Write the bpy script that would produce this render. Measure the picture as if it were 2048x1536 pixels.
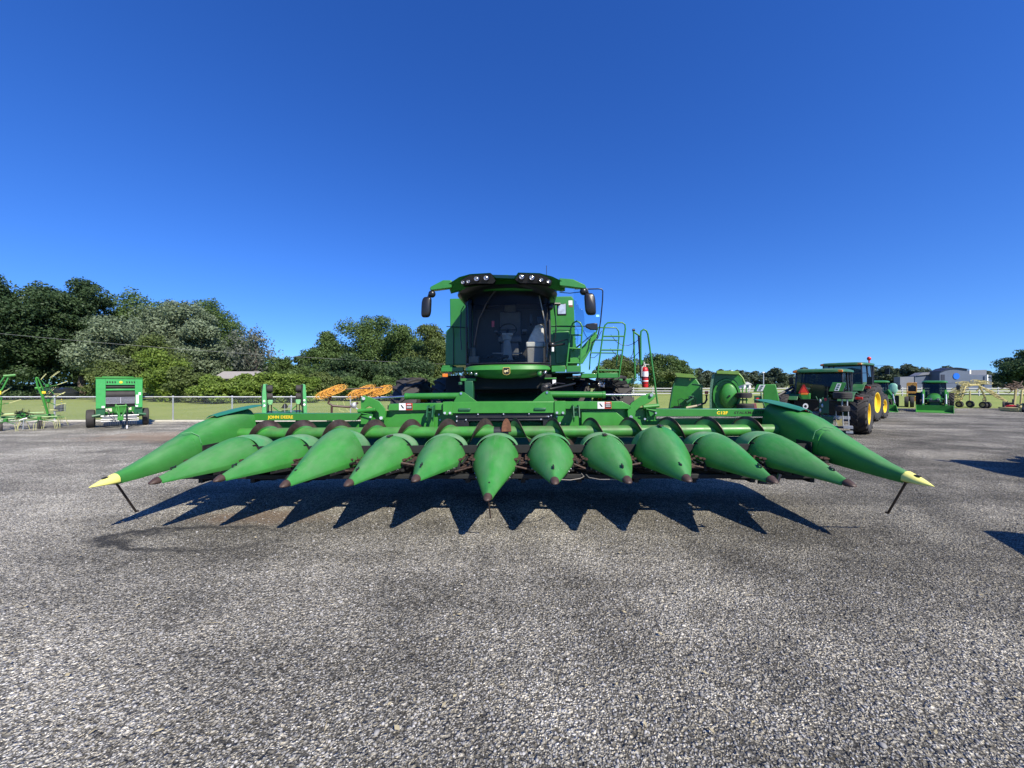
import bpy, math, random
import numpy as np
from mathutils import Vector, Matrix

for _o in list(bpy.data.objects): bpy.data.objects.remove(_o)
SC = bpy.context.scene
COL = SC.collection
R = math.radians

# ------------------------------------------------------------------ camera
CAM_H = 1.83
cam_d = bpy.data.cameras.new('camera'); cam = bpy.data.objects.new('camera', cam_d); COL.objects.link(cam)
cam_d.sensor_width = 36.0; cam_d.lens = 36.0 * 769.0 / 2048.0
cam_d.clip_start = 0.05; cam_d.clip_end = 6000.0
cam.location = (0, 0, CAM_H); cam.rotation_euler = (R(90.0), 0, 0)
SC.camera = cam

# ------------------------------------------------------------------ sky and sun
SUN_TRAVEL = Vector((-0.60, 0.92, -1.0)).normalized()
SUN_EL = math.asin(-SUN_TRAVEL.z)
SUN_ROT = math.atan2(-SUN_TRAVEL.x, -SUN_TRAVEL.y)
W = bpy.data.worlds.new('World'); SC.world = W; W.use_nodes = True
nt = W.node_tree; nt.nodes.clear()
sky = nt.nodes.new('ShaderNodeTexSky'); sky.sky_type = 'NISHITA'; sky.sun_disc = False
sky.sun_elevation = SUN_EL; sky.sun_rotation = SUN_ROT
sky.air_density = 1.0; sky.dust_density = 0.15; sky.ozone_density = 3.0; sky.altitude = 0
hs = nt.nodes.new('ShaderNodeHueSaturation'); hs.inputs['Saturation'].default_value = 1.25; hs.inputs['Hue'].default_value = 0.51
hs.inputs['Value'].default_value = 1.0
bg = nt.nodes.new('ShaderNodeBackground'); bg.inputs['Strength'].default_value = 0.075
wo = nt.nodes.new('ShaderNodeOutputWorld')
tcw = nt.nodes.new('ShaderNodeTexCoord'); mpw = nt.nodes.new('ShaderNodeMapping'); mpw.inputs['Scale'].default_value = (1, 1, 0.92); mpw.inputs['Location'].default_value = (0, 0, 0.060)
nt.links.new(tcw.outputs['Generated'], mpw.inputs['Vector']); nt.links.new(mpw.outputs[0], sky.inputs['Vector'])
tn = nt.nodes.new('ShaderNodeMixRGB'); tn.blend_type = 'MULTIPLY'; tn.inputs[0].default_value = 1.0; tn.inputs[2].default_value = (0.78, 1.18, 1.74, 1)
nt.links.new(sky.outputs[0], hs.inputs['Color']); nt.links.new(hs.outputs[0], tn.inputs[1]); nt.links.new(tn.outputs[0], bg.inputs[0]); nt.links.new(bg.outputs[0], wo.inputs[0])
sl = bpy.data.lights.new('sun', 'SUN'); sl.energy = 5.0; sl.angle = R(0.5); sl.color = (1.0, 0.925, 0.78)
so = bpy.data.objects.new('sun', sl); COL.objects.link(so); so.rotation_euler = SUN_TRAVEL.to_track_quat('-Z', 'Y').to_euler(); so.location = (20, -20, 30)
SC.view_settings.view_transform = 'Standard'; SC.view_settings.look = 'None'; SC.view_settings.gamma = 1.0
SC.view_settings.exposure = 0.53; SC.view_settings.use_curve_mapping = False
SC.cycles.max_bounces = 8; SC.cycles.transparent_max_bounces = 16
SC.cycles.caustics_reflective = False; SC.cycles.caustics_refractive = False

# ------------------------------------------------------------------ survey helpers: sight lines through the photograph give the real places
FPX = 769.0
def ray(px, py): return Vector(((px - 1024.0) / FPX, 1.0, (768.0 - py) / FPX))
CAMP = Vector((0, 0, CAM_H))
FACE = None      # (sideways slope of the sight line, reference depth) for machines that stand square to the photographer
def set_face(px=None, D=1.0):
    global FACE; FACE = None if px is None else ((px - 1024.0) / FPX, D)
def wp(px, py, D):
    p = CAMP + ray(px, py) * D
    if FACE: p.x -= FACE[0] * (D - FACE[1])
    return p
HM = Matrix.Translation((-0.27, 4.16, 0)) @ Matrix.Rotation(R(-2.55), 4, 'Z') @ Matrix.Rotation(R(-0.7), 4, 'Y')
HI = HM.inverted()
def hp(px, py, yl):
    o = HI @ CAMP; d = (HI.to_3x3() @ ray(px, py)); t = (yl - o.y) / d.y
    return o + d * t
def hx(px, yl, py=800): return hp(px, py, yl).x
def hz(py, yl, px=1024): return hp(px, py, yl).z

# ------------------------------------------------------------------ materials
MATS = {}
def nodes_of(m): return m.node_tree.nodes, m.node_tree.links
def base_mat(name):
    m = bpy.data.materials.new(name); m.use_nodes = True; return m
def mat(name, col, rough=0.5, metal=0.0, var=0.12, scale=6.0, dust=0.0, dustcol=(0.30, 0.27, 0.22), bump=0.0, spec=0.5, coat=0.0, fine=60.0, streak=None, scuff=0.0):
    if name in MATS: return MATS[name]
    m = base_mat(name); n, l = nodes_of(m); b = n['Principled BSDF']
    b.inputs['Roughness'].default_value = rough; b.inputs['Metallic'].default_value = metal
    b.inputs['Specular IOR Level'].default_value = spec; b.inputs['Coat Weight'].default_value = coat
    tc = n.new('ShaderNodeTexCoord')
    nz = n.new('ShaderNodeTexNoise'); nz.inputs['Scale'].default_value = scale; nz.inputs['Detail'].default_value = 6; nz.inputs['Roughness'].default_value = 0.65
    l.new(tc.outputs['Object'], nz.inputs['Vector'])
    mp = n.new('ShaderNodeMapRange'); mp.inputs[1].default_value = 0.3; mp.inputs[2].default_value = 0.7
    mp.inputs[3].default_value = 1 - var; mp.inputs[4].default_value = 1 + var
    l.new(nz.outputs[0], mp.inputs[0])
    hv = n.new('ShaderNodeHueSaturation'); hv.inputs['Color'].default_value = (*col, 1); l.new(mp.outputs[0], hv.inputs['Value'])
    out = hv.outputs[0]
    nz2 = n.new('ShaderNodeTexNoise'); nz2.inputs['Scale'].default_value = fine; nz2.inputs['Detail'].default_value = 4
    l.new(tc.outputs['Object'], nz2.inputs['Vector'])
    if dust > 0:
        nz3 = n.new('ShaderNodeTexNoise'); nz3.inputs['Scale'].default_value = 2.3; nz3.inputs['Detail'].default_value = 8; nz3.inputs['Roughness'].default_value = 0.7
        if streak:
            sm = n.new('ShaderNodeMapping'); sm.inputs['Scale'].default_value = streak; l.new(tc.outputs['Object'], sm.inputs[0]); l.new(sm.outputs[0], nz3.inputs['Vector'])
        else: l.new(tc.outputs['Object'], nz3.inputs['Vector'])
        g = n.new('ShaderNodeNewGeometry'); sx = n.new('ShaderNodeSeparateXYZ'); l.new(g.outputs['Normal'], sx.inputs[0])
        up = n.new('ShaderNodeMapRange'); up.inputs[1].default_value = 0.1; up.inputs[2].default_value = 1.0; up.inputs[3].default_value = 0.25; up.inputs[4].default_value = 1.0
        l.new(sx.outputs[2], up.inputs[0])
        r3 = n.new('ShaderNodeMapRange'); r3.inputs[1].default_value = 0.38; r3.inputs[2].default_value = 0.72; r3.inputs[3].default_value = 0.0; r3.inputs[4].default_value = dust
        l.new(nz3.outputs[0], r3.inputs[0])
        mu = n.new('ShaderNodeMath'); mu.operation = 'MULTIPLY'; l.new(r3.outputs[0], mu.inputs[0]); l.new(up.outputs[0], mu.inputs[1])
        mx = n.new('ShaderNodeMixRGB'); mx.inputs[2].default_value = (*dustcol, 1); l.new(mu.outputs[0], mx.inputs[0]); l.new(out, mx.inputs[1])
        out = mx.outputs[0]
        ra = n.new('ShaderNodeMath'); ra.operation = 'MULTIPLY_ADD'; ra.inputs[1].default_value = 0.6; ra.inputs[2].default_value = rough; l.new(mu.outputs[0], ra.inputs[0]); l.new(ra.outputs[0], b.inputs['Roughness'])
    else:
        rr = n.new('ShaderNodeMapRange'); rr.inputs[3].default_value = max(0.03, rough - 0.08); rr.inputs[4].default_value = min(1, rough + 0.12)
        l.new(nz2.outputs[0], rr.inputs[0]); l.new(rr.outputs[0], b.inputs['Roughness'])
    if scuff > 0:
        s1 = n.new('ShaderNodeTexNoise'); s1.inputs['Scale'].default_value = 38; s1.inputs['Detail'].default_value = 7; s1.inputs['Roughness'].default_value = 0.8
        m1 = n.new('ShaderNodeMapping'); m1.inputs['Scale'].default_value = (1.0, 0.12, 1.0); m1.inputs['Rotation'].default_value = (0, 0, 0.25); l.new(tc.outputs['Object'], m1.inputs[0]); l.new(m1.outputs[0], s1.inputs['Vector'])
        r1 = n.new('ShaderNodeMapRange'); r1.inputs[1].default_value = 0.60; r1.inputs[2].default_value = 0.72; r1.inputs[3].default_value = 0.0; r1.inputs[4].default_value = scuff; l.new(s1.outputs[0], r1.inputs[0])
        x1 = n.new('ShaderNodeMixRGB'); x1.inputs[2].default_value = (0.30, 0.34, 0.27, 1); l.new(r1.outputs[0], x1.inputs[0]); l.new(out, x1.inputs[1]); out = x1.outputs[0]
    l.new(out, b.inputs['Base Color'])
    if bump > 0:
        bp = n.new('ShaderNodeBump'); bp.inputs['Strength'].default_value = bump; bp.inputs['Distance'].default_value = 0.01
        l.new(nz2.outputs[0], bp.inputs['Height']); l.new(bp.outputs[0], b.inputs['Normal'])
    MATS[name] = m; return m

M_green = mat('green_paint', (0.030, 0.190, 0.026), 0.34, var=0.10, dust=0.20, dustcol=(0.16, 0.22, 0.12), coat=0.2)
M_greenb = mat('bright_green_paint', (0.040, 0.235, 0.030), 0.38, var=0.12, dust=0.25, dustcol=(0.18, 0.26, 0.13), coat=0.15)
M_poly = mat('snout_plastic', (0.036, 0.215, 0.036), 0.42, var=0.16, scale=3.0, streak=(2.2, 0.5, 1.0), scuff=0.35, dust=0.52, dustcol=(0.17, 0.25, 0.16), bump=0.03, fine=120)
M_polyd = mat('dusty_hood_plastic', (0.07, 0.27, 0.10), 0.55, var=0.2, scale=3.5, scuff=0.4, dust=0.9, dustcol=(0.25, 0.30, 0.20), bump=0.03, fine=120)
M_black = mat('black_steel', (0.016, 0.016, 0.018), 0.42, var=0.3, dust=0.18, dustcol=(0.10, 0.095, 0.085))
M_dark = mat('near_black', (0.010, 0.011, 0.011), 0.75, var=0.4)  # near-black for under-frame parts, print and sheets filling openings
M_plastic = mat('black_plastic', (0.012, 0.012, 0.014), 0.30, var=0.15)
M_rubber = mat('tyre_rubber', (0.028, 0.026, 0.025), 0.72, var=0.3, dust=0.45, dustcol=(0.12, 0.105, 0.09), bump=0.15)
M_rust = mat('rusty_steel', (0.20, 0.085, 0.045), 0.65, metal=0.3, var=0.45, scale=14, bump=0.2)
M_worn = mat('worn_brown_steel', (0.080, 0.055, 0.048), 0.42, metal=0.55, var=0.45, scale=9, bump=0.1)
M_tip = mat('worn_snout_tip', (0.055, 0.032, 0.024), 0.55, var=0.4, scale=22, bump=0.15)
M_steel = mat('bare_steel', (0.55, 0.56, 0.58), 0.22, metal=0.95, var=0.15)
M_galv = mat('galvanised_steel', (0.50, 0.52, 0.53), 0.42, metal=0.55, var=0.15)
M_yellow = mat('yellow_paint', (0.80, 0.56, 0.02), 0.4, var=0.1, dust=0.2)
M_ytip = mat('pale_yellow_plastic', (0.78, 0.74, 0.20), 0.5, var=0.08, dust=0.15)
M_white = mat('white_paint', (0.75, 0.75, 0.74), 0.5, var=0.05)
M_red = mat('red_paint', (0.55, 0.02, 0.02), 0.3, var=0.1, coat=0.3)
M_redr = mat('red_reflector', (0.62, 0.03, 0.02), 0.25, var=0.1)
M_orange = mat('orange_lens', (0.75, 0.20, 0.02), 0.2, var=0.05)
M_orangep = mat('orange_wheel_paint', (0.70, 0.34, 0.05), 0.5, var=0.3, scale=20)
M_lens = mat('lamp_lens', (0.30, 0.31, 0.33), 0.15, metal=0.75, var=0.3, scale=50)
M_seat = mat('grey_upholstery', (0.11, 0.11, 0.115), 0.8, var=0.15)
M_grey = mat('grey_interior_plastic', (0.22, 0.21, 0.195), 0.6, var=0.15)
M_cover = mat('clear_seat_wrap', (0.55, 0.53, 0.48), 0.3, var=0.2, scale=14, bump=0.3, fine=25)
M_dkgreen = mat('dark_green_paint', (0.014, 0.10, 0.04), 0.4, var=0.1, dust=0.15)
M_mint = mat('wrapped_mint_plastic', (0.14, 0.42, 0.25), 0.4, var=0.2)
M_tan = mat('tan_plastic', (0.36, 0.28, 0.10), 0.55, var=0.3)
M_khaki = mat('faded_yellow_paint', (0.50, 0.43, 0.17), 0.55, var=0.25)

def glass_mat(name, tint=(0.9, 0.95, 0.93), refl=0.9, vis=0.12):
    m = base_mat(name); n, l = nodes_of(m); n.remove(n['Principled BSDF']); out = [x for x in n if x.type == 'OUTPUT_MATERIAL'][0]
    t = n.new('ShaderNodeBsdfTransparent'); t.inputs[0].default_value = (*tint, 1)
    g = n.new('ShaderNodeBsdfGlossy'); g.inputs['Roughness'].default_value = 0.03; g.inputs[0].default_value = (refl, refl, refl, 1)
    f = n.new('ShaderNodeFresnel'); f.inputs[0].default_value = 1.5
    mx = n.new('ShaderNodeMixShader'); ad = n.new('ShaderNodeMath'); ad.operation = 'ADD'; ad.inputs[1].default_value = vis; ad.use_clamp = True
    l.new(f.outputs[0], ad.inputs[0]); l.new(ad.outputs[0], mx.inputs[0]); l.new(t.outputs[0], mx.inputs[1]); l.new(g.outputs[0], mx.inputs[2]); l.new(mx.outputs[0], out.inputs[0])
    return m
M_glass = glass_mat('cab_glass', (0.93, 0.95, 0.94), 0.22, 0.0)
M_doorglass = glass_mat('door_glass', (0.74, 0.88, 0.95), 0.9, 0.08)
M_tglass = glass_mat('tractor_glass', (0.30, 0.37, 0.38), 0.35, 0.04)
M_mirror = mat('dark_window_glass', (0.02, 0.035, 0.045), 0.06, var=0.1, spec=0.8)

# ------------------------------------------------------------------ mesh builder
OFF = Vector((0, 0, 0))
def set_off(v):
    global OFF; OFF = Vector(v)
class MB:
    def __init__(s): s.v = []; s.f = []; s.m = []
    def add(s, vs, fs, m=0):
        b = len(s.v); s.v += [tuple(v) for v in vs]; s.f += [tuple(i + b for i in f) for f in fs]; s.m += [m] * len(fs); return s
    def bx(s, x0, x1, y0, y1, z0, z1, m=0):
        v = [(x0, y0, z0), (x1, y0, z0), (x1, y1, z0), (x0, y1, z0), (x0, y0, z1), (x1, y0, z1), (x1, y1, z1), (x0, y1, z1)]
        return s.add(v, [(0, 3, 2, 1), (4, 5, 6, 7), (0, 1, 5, 4), (1, 2, 6, 5), (2, 3, 7, 6), (3, 0, 4, 7)], m)
    def box(s, c, sz, rot=None, m=0):
        h = [q / 2 for q in sz]; vs = []
        for z in (-1, 1):
            for (x, y) in ((-1, -1), (1, -1), (1, 1), (-1, 1)):
                p = Vector((x * h[0], y * h[1], z * h[2]))
                if rot is not None: p = rot @ p
                vs.append(p + Vector(c))
        return s.add(vs, [(0, 3, 2, 1), (4, 5, 6, 7), (0, 1, 5, 4), (1, 2, 6, 5), (2, 3, 7, 6), (3, 0, 4, 7)], m)
    def frame(s, d):
        d = Vector(d).normalized(); a = Vector((0, 0, 1)) if abs(d.z) < 0.9 else Vector((1, 0, 0))
        u = d.cross(a).normalized(); w = d.cross(u).normalized(); return u, w
    def cyl(s, p0, p1, r0, r1=None, n=14, m=0, cap=True):
        p0 = Vector(p0); p1 = Vector(p1); r1 = r0 if r1 is None else r1; u, w = s.frame(p1 - p0); vs = []
        for p, r in ((p0, r0), (p1, r1)):
            for i in range(n):
                a = 2 * math.pi * i / n; vs.append(p + u * (r * math.cos(a)) + w * (r * math.sin(a)))
        fs = [(i, (i + 1) % n, n + (i + 1) % n, n + i) for i in range(n)]
        if cap: fs += [tuple(reversed(range(n))), tuple(range(n, 2 * n))]
        return s.add(vs, fs, m)
    def tube(s, pts, r, n=8, m=0, closed=False):
        pts = [Vector(p) for p in pts]; k = len(pts); rings = []; prev = None
        rr = r if isinstance(r, (list, tuple)) else [r] * k
        for i in range(k):
            if closed: d = pts[(i + 1) % k] - pts[i - 1]
            else: d = (pts[min(i + 1, k - 1)] - pts[max(i - 1, 0)])
            d = d.normalized()
            if prev is None: u, w = s.frame(d)
            else:
                u = (prev - d * prev.dot(d)); u = u.normalized() if u.length > 1e-6 else s.frame(d)[0]; w = d.cross(u).normalized()
            prev = u
            rings.append([pts[i] + u * (rr[i] * math.cos(2 * math.pi * j / n)) + w * (rr[i] * math.sin(2 * math.pi * j / n)) for j in range(n)])
        vs = [p for q in rings for p in q]; fs = []
        for i in range(k if closed else k - 1):
            a = i * n; b = ((i + 1) % k) * n
            for j in range(n): fs.append((a + j, a + (j + 1) % n, b + (j + 1) % n, b + j))
        if not closed: fs += [tuple(reversed(range(n))), tuple(range((k - 1) * n, k * n))]
        return s.add(vs, fs, m)
    def loft(s, rings, m=0, closed=True, caps=(True, True)):
        n = len(rings[0]); vs = [p for q in rings for p in q]; fs = []
        for i in range(len(rings) - 1):
            for j in range(n if closed else n - 1):
                fs.append((i * n + j, i * n + (j + 1) % n, (i + 1) * n + (j + 1) % n, (i + 1) * n + j))
        if caps[0]: fs.append(tuple(reversed(range(n))))
        if caps[1]: fs.append(tuple(range((len(rings) - 1) * n, len(rings) * n)))
        return s.add(vs, fs, m)
    def prism(s, poly, y0, y1, m=0, axis='y'):
        # poly: list of (x, z) for axis y; (y, z) for axis x; (x, y) for axis z
        def P(a, b, d): return {'y': (a, d, b), 'x': (d, a, b), 'z': (a, b, d)}[axis]
        n = len(poly); vs = [P(a, b, y0) for a, b in poly] + [P(a, b, y1) for a, b in poly]
        fs = [tuple(range(n)), tuple(reversed(range(n, 2 * n)))] + [(i, n + i, n + (i + 1) % n, (i + 1) % n) for i in range(n)]
        return s.add(vs, fs, m)
    def lathe(s, prof, c, axis='x', n=32, m=0, rot=None):
        # prof: list of (radius, offset along axis), closed loop
        vs = []; k = len(prof); c = Vector(c)
        for i in range(n):
            a = 2 * math.pi * i / n; ca, sa = math.cos(a), math.sin(a)
            for r, h in prof:
                p = {'x': Vector((h, r * ca, r * sa)), 'y': Vector((r * ca, h, r * sa)), 'z': Vector((r * ca, r * sa, h))}[axis]
                if rot is not None: p = rot @ p
                vs.append(p + c)
        fs = [(i * k + j, i * k + (j + 1) % k, ((i + 1) % n) * k + (j + 1) % k, ((i + 1) % n) * k + j) for i in range(n) for j in range(k)]
        return s.add(vs, fs, m)
    def disc(s, c, r, axis, t, n=20, m=0):
        d = Vector(axis).normalized() * t; c = Vector(c); return s.cyl(c, c + d, r, n=n, m=m)
    def ell(s, c, rad, n=14, k=9, m=0):
        vs = []; c = Vector(c)
        for i in range(k + 1):
            th = math.pi * i / k
            for j in range(n):
                ph = 2 * math.pi * j / n
                vs.append(c + Vector((rad[0] * math.sin(th) * math.cos(ph), rad[1] * math.sin(th) * math.sin(ph), rad[2] * math.cos(th))))
        fs = [(i * n + j, (i + 1) * n + j, (i + 1) * n + (j + 1) % n, i * n + (j + 1) % n) for i in range(k) for j in range(n)]
        return s.add(vs, fs, m)
    def torus(s, c, Rr, r, u, w, n=28, k=6, m=0):
        c = Vector(c); u = Vector(u).normalized(); w = Vector(w).normalized()
        pts = [c + u * (Rr * math.cos(2 * math.pi * i / n)) + w * (Rr * math.sin(2 * math.pi * i / n)) for i in range(n)]
        return s.tube(pts, r, k, m, closed=True)
    def build(s, name, mats, parent=None, bevel=0.0, smooth=True, ang=35, label=None, seg=2):
        me = bpy.data.meshes.new(name)
        me.from_pydata([(v[0] - OFF.x, v[1] - OFF.y, v[2] - OFF.z) for v in s.v], [], s.f)
        mats = mats if isinstance(mats, (list, tuple)) else [mats]
        for q in mats: me.materials.append(q)
        me.polygons.foreach_set('material_index', s.m)
        me.validate(); me.update()
        import bmesh
        bm = bmesh.new(); bm.from_mesh(me); bmesh.ops.recalc_face_normals(bm, faces=bm.faces); bm.to_mesh(me); bm.free()
        if smooth:
            me.polygons.foreach_set('use_smooth', [True] * len(me.polygons)); me.set_sharp_from_angle(angle=R(ang))
        o = bpy.data.objects.new(name, me); COL.objects.link(o)
        if bevel > 0:
            b = o.modifiers.new('bevel', 'BEVEL'); b.width = bevel; b.segments = seg; b.limit_method = 'ANGLE'; b.angle_limit = R(40); b.harden_normals = False
        if parent is not None: o.parent = parent
        if label: o['label'] = label
        return o

def tag(o, label, cat, group=None, kind=None):
    o['label'] = label; o['category'] = cat
    if group: o['group'] = group
    if kind: o['kind'] = kind
    return o
def thing(name, label, cat, loc=(0, 0, 0), rz=0.0, group=None, matrix=None):
    o = bpy.data.objects.new(name, None); COL.objects.link(o); o.empty_display_size = 0.2
    if matrix is not None: o.matrix_world = matrix; o.location = matrix.translation; o.rotation_euler = matrix.to_euler()
    else: o.location = loc; o.rotation_euler = (0, 0, rz)
    return tag(o, label, cat, group)
def face_camera(root):
    """machines at the sides stand square to the photographer, not to the picture plane"""
    x, y = root.location.x, root.location.y; th = math.atan2(x, y); root.rotation_euler = (0, 0, -th); root.scale = (math.cos(th), 1, 1)
def dup(root, loc, rz, label=None, scale=None):
    r = root.copy(); COL.objects.link(r); r.location = loc; r.rotation_euler = (0, 0, rz)
    if scale: r.scale = scale
    if label: r['label'] = label
    for ch in list(root.children):
        c = ch.copy(); COL.objects.link(c); c.parent = r
        for g in list(ch.children):
            d = g.copy(); COL.objects.link(d); d.parent = c
    return r
def text_mesh(name, txt, mt, parent, loc, size, rot=(R(90), 0, 0), xs=1.0, bold=0.0, ext=0.002, shear=0.0, align='CENTER'):
    c = bpy.data.curves.new(name, 'FONT'); c.body = txt; c.size = size; c.extrude = ext; c.offset = bold; c.shear = shear
    c.align_x = align; c.align_y = 'CENTER'; c.space_character = 1.05
    to = bpy.data.objects.new(name + '_tmp', c); COL.objects.link(to)
    dg = bpy.context.evaluated_depsgraph_get(); dg.update()
    me = bpy.data.meshes.new_from_object(to.evaluated_get(dg)); me.name = name
    bpy.data.objects.remove(to)
    M = Matrix.Translation(Vector(loc) - OFF) @ Matrix.Rotation(rot[2], 4, 'Z') @ Matrix.Rotation(rot[1], 4, 'Y') @ Matrix.Rotation(rot[0], 4, 'X') @ Matrix.Diagonal((xs, 1, 1, 1))
    me.transform(M); me.materials.clear(); me.materials.append(mt)
    o = bpy.data.objects.new(name, me); COL.objects.link(o); o.parent = parent; return o
def tyre(mb, c, axis_r, Rr, W_, lugs=0, mt=0, mrim=1, rim_r=0.5, rimside=0.35, rot=None, n=36):
    """agricultural tyre, axle along local x. separate list of (tyre, rim) builders"""
    t, rim = mb; w = W_ / 2; ri = Rr * rim_r
    lh = 0.045 * Rr if lugs else 0.0; Ro = Rr - lh
    prof = [(ri, -w * 0.8), (ri + (Ro - ri) * 0.35, -w), (Ro - 0.12 * Rr, -w * 0.98), (Ro - 0.02 * Rr, -w * 0.80), (Ro, -w * 0.4), (Ro, w * 0.4), (Ro - 0.02 * Rr, w * 0.80), (Ro - 0.12 * Rr, w * 0.98), (ri + (Ro - ri) * 0.35, w), (ri, w * 0.8)]
    t.lathe(prof, c, 'x', n, mt, rot)
    c = Vector(c)
    for i in range(lugs):
        for sgn in (-1, 1):
            a0 = 2 * math.pi * (i + (0.5 if sgn > 0 else 0)) / lugs; da = 2 * math.pi / lugs
            vs = []
            for x, aa, rr0, rr1 in ((sgn * w * 1.0, a0, Rr * 0.86, Rr * 0.955), (sgn * w * 0.6, a0 + 0.35 * da, Ro - 0.03, Rr), (-sgn * w * 0.04, a0 + 1.0 * da, Ro - 0.03, Rr)):
                for th in (-0.16 * da, 0.16 * da):
                    for rr in (rr0, rr1):
                        p = Vector((x, rr * math.cos(aa + th), rr * math.sin(aa + th)))
                        if rot is not None: p = rot @ p
                        vs.append(p + c)
            fs = []
            for k in range(2):
                b = k * 4
                fs += [(b, b + 4, b + 5, b + 1), (b + 2, b + 3, b + 7, b + 6), (b + 1, b + 5, b + 7, b + 3)]
            fs += [(0, 1, 3, 2), (8, 10, 11, 9)]
            t.add(vs, fs, mt)
    if rim is not None:
        rp = [(ri * 1.03, -w * 0.82), (ri * 1.03, w * 0.82), (ri * 0.93, w * 0.80), (ri * 0.86, w * rimside), (ri * 0.35, w * (rimside - 0.1)), (ri * 0.30, w * (rimside + 0.1)), (0.001, w * (rimside + 0.1)), (0.001, -w * (rimside + 0.1)), (ri * 0.30, -w * (rimside + 0.1)), (ri * 0.35, -w * (rimside - 0.1)), (ri * 0.86, -w * rimside), (ri * 0.93, -w * 0.80)]
        rim.lathe(rp, c, 'x', n, 0, rot)
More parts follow.
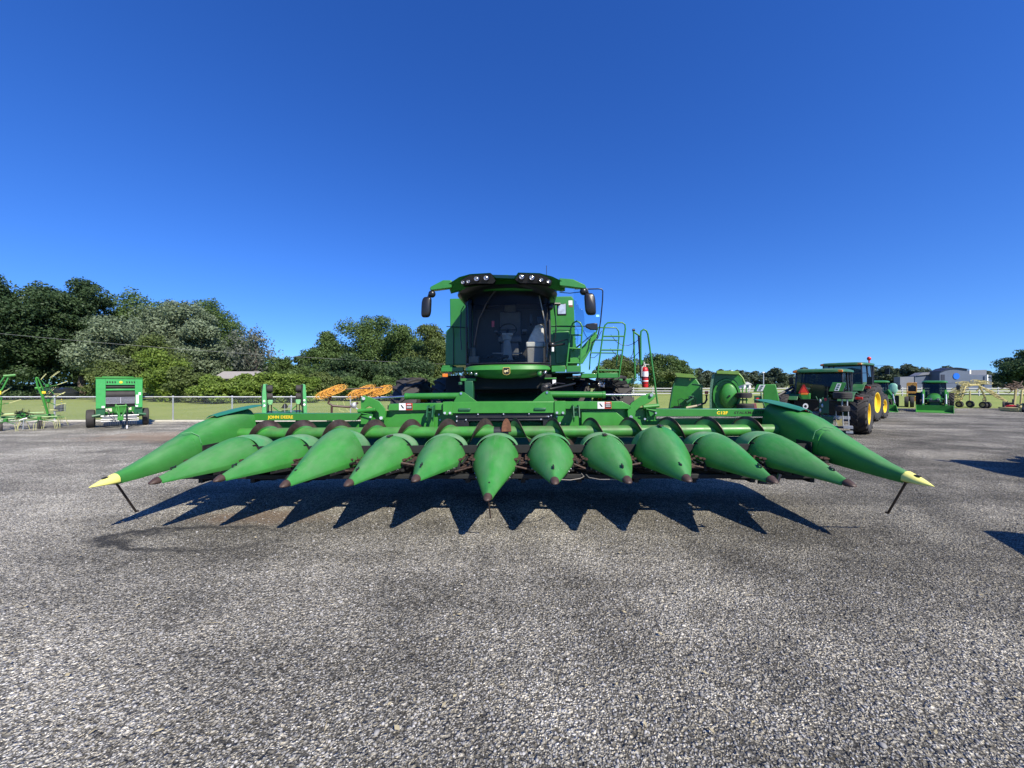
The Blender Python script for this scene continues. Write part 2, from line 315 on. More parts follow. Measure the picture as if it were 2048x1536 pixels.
# ------------------------------------------------------------------ ground
def mathn(n, op, a=None, b=None, c=None):
    x = n.new('ShaderNodeMath'); x.operation = op
    for i, q in enumerate((a, b, c)):
        if isinstance(q, (int, float)): x.inputs[i].default_value = q
    return x
def gravel_material():
    m = base_mat('grey_gravel'); n, l = nodes_of(m); b = n['Principled BSDF']; b.inputs['Roughness'].default_value = 0.88; b.inputs['Specular IOR Level'].default_value = 0.25
    tc = n.new('ShaderNodeTexCoord'); P = tc.outputs['Object']
    wn = n.new('ShaderNodeTexNoise'); wn.inputs['Scale'].default_value = 26; wn.inputs['Detail'].default_value = 3; l.new(P, wn.inputs['Vector'])
    wc = n.new('ShaderNodeVectorMath'); wc.operation = 'MULTIPLY_ADD'; wc.inputs[1].default_value = (0.030, 0.030, 0.0); l.new(wn.outputs['Color'], wc.inputs[0]); l.new(P, wc.inputs[2]); PW = wc.outputs[0]
    def vor(scale, rnd=1.0):
        v = n.new('ShaderNodeTexVoronoi'); v.inputs['Scale'].default_value = scale; v.inputs['Randomness'].default_value = rnd; l.new(PW, v.inputs['Vector']); return v
    def noise(scale, det=5, rough=0.6):
        v = n.new('ShaderNodeTexNoise'); v.inputs['Scale'].default_value = scale; v.inputs['Detail'].default_value = det; v.inputs['Roughness'].default_value = rough; l.new(P, v.inputs['Vector']); return v
    def rmp(src, a, b_, c, d):
        r = n.new('ShaderNodeMapRange'); r.inputs[1].default_value = a; r.inputs[2].default_value = b_; r.inputs[3].default_value = c; r.inputs[4].default_value = d; l.new(src, r.inputs[0]); return r.outputs[0]
    def mul(a, b_):
        x = mathn(n, 'MULTIPLY'); l.new(a, x.inputs[0]); l.new(b_, x.inputs[1]); return x.outputs[0]
    def add(a, b_):
        x = mathn(n, 'ADD'); l.new(a, x.inputs[0]); l.new(b_, x.inputs[1]); return x.outputs[0]
    v1 = vor(80); v2 = vor(38); v3 = vor(180)
    def sep(c):
        s = n.new('ShaderNodeSeparateColor'); l.new(c, s.inputs[0]); return s
    s1 = sep(v1.outputs['Color']); s2 = sep(v2.outputs['Color']); s3 = sep(v3.outputs['Color'])
    # stone brightness (each stone its own grey), gaps dark
    t1 = rmp(s1.outputs[0], 0, 1, 0.19, 0.76)
    pw = mathn(n, 'POWER', None, 3.0); l.new(s1.outputs[1], pw.inputs[0]); t1 = add(t1, rmp(pw.outputs[0], 0, 1, 0.0, 0.34))
    gap = rmp(v1.outputs['Distance'], 0.25, 0.70, 1.06, 0.16); t1 = mul(t1, gap)
    t2 = rmp(s2.outputs[0], 0, 1, 0.18, 0.70); t2 = mul(t2, rmp(v2.outputs['Distance'], 0.35, 0.7, 1.0, 0.3))
    big = rmp(s2.outputs[2], 0.66, 0.70, 0.0, 1.0)
    mixv = n.new('ShaderNodeMix'); mixv.data_type = 'FLOAT'; l.new(big, mixv.inputs[0]); l.new(t1, mixv.inputs[2]); l.new(t2, mixv.inputs[3])
    val = mixv.outputs[0]
    val = mul(val, rmp(s3.outputs[0], 0, 1, 0.55, 1.45))
    # patches of packed darker fines
    big1 = noise(0.33, 7, 0.62); big2 = noise(1.4, 6, 0.7)
    val = mul(val, rmp(big1.outputs[0], 0.38, 0.62, 0.56, 1.22)); val = mul(val, rmp(big2.outputs[0], 0.32, 0.68, 0.72, 1.14))
    # wheel-track streaks; then darker towards the right and lighter with distance
    sx = n.new('ShaderNodeSeparateXYZ'); l.new(P, sx.inputs[0])
    wv = n.new('ShaderNodeTexNoise'); wv.inputs['Scale'].default_value = 1.0; wv.inputs['Detail'].default_value = 5
    mpg = n.new('ShaderNodeMapping'); mpg.inputs['Rotation'].default_value = (0, 0, R(38)); mpg.inputs['Scale'].default_value = (0.10, 1.1, 1); l.new(P, mpg.inputs[0]); l.new(mpg.outputs[0], wv.inputs['Vector'])
    val = mul(val, rmp(wv.outputs[0], 0.38, 0.62, 0.70, 1.16))
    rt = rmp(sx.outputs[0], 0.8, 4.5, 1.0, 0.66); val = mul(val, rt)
    far = rmp(sx.outputs[1], 4.5, 12.0, 1.0, 1.12); val = mul(val, far)
    # curved wheel tracks on the right side of the lot
    for (tx, ty, tr) in ((21.0, -3.0, 15.2), (21.0, -3.0, 17.1), (30.0, 24.0, 21.0), (30.0, 24.0, 19.2), (-16.0, -2.0, 17.5), (-16.0, -2.0, 19.3)):
        cm = n.new('ShaderNodeMapping'); cm.inputs['Location'].default_value = (-tx, -ty, 0); cm.inputs['Scale'].default_value = (1, 1, 0); l.new(P, cm.inputs[0])
        cl = n.new('ShaderNodeVectorMath'); cl.operation = 'LENGTH'; l.new(cm.outputs[0], cl.inputs[0])
        ds = add(cl.outputs['Value'], rmp(big2.outputs[0], 0.3, 0.7, -0.12, 0.12)); sb0 = mathn(n, 'SUBTRACT', None, tr); l.new(ds, sb0.inputs[0]); ab0 = mathn(n, 'ABSOLUTE'); l.new(sb0.outputs[0], ab0.inputs[0])
        val = mul(val, rmp(ab0.outputs[0], 0.10, 0.42, 0.74, 1.0))
    # warm / cool tint
    cr = n.new('ShaderNodeCombineColor'); 
    cool = rmp(sx.outputs[0], -5, 4, 1.0, 1.03)
    r_ = mul(val, rmp(s1.outputs[2], 0, 1, 1.06, 1.20)); l.new(r_, cr.inputs[0])
    g_ = mul(val, rmp(s1.outputs[2], 0, 1, 1.035, 1.085)); l.new(g_, cr.inputs[1])
    b_ = mul(val, rmp(s1.outputs[2], 0, 1, 0.95, 0.83)); l.new(b_, cr.inputs[2])
    col = cr.outputs[0]
    def blob(cx, cy, rx, ry, wob, inner, outer, sc=1.6):
        mp = n.new('ShaderNodeMapping'); mp.inputs['Location'].default_value = (-cx / rx, -cy / ry, 0); mp.inputs['Scale'].default_value = (1 / rx, 1 / ry, 0); l.new(P, mp.inputs[0])
        ln = n.new('ShaderNodeVectorMath'); ln.operation = 'LENGTH'; l.new(mp.outputs[0], ln.inputs[0])
        nz = noise(sc, 6, 0.7); a = rmp(nz.outputs[0], 0.3, 0.7, -wob, wob)
        d = add(ln.outputs['Value'], a); return rmp(d, inner, outer, 1.0, 0.0)
    def tint(mask, c, k):
        x = n.new('ShaderNodeMixRGB'); x.blend_type = 'MIX'; x.inputs[2].default_value = (*c, 1); q = mathn(n, 'MULTIPLY', None, k); l.new(mask, q.inputs[0]); l.new(q.outputs[0], x.inputs[0])
        nonlocal col; l.new(col, x.inputs[1]); col = x.outputs[0]
    # tan dirt by the left side, brown drip patch under the left snouts
    tint(blob(-11.5, 13.5, 3.6, 1.5, 0.5, 0.5, 1.1), (0.34, 0.24, 0.16), 0.62)
    tint(blob(-3.5, 5.3, 1.1, 0.33, 0.35, 0.4, 1.1, 3), (0.22, 0.15, 0.10), 0.55)
    # wet ring stain: band of an ellipse
    mp = n.new('ShaderNodeMapping'); cx, cy, rx, ry = -3.7, 4.58, 1.05, 0.34
    mp.inputs['Location'].default_value = (-cx / rx, -cy / ry, 0); mp.inputs['Scale'].default_value = (1 / rx, 1 / ry, 0); l.new(P, mp.inputs[0])
    ln = n.new('ShaderNodeVectorMath'); ln.operation = 'LENGTH'; l.new(mp.outputs[0], ln.inputs[0]); nz = noise(2.2, 6, 0.75)
    d = add(ln.outputs['Value'], rmp(nz.outputs[0], 0.25, 0.75, -0.35, 0.35)); sb = mathn(n, 'SUBTRACT', None, 1.0); l.new(d, sb.inputs[0]); ab = mathn(n, 'ABSOLUTE'); l.new(sb.outputs[0], ab.inputs[0])
    band = rmp(ab.outputs[0], 0.05, 0.24, 1.0, 0.0); left = rmp(sx.outputs[0], -4.2, -2.5, 1.0, 0.2); tint(mul(band, left), (0.025, 0.025, 0.025), 0.85)
    tint(blob(-4.45, 4.72, 0.42, 0.16, 0.5, 0.3, 1.0, 5), (0.03, 0.03, 0.03), 0.7)
    l.new(col, b.inputs['Base Color'])
    # relief
    h = add(mul(rmp(v1.outputs['Distance'], 0.0, 0.7, 1.0, 0.0), rmp(s1.outputs[0], 0, 1, 0.5, 1.2)), mul(rmp(v2.outputs['Distance'], 0.0, 0.7, 1.6, 0.0), big))
    bp = n.new('ShaderNodeBump'); bp.inputs['Strength'].default_value = 1.0; bp.inputs['Distance'].default_value = 0.012; l.new(h, bp.inputs['Height'])
    bp2 = n.new('ShaderNodeBump'); bp2.inputs['Strength'].default_value = 0.5; bp2.inputs['Distance'].default_value = 0.05; l.new(big2.outputs[0], bp2.inputs['Height']); l.new(bp2.outputs[0], bp.inputs['Normal'])
    l.new(bp.outputs[0], b.inputs['Normal'])
    return m
M_gravel = gravel_material()
def grass_material(name, c1, c2, sc=0.25):
    m = base_mat(name); n, l = nodes_of(m); b = n['Principled BSDF']; b.inputs['Roughness'].default_value = 0.95; b.inputs['Specular IOR Level'].default_value = 0.1
    tc = n.new('ShaderNodeTexCoord')
    a = n.new('ShaderNodeTexNoise'); a.inputs['Scale'].default_value = sc; a.inputs['Detail'].default_value = 10; a.inputs['Roughness'].default_value = 0.75; l.new(tc.outputs['Object'], a.inputs['Vector'])
    f = n.new('ShaderNodeTexNoise'); f.inputs['Scale'].default_value = 9; f.inputs['Detail'].default_value = 6; f.inputs['Roughness'].default_value = 0.8; l.new(tc.outputs['Object'], f.inputs['Vector'])
    r = n.new('ShaderNodeMapRange'); r.inputs[1].default_value = 0.35; r.inputs[2].default_value = 0.65; l.new(a.outputs[0], r.inputs[0])
    mx = n.new('ShaderNodeMixRGB'); mx.inputs[1].default_value = (*c1, 1); mx.inputs[2].default_value = (*c2, 1); l.new(r.outputs[0], mx.inputs[0])
    r2 = n.new('ShaderNodeMapRange'); r2.inputs[1].default_value = 0.3; r2.inputs[2].default_value = 0.7; r2.inputs[3].default_value = 0.65; r2.inputs[4].default_value = 1.3; l.new(f.outputs[0], r2.inputs[0])
    hv = n.new('ShaderNodeHueSaturation'); l.new(mx.outputs[0], hv.inputs['Color']); l.new(r2.outputs[0], hv.inputs['Value']); l.new(hv.outputs[0], b.inputs['Base Color'])
    bp = n.new('ShaderNodeBump'); bp.inputs['Strength'].default_value = 0.8; bp.inputs['Distance'].default_value = 0.05; l.new(f.outputs[0], bp.inputs['Height']); l.new(bp.outputs[0], b.inputs['Normal'])
    return m
M_lawn = grass_material('mown_grass', (0.20, 0.26, 0.072), (0.29, 0.33, 0.105))
M_field = grass_material('far_field', (0.19, 0.22, 0.075), (0.27, 0.28, 0.11), 0.05)
def sheet(name, poly, z, mt, kind='structure'):
    mb = MB(); mb.add([(x, y, z) for x, y in poly], [tuple(range(len(poly)))])
    o = mb.build(name, mt, smooth=False); o['kind'] = kind; return o
EDGE = [(-90, 18.9), (1.5, 18.9), (9, 29.0), (120, 29.0)]
sheet('ground', [(-3000, -600), (3000, -600), (3000, 5000), (-3000, 5000)], -0.012, M_field)
sheet('lawn', [(-90, 18.9), (1.5, 18.9), (9, 29.0), (120, 29.0), (120, 95), (-90, 95)], -0.004, M_lawn)
sheet('gravel_lot', [(-90, -30), (120, -30), (120, 29.0), (9, 29.0), (1.5, 18.9), (-90, 18.9)], 0.0, M_gravel)
# loose stones that stand proud of the packed gravel, thickest near the camera
def loose_stones(seed=3):
    rng = np.random.default_rng(seed); N = 30000
    t = (1 + 5 ** 0.5) / 2
    iv = np.array([(-1, t, 0), (1, t, 0), (-1, -t, 0), (1, -t, 0), (0, -1, t), (0, 1, t), (0, -1, -t), (0, 1, -t), (t, 0, -1), (t, 0, 1), (-t, 0, -1), (-t, 0, 1)], float); iv /= np.linalg.norm(iv[0])
    ifc = np.array([(0, 11, 5), (0, 5, 1), (0, 1, 7), (0, 7, 10), (0, 10, 11), (1, 5, 9), (5, 11, 4), (11, 10, 2), (10, 7, 6), (7, 1, 8), (3, 9, 4), (3, 4, 2), (3, 2, 6), (3, 6, 8), (3, 8, 9), (4, 9, 5), (2, 4, 11), (6, 2, 10), (8, 6, 7), (9, 8, 1)])
    y = 1.5 + 7.5 * rng.random(N) ** 1.5; x = (rng.random(N) * 2 - 1) * (y * 1.38 + 0.3)
    e_ = np.hypot((x + 3.7) / 1.05, (y - 4.58) / 0.34); keep = ~((e_ > 0.7) & (e_ < 1.3) & (x < -2.9)); x = x[keep]; y = y[keep]; N = len(x)
    s = 0.0040 + 0.0060 * rng.random(N) ** 2.2; s[rng.random(N) < 0.02] *= 1.7
    V = iv[None] * (1 + 0.35 * (rng.random((N, 12, 1)) - 0.5)); sc = np.stack([s * (0.8 + 0.7 * rng.random(N)), s * (0.7 + 0.4 * rng.random(N)), s * (0.45 + 0.35 * rng.random(N))], 1)
    V = V * sc[:, None, :]; a = rng.random(N) * 6.283; c, sn = np.cos(a)[:, None], np.sin(a)[:, None]
    X = V[..., 0] * c - V[..., 1] * sn + x[:, None]; Y = V[..., 0] * sn + V[..., 1] * c + y[:, None]; Z = V[..., 2] + (s * 0.28)[:, None]
    co = np.stack([X, Y, Z], -1).reshape(-1, 3); F = (ifc[None] + (np.arange(N) * 12)[:, None, None]).reshape(-1, 3)
    me = bpy.data.meshes.new('loose_stones'); me.vertices.add(len(co)); me.vertices.foreach_set('co', co.ravel()); me.loops.add(F.size); me.loops.foreach_set('vertex_index', F.ravel().astype(np.int32))
    me.polygons.add(len(F)); me.polygons.foreach_set('loop_start', (np.arange(len(F)) * 3).astype(np.int32)); me.update(calc_edges=True)
    m = base_mat('loose_stone'); n, l = nodes_of(m); b = n['Principled BSDF']; b.inputs['Roughness'].default_value = 0.85
    g = n.new('ShaderNodeNewGeometry'); cr = n.new('ShaderNodeValToRGB'); e = cr.color_ramp.elements; e[0].color = (0.10, 0.10, 0.10, 1); e[1].color = (0.48, 0.465, 0.44, 1)
    x1 = cr.color_ramp.elements.new(0.5); x1.color = (0.24, 0.235, 0.225, 1); x2 = cr.color_ramp.elements.new(0.88); x2.color = (0.36, 0.35, 0.335, 1)
    l.new(g.outputs['Random Per Island'], cr.inputs[0])
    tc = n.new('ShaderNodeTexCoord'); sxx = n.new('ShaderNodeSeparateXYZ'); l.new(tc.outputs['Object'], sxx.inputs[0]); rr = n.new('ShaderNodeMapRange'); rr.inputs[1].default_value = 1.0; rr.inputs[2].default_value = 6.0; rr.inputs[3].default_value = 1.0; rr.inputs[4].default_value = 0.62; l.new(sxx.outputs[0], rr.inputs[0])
    hv = n.new('ShaderNodeHueSaturation'); l.new(cr.outputs[0], hv.inputs['Color']); l.new(rr.outputs[0], hv.inputs['Value']); l.new(hv.outputs[0], b.inputs['Base Color'])
    me.materials.append(m); o = bpy.data.objects.new('loose_gravel', me); COL.objects.link(o)
    tag(o, 'loose grey stones lying over the packed gravel lot', 'gravel', kind='stuff')
loose_stones()

def litter(seed=6):
    rng = np.random.default_rng(seed); q = MB()
    for i in range(240):
        y = 2.0 + 9 * rng.random() ** 1.4; x = (rng.random() * 2 - 1) * y * 1.35; a = rng.random() * 6.28; L = 0.008 + 0.016 * rng.random(); w = L * (0.3 + 0.4 * rng.random())
        if rng.random() < 0.25: L, w = 0.03 + 0.05 * rng.random(), 0.0025
        c, s_ = math.cos(a), math.sin(a); z = 0.016 + 0.008 * rng.random()
        pts = [(-L, 0, 0), (0, -w, .003), (L, 0, 0.006 * rng.random()), (0, w, .003)]
        q.add([(x + p[0] * c - p[1] * s_, y + p[0] * s_ + p[1] * c, z + p[2]) for p in pts], [(0, 1, 2, 3)])
    o = q.build('leaf_litter', mat('dry_leaf', (0.42, 0.36, 0.22), 0.8, var=.4, scale=3), smooth=False); tag(o, 'dry leaf flakes and straw bits scattered over the gravel', 'litter', kind='stuff')
litter()
# ------------------------------------------------------------------ corn head
set_off((0, 0, 0))
HEAD = thing('corn_head', 'wide green twelve row folding corn head with pointed snouts on the combine', 'corn head', matrix=HM)
P_ROW = 0.762
TIPPX = {-6: (178, 975), -5: (300, 967), -4: (430, 962), -3: (563, 973), -2: (692, 971), -1: (828, 962), 0: (974, 1000), 1: (1110, 967), 2: (1258, 965), 3: (1379, 962), 4: (1552, 965), 5: (1708, 972), 6: (1868, 973)}
def arch(cx, y, w, zb, zt, n=17, p=1.0, under=0.06, flat=0.0):
    """inverted-U section: from left lower edge over the top to right lower edge"""
    pts = []
    for i in range(n):
        a = math.pi * (1 - i / (n - 1)); c, s_ = math.cos(a), math.sin(a)
        if flat > 0:
            pts.append(Vector((cx + w * (abs(c) ** p) * (1 if c > 0 else -1), y, zb + (zt - zb) * max(0.0, 1 - abs(c) ** flat) ** 0.72)))
        else: pts.append(Vector((cx + w * (abs(c) ** p) * (1 if c > 0 else -1), y, zb + (zt - zb) * (abs(s_) ** p))))
    pts.append(Vector((cx + w * 0.93, y, zb - under))); pts.insert(0, Vector((cx - w * 0.93, y, zb - under)))
    return pts
def shell(mb, rings, t=0.012, m=0):
    """open shell with a little thickness: outer rings plus inner rings"""
    inner = []
    for r in rings:
        c = sum(r, Vector()) / len(r); inner.append([p + (c - p).normalized() * t for p in r])
    full = [r + list(reversed(i)) for r, i in zip(rings, inner)]
    mb.loft(full, m, True, (True, True))
def make_snout(k):
    tx = hp(*TIPPX[k], 0.0); bx_ = P_ROW * k
    big = abs(k) == 3
    L = 1.38; tipy = 0.0
    zt_tip = tx.z + 0.030; ztop = {True: 1.235, False: 1.115}[big]
    wmax = 0.365 if big else 0.328
    if k == 0: zt_tip = tx.z + 0.03
    rings = []; st = [0.0, 0.06, 0.14, 0.25, 0.38, 0.5, 0.62, 0.74, 0.84, 0.92, 0.97, 1.0]
    y0 = 0.10
    for s_ in st:
        y = y0 + (L - y0) * s_
        g = min(1.0, s_ / 0.80)
        w = 0.050 + (wmax - 0.050) * (0.85 * g + 0.15 * math.sin(g * math.pi / 2)) - (0.018 * max(0, (s_ - 0.85) / 0.15) ** 2)
        zt = zt_tip + 0.02 + (ztop - zt_tip - 0.02) * (0.70 * s_ + 0.30 * math.sin(min(1, s_ / 0.92) * math.pi / 2))
        if s_ > 0.92: zt -= 0.02 * (s_ - 0.92) / 0.08
        zb = (tx.z - 0.012) + (0.80 - tx.z + 0.012) * s_ ** 0.8
        cx = tx.x + (bx_ - tx.x) * min(1, s_ * 1.1) if True else bx_
        rings.append(arch(cx, y, w, zb, zt, 21, 0.92, under=0.012 + 0.075 * s_, flat=1.38 + 0.62 * s_))
    mb = MB(); shell(mb, rings, 0.010)
    o = mb.build('snout', M_poly, HEAD, ang=50)
    # worn point
    t = MB(); rr = []
    for s_, w, h in ((-0.015, 0.012, 0.006), (0.0, 0.030, 0.020), (0.025, 0.042, 0.034), (0.055, 0.049, 0.048), (0.085, 0.053, 0.056)):
        rr.append([Vector((tx.x + (bx_ - tx.x) * 0.0 + w * math.cos(a), s_ + 0.0, tx.z - 0.004 + h * math.sin(a) * (1.0 if math.sin(a) > 0 else 0.5) + 0.06 * max(0, s_) * 0.8)) for a in [2 * math.pi * i / 14 for i in range(14)]])
    t.loft(rr); t.build('snout_tip', M_tip, o, ang=60)
    # latch bolt on the nose
    b = MB(); lp = Vector((tx.x + (bx_ - tx.x) * 0.12, 0.255, zt_tip + 0.068 + 0.02)); b.cyl(lp - Vector((0, 0, 0.02)), lp + Vector((0, 0, 0.006)), 0.009, n=8); b.box(lp + Vector((0, 0.03, 0.005)), (0.018, 0.05, 0.012)); b.cyl(lp + Vector((0, 0.06, -0.02)), lp + Vector((0, 0.06, 0.02)), 0.008, n=8)
    b.build('latch', M_black, o)
    # hinge strap and bolts at the rear of the crown
    b = MB(); zc_ = ztop - 0.012; b.box((bx_, L - 0.10, zc_ + 0.004), (0.05, 0.15, 0.012)); b.cyl((bx_ - 0.015, L - 0.15, zc_), (bx_ - 0.015, L - 0.15, zc_ + 0.016), 0.007, n=6); b.cyl((bx_ + 0.015, L - 0.05, zc_), (bx_ + 0.015, L - 0.05, zc_ + 0.016), 0.007, n=6)
    if k in (-2, 2, 3): b.build('hinge_strap', M_worn, o)
    # side skirts with bolts
    for sg in (-1, 1):
        q = MB(); ys = [0.62, 0.95, 1.32]
        for a, c in ((0.66, 0.98), (0.98, 1.33)):
            def wz(y):
                s_ = (y - y0) / (L - y0); g = min(1, s_ / 0.80); return 0.050 + (wmax - 0.050) * (0.85 * g + 0.15 * math.sin(g * math.pi / 2)), (tx.z - 0.012) + (0.80 - tx.z + 0.012) * s_ ** 0.8 - 0.07 * s_
            wa, za = wz(a); wc, zc = wz(c)
            dz = 0.02 if a > 0.8 else 0
            xa = tx.x + (bx_ - tx.x) * min(1, (a - y0) / (L - y0) * 1.1); xc = tx.x + (bx_ - tx.x) * min(1, (c - y0) / (L - y0) * 1.1)
            q.add([(xa + sg * (wa * 0.93 - 0.006), a, za + 0.015), (xc + sg * (wc * 0.93 - 0.006), c, zc + 0.015), (xc + sg * (wc * 0.93 - 0.006), c, zc - 0.06 - dz), (xa + sg * (wa * 0.93 - 0.006), a, za - 0.05),
                   (xa + sg * (wa * 0.93 - 0.014), a, za + 0.015), (xc + sg * (wc * 0.93 - 0.014), c, zc + 0.015), (xc + sg * (wc * 0.93 - 0.014), c, zc - 0.06 - dz), (xa + sg * (wa * 0.93 - 0.014), a, za - 0.05)],
                  [(0, 1, 2, 3), (7, 6, 5, 4), (0, 4, 5, 1), (1, 5, 6, 2), (2, 6, 7, 3), (3, 7, 4, 0)])
            for yy in (a + 0.08, c - 0.08):
                ww, zz = wz(yy); xx = tx.x + (bx_ - tx.x) * min(1, (yy - y0) / (L - y0) * 1.1) + sg * (ww * 0.93 - 0.006)
                q.cyl((xx, yy, zz - 0.025), (xx + sg * 0.010, yy, zz - 0.025), 0.009, n=6, m=1)
        q.build('skirt_bracket', [M_black, M_steel], o, smooth=False)
    return o
for k in range(-5, 6): make_snout(k)
# rear hoods between the snouts and the auger
for k in range(-5, 6):
    cx = P_ROW * k; rings = []
    big = abs(k) == 3; up = 0.09 if big else 0
    for s_, w, zt, zb in ((0, 0.312, 1.092 + up, 0.86), (0.3, 0.318, 1.105 + up * .8, 0.85), (0.6, 0.310, 1.095 + up * .5, 0.84), (0.85, 0.285, 1.06, 0.83), (1.0, 0.24, 0.98, 0.82)):
        rings.append(arch(cx, 1.372 + 0.46 * s_, w, zb, zt, 17, 0.95, under=0.10))
    mb = MB(); shell(mb, rings, 0.010); mb.build('rear_hood', M_polyd, HEAD, ang=50)
# end dividers
def end_divider(sg):
    k = 6 * sg; tx = hp(*TIPPX[k], 0.0); bx_ = P_ROW * 6 * sg
    def ring(y, w, zb, zt, n=17, p=0.62, cx=None):
        return arch(bx_ if cx is None else cx, y, w, zb, zt, n, p, under=0.02)
    z0 = tx.z
    st = [(0.26, 0.060, z0 - 0.012, z0 + 0.085), (0.5, 0.098, z0 - 0.0, z0 + 0.150), (0.8, 0.145, z0 + 0.02, z0 + 0.255), (1.1, 0.190, z0 + 0.04, z0 + 0.375), (1.40, 0.222, z0 + 0.06, z0 + 0.485), (1.62, 0.225, z0 + 0.08, z0 + 0.53)]
    rings = []
    for i, (y, w, zb, zt) in enumerate(st):
        cx = tx.x + (bx_ - tx.x) * min(1, y / 1.2); rings.append(ring(y, w, zb, zt, cx=cx))
    mb = MB(); shell(mb, rings, 0.012); o = mb.build('end_divider', M_poly, HEAD, ang=50)
    # rear body, overlapping the nose by a lip
    rb = []
    for y, w, zb, zt in ((1.24, 0.203, z0 + 0.11, z0 + 0.418), (1.34, 0.219, z0 + 0.10, z0 + 0.468), (1.6, 0.238, z0 + 0.02, z0 + 0.575), (1.9, 0.252, z0 - 0.0, z0 + 0.655), (2.2, 0.252, z0 - 0.02, z0 + 0.715), (2.42, 0.25, z0 - 0.02, z0 + 0.74)):
        rb.append(ring(y, w, zb, zt, p=0.54, cx=bx_))
    mb = MB(); shell(mb, rb, 0.014); mb.build('divider_rear_body', M_poly, o, ang=50)
    # torn lip where the nose joins
    mb = MB(); mb.tube([(bx_ - sg * 0.19, 1.30, z0 + 0.41), (bx_ - sg * 0.10, 1.27, z0 + 0.468), (bx_ - sg * 0.06, 1.22, z0 + 0.463), (bx_ - sg * 0.02, 1.20, z0 + 0.458)], 0.005, 6)
    mb.tube([(bx_ - sg * 0.225, 1.30, z0 + 0.30), (bx_ - sg * 0.19, 1.30, z0 + 0.41)], 0.004, 6); mb.build('torn_lip', M_polyd, o)
    # yellow point
    t = MB(); rr = []
    for y, w, h, hb in ((0.0, 0.004, 0.004, 0.004), (0.06, 0.032, 0.026, 0.010), (0.14, 0.062, 0.055, 0.016), (0.22, 0.078, 0.082, 0.02), (0.27, 0.080, 0.098, 0.02)):
        rr.append([Vector((tx.x + w * math.cos(a), y, tx.z + (h if math.sin(a) > 0 else hb) * (abs(math.sin(a)) ** 0.8) * (1 if math.sin(a) > 0 else -1))) for a in [2 * math.pi * i / 16 for i in range(16)]])
    t.loft(rr); t.build('yellow_point', M_ytip, o, ang=60)
    t = MB(); t.ell((tx.x, 0.17, tx.z + 0.069), (0.020, 0.045, 0.010), 10, 6); t.build('point_slot', M_dark, o)
    # hanging stand rod with its clamp
    s_ = MB(); a = Vector((tx.x - sg * 0.01, 0.27, z0 - 0.005)); e = hp(*((272, 1023) if sg < 0 else (1776, 1026)), 0.72)
    s_.tube([a, a + (e - a) * 0.96, e, e + Vector((-sg * 0.0, 0.03, -0.0))], 0.0125, 8)
    s_.box(a + Vector((0, 0.02, 0.0)), (0.06, 0.10, 0.05)); s_.build('stand_rod', mat('rusty_rod', (0.06, 0.045, 0.04), 0.6, metal=0.4, var=0.4), o)
    # flap on top at the rear
    f = MB(); pr = []
    for y, xi, xo, zi, zo in ((1.78, -0.06, 0.12, 0.66, 0.63), (2.0, -0.16, 0.20, 0.71, 0.66), (2.25, -0.27, 0.235, 0.765, 0.69), (2.50, -0.33, 0.24, 0.80, 0.71)):
        q = []
        for u in range(7):
            t_ = u / 6; x = bx_ + sg * (xi + (xo - xi) * t_); z = z0 + zi + (zo - zi) * t_ + 0.035 * math.sin(t_ * math.pi)
            q.append(Vector((x, y, z)))
        q += [p - Vector((0, 0, 0.010)) for p in reversed(q)]
        pr.append(q)
    f.loft(pr); f.build('flap', mat('flap_plastic', (0.02, 0.17, 0.10), 0.4, var=0.1, dust=0.3, dustcol=(0.12, 0.26, 0.2)), o, ang=50)
    return o
end_divider(-1); end_divider(1)
# centre stand rod
mb = MB(); c0 = hp(977, 1000, 0.12); c1 = hp(981, 1036, 0.30); mb.tube([c0 + Vector((0, .1, .03)), c0, c1, c1 + Vector((0, 0.03, 0))], 0.008, 7); mb.build('stand_rod', M_tip, HEAD)
# ---- auger
AY, AZ, AR, AT = 2.06, 1.055, 0.222, 0.092
def auger(x0, x1, sg, pitch=0.605):
    t = MB(); t.cyl((x0, AY, AZ), (x1, AY, AZ), AT, n=28)
    o = t.build('auger_tube', mat('auger_green', (0.045, 0.23, 0.035), 0.35, var=0.25, scale=5, dust=0.95, dustcol=(0.12, 0.09, 0.075)), HEAD, ang=50)
    f = MB(); L = abs(x1 - x0); turns = L / pitch; N = int(turns * 40); ri = [AT - 0.005, AT + 0.03, AT + 0.085, AR - 0.035, AR]
    th = 0.004
    def P(i, r, dx):
        a = 2 * math.pi * i / 40.0; x = (x0 + pitch * i / 40.0) if sg > 0 else (x1 - pitch * i / 40.0)
        # a rises from front-bottom over the front to the top as the flight moves outward->inward
        ph = a + 2.0
        cone = 0.0 if r < AT else (r - AT) * 0.35 * (-sg)
        return Vector((x + dx + cone, AY - r * math.cos(ph), AZ + r * math.sin(ph)))
    vs = []; K = len(ri)
    for i in range(N + 1):
        for r in ri: vs.append(P(i, r, -th))
        for r in reversed(ri): vs.append(P(i, r, th))
    n = 2 * K
    for i in range(N):
        for j in range(n):
            q = (i * n + j, i * n + (j + 1) % n, (i + 1) * n + (j + 1) % n, (i + 1) * n + j)
            jj = j if j < K else n - 1 - j
            m = 1 if (jj >= 2 or j == K - 1) else 0
            f.f.append(q); f.m.append(m)
    f.v = [tuple(v) for v in vs]
    f.build('auger_flight', [mat('flight_green', (0.035, 0.19, 0.035), 0.35, var=0.3, scale=4, dust=0.7, dustcol=(0.13, 0.10, 0.085)), M_worn], HEAD, ang=50)
auger(-4.40, -0.10, 1); auger(0.14, 4.40, -1)
m_ = MB(); m_.cyl((-0.10, AY, AZ), (0.14, AY, AZ), AT * 0.9, n=24); m_.build('auger_shaft', M_black, HEAD)
for i in range(2):
    cx = 0.04; w = 0.075
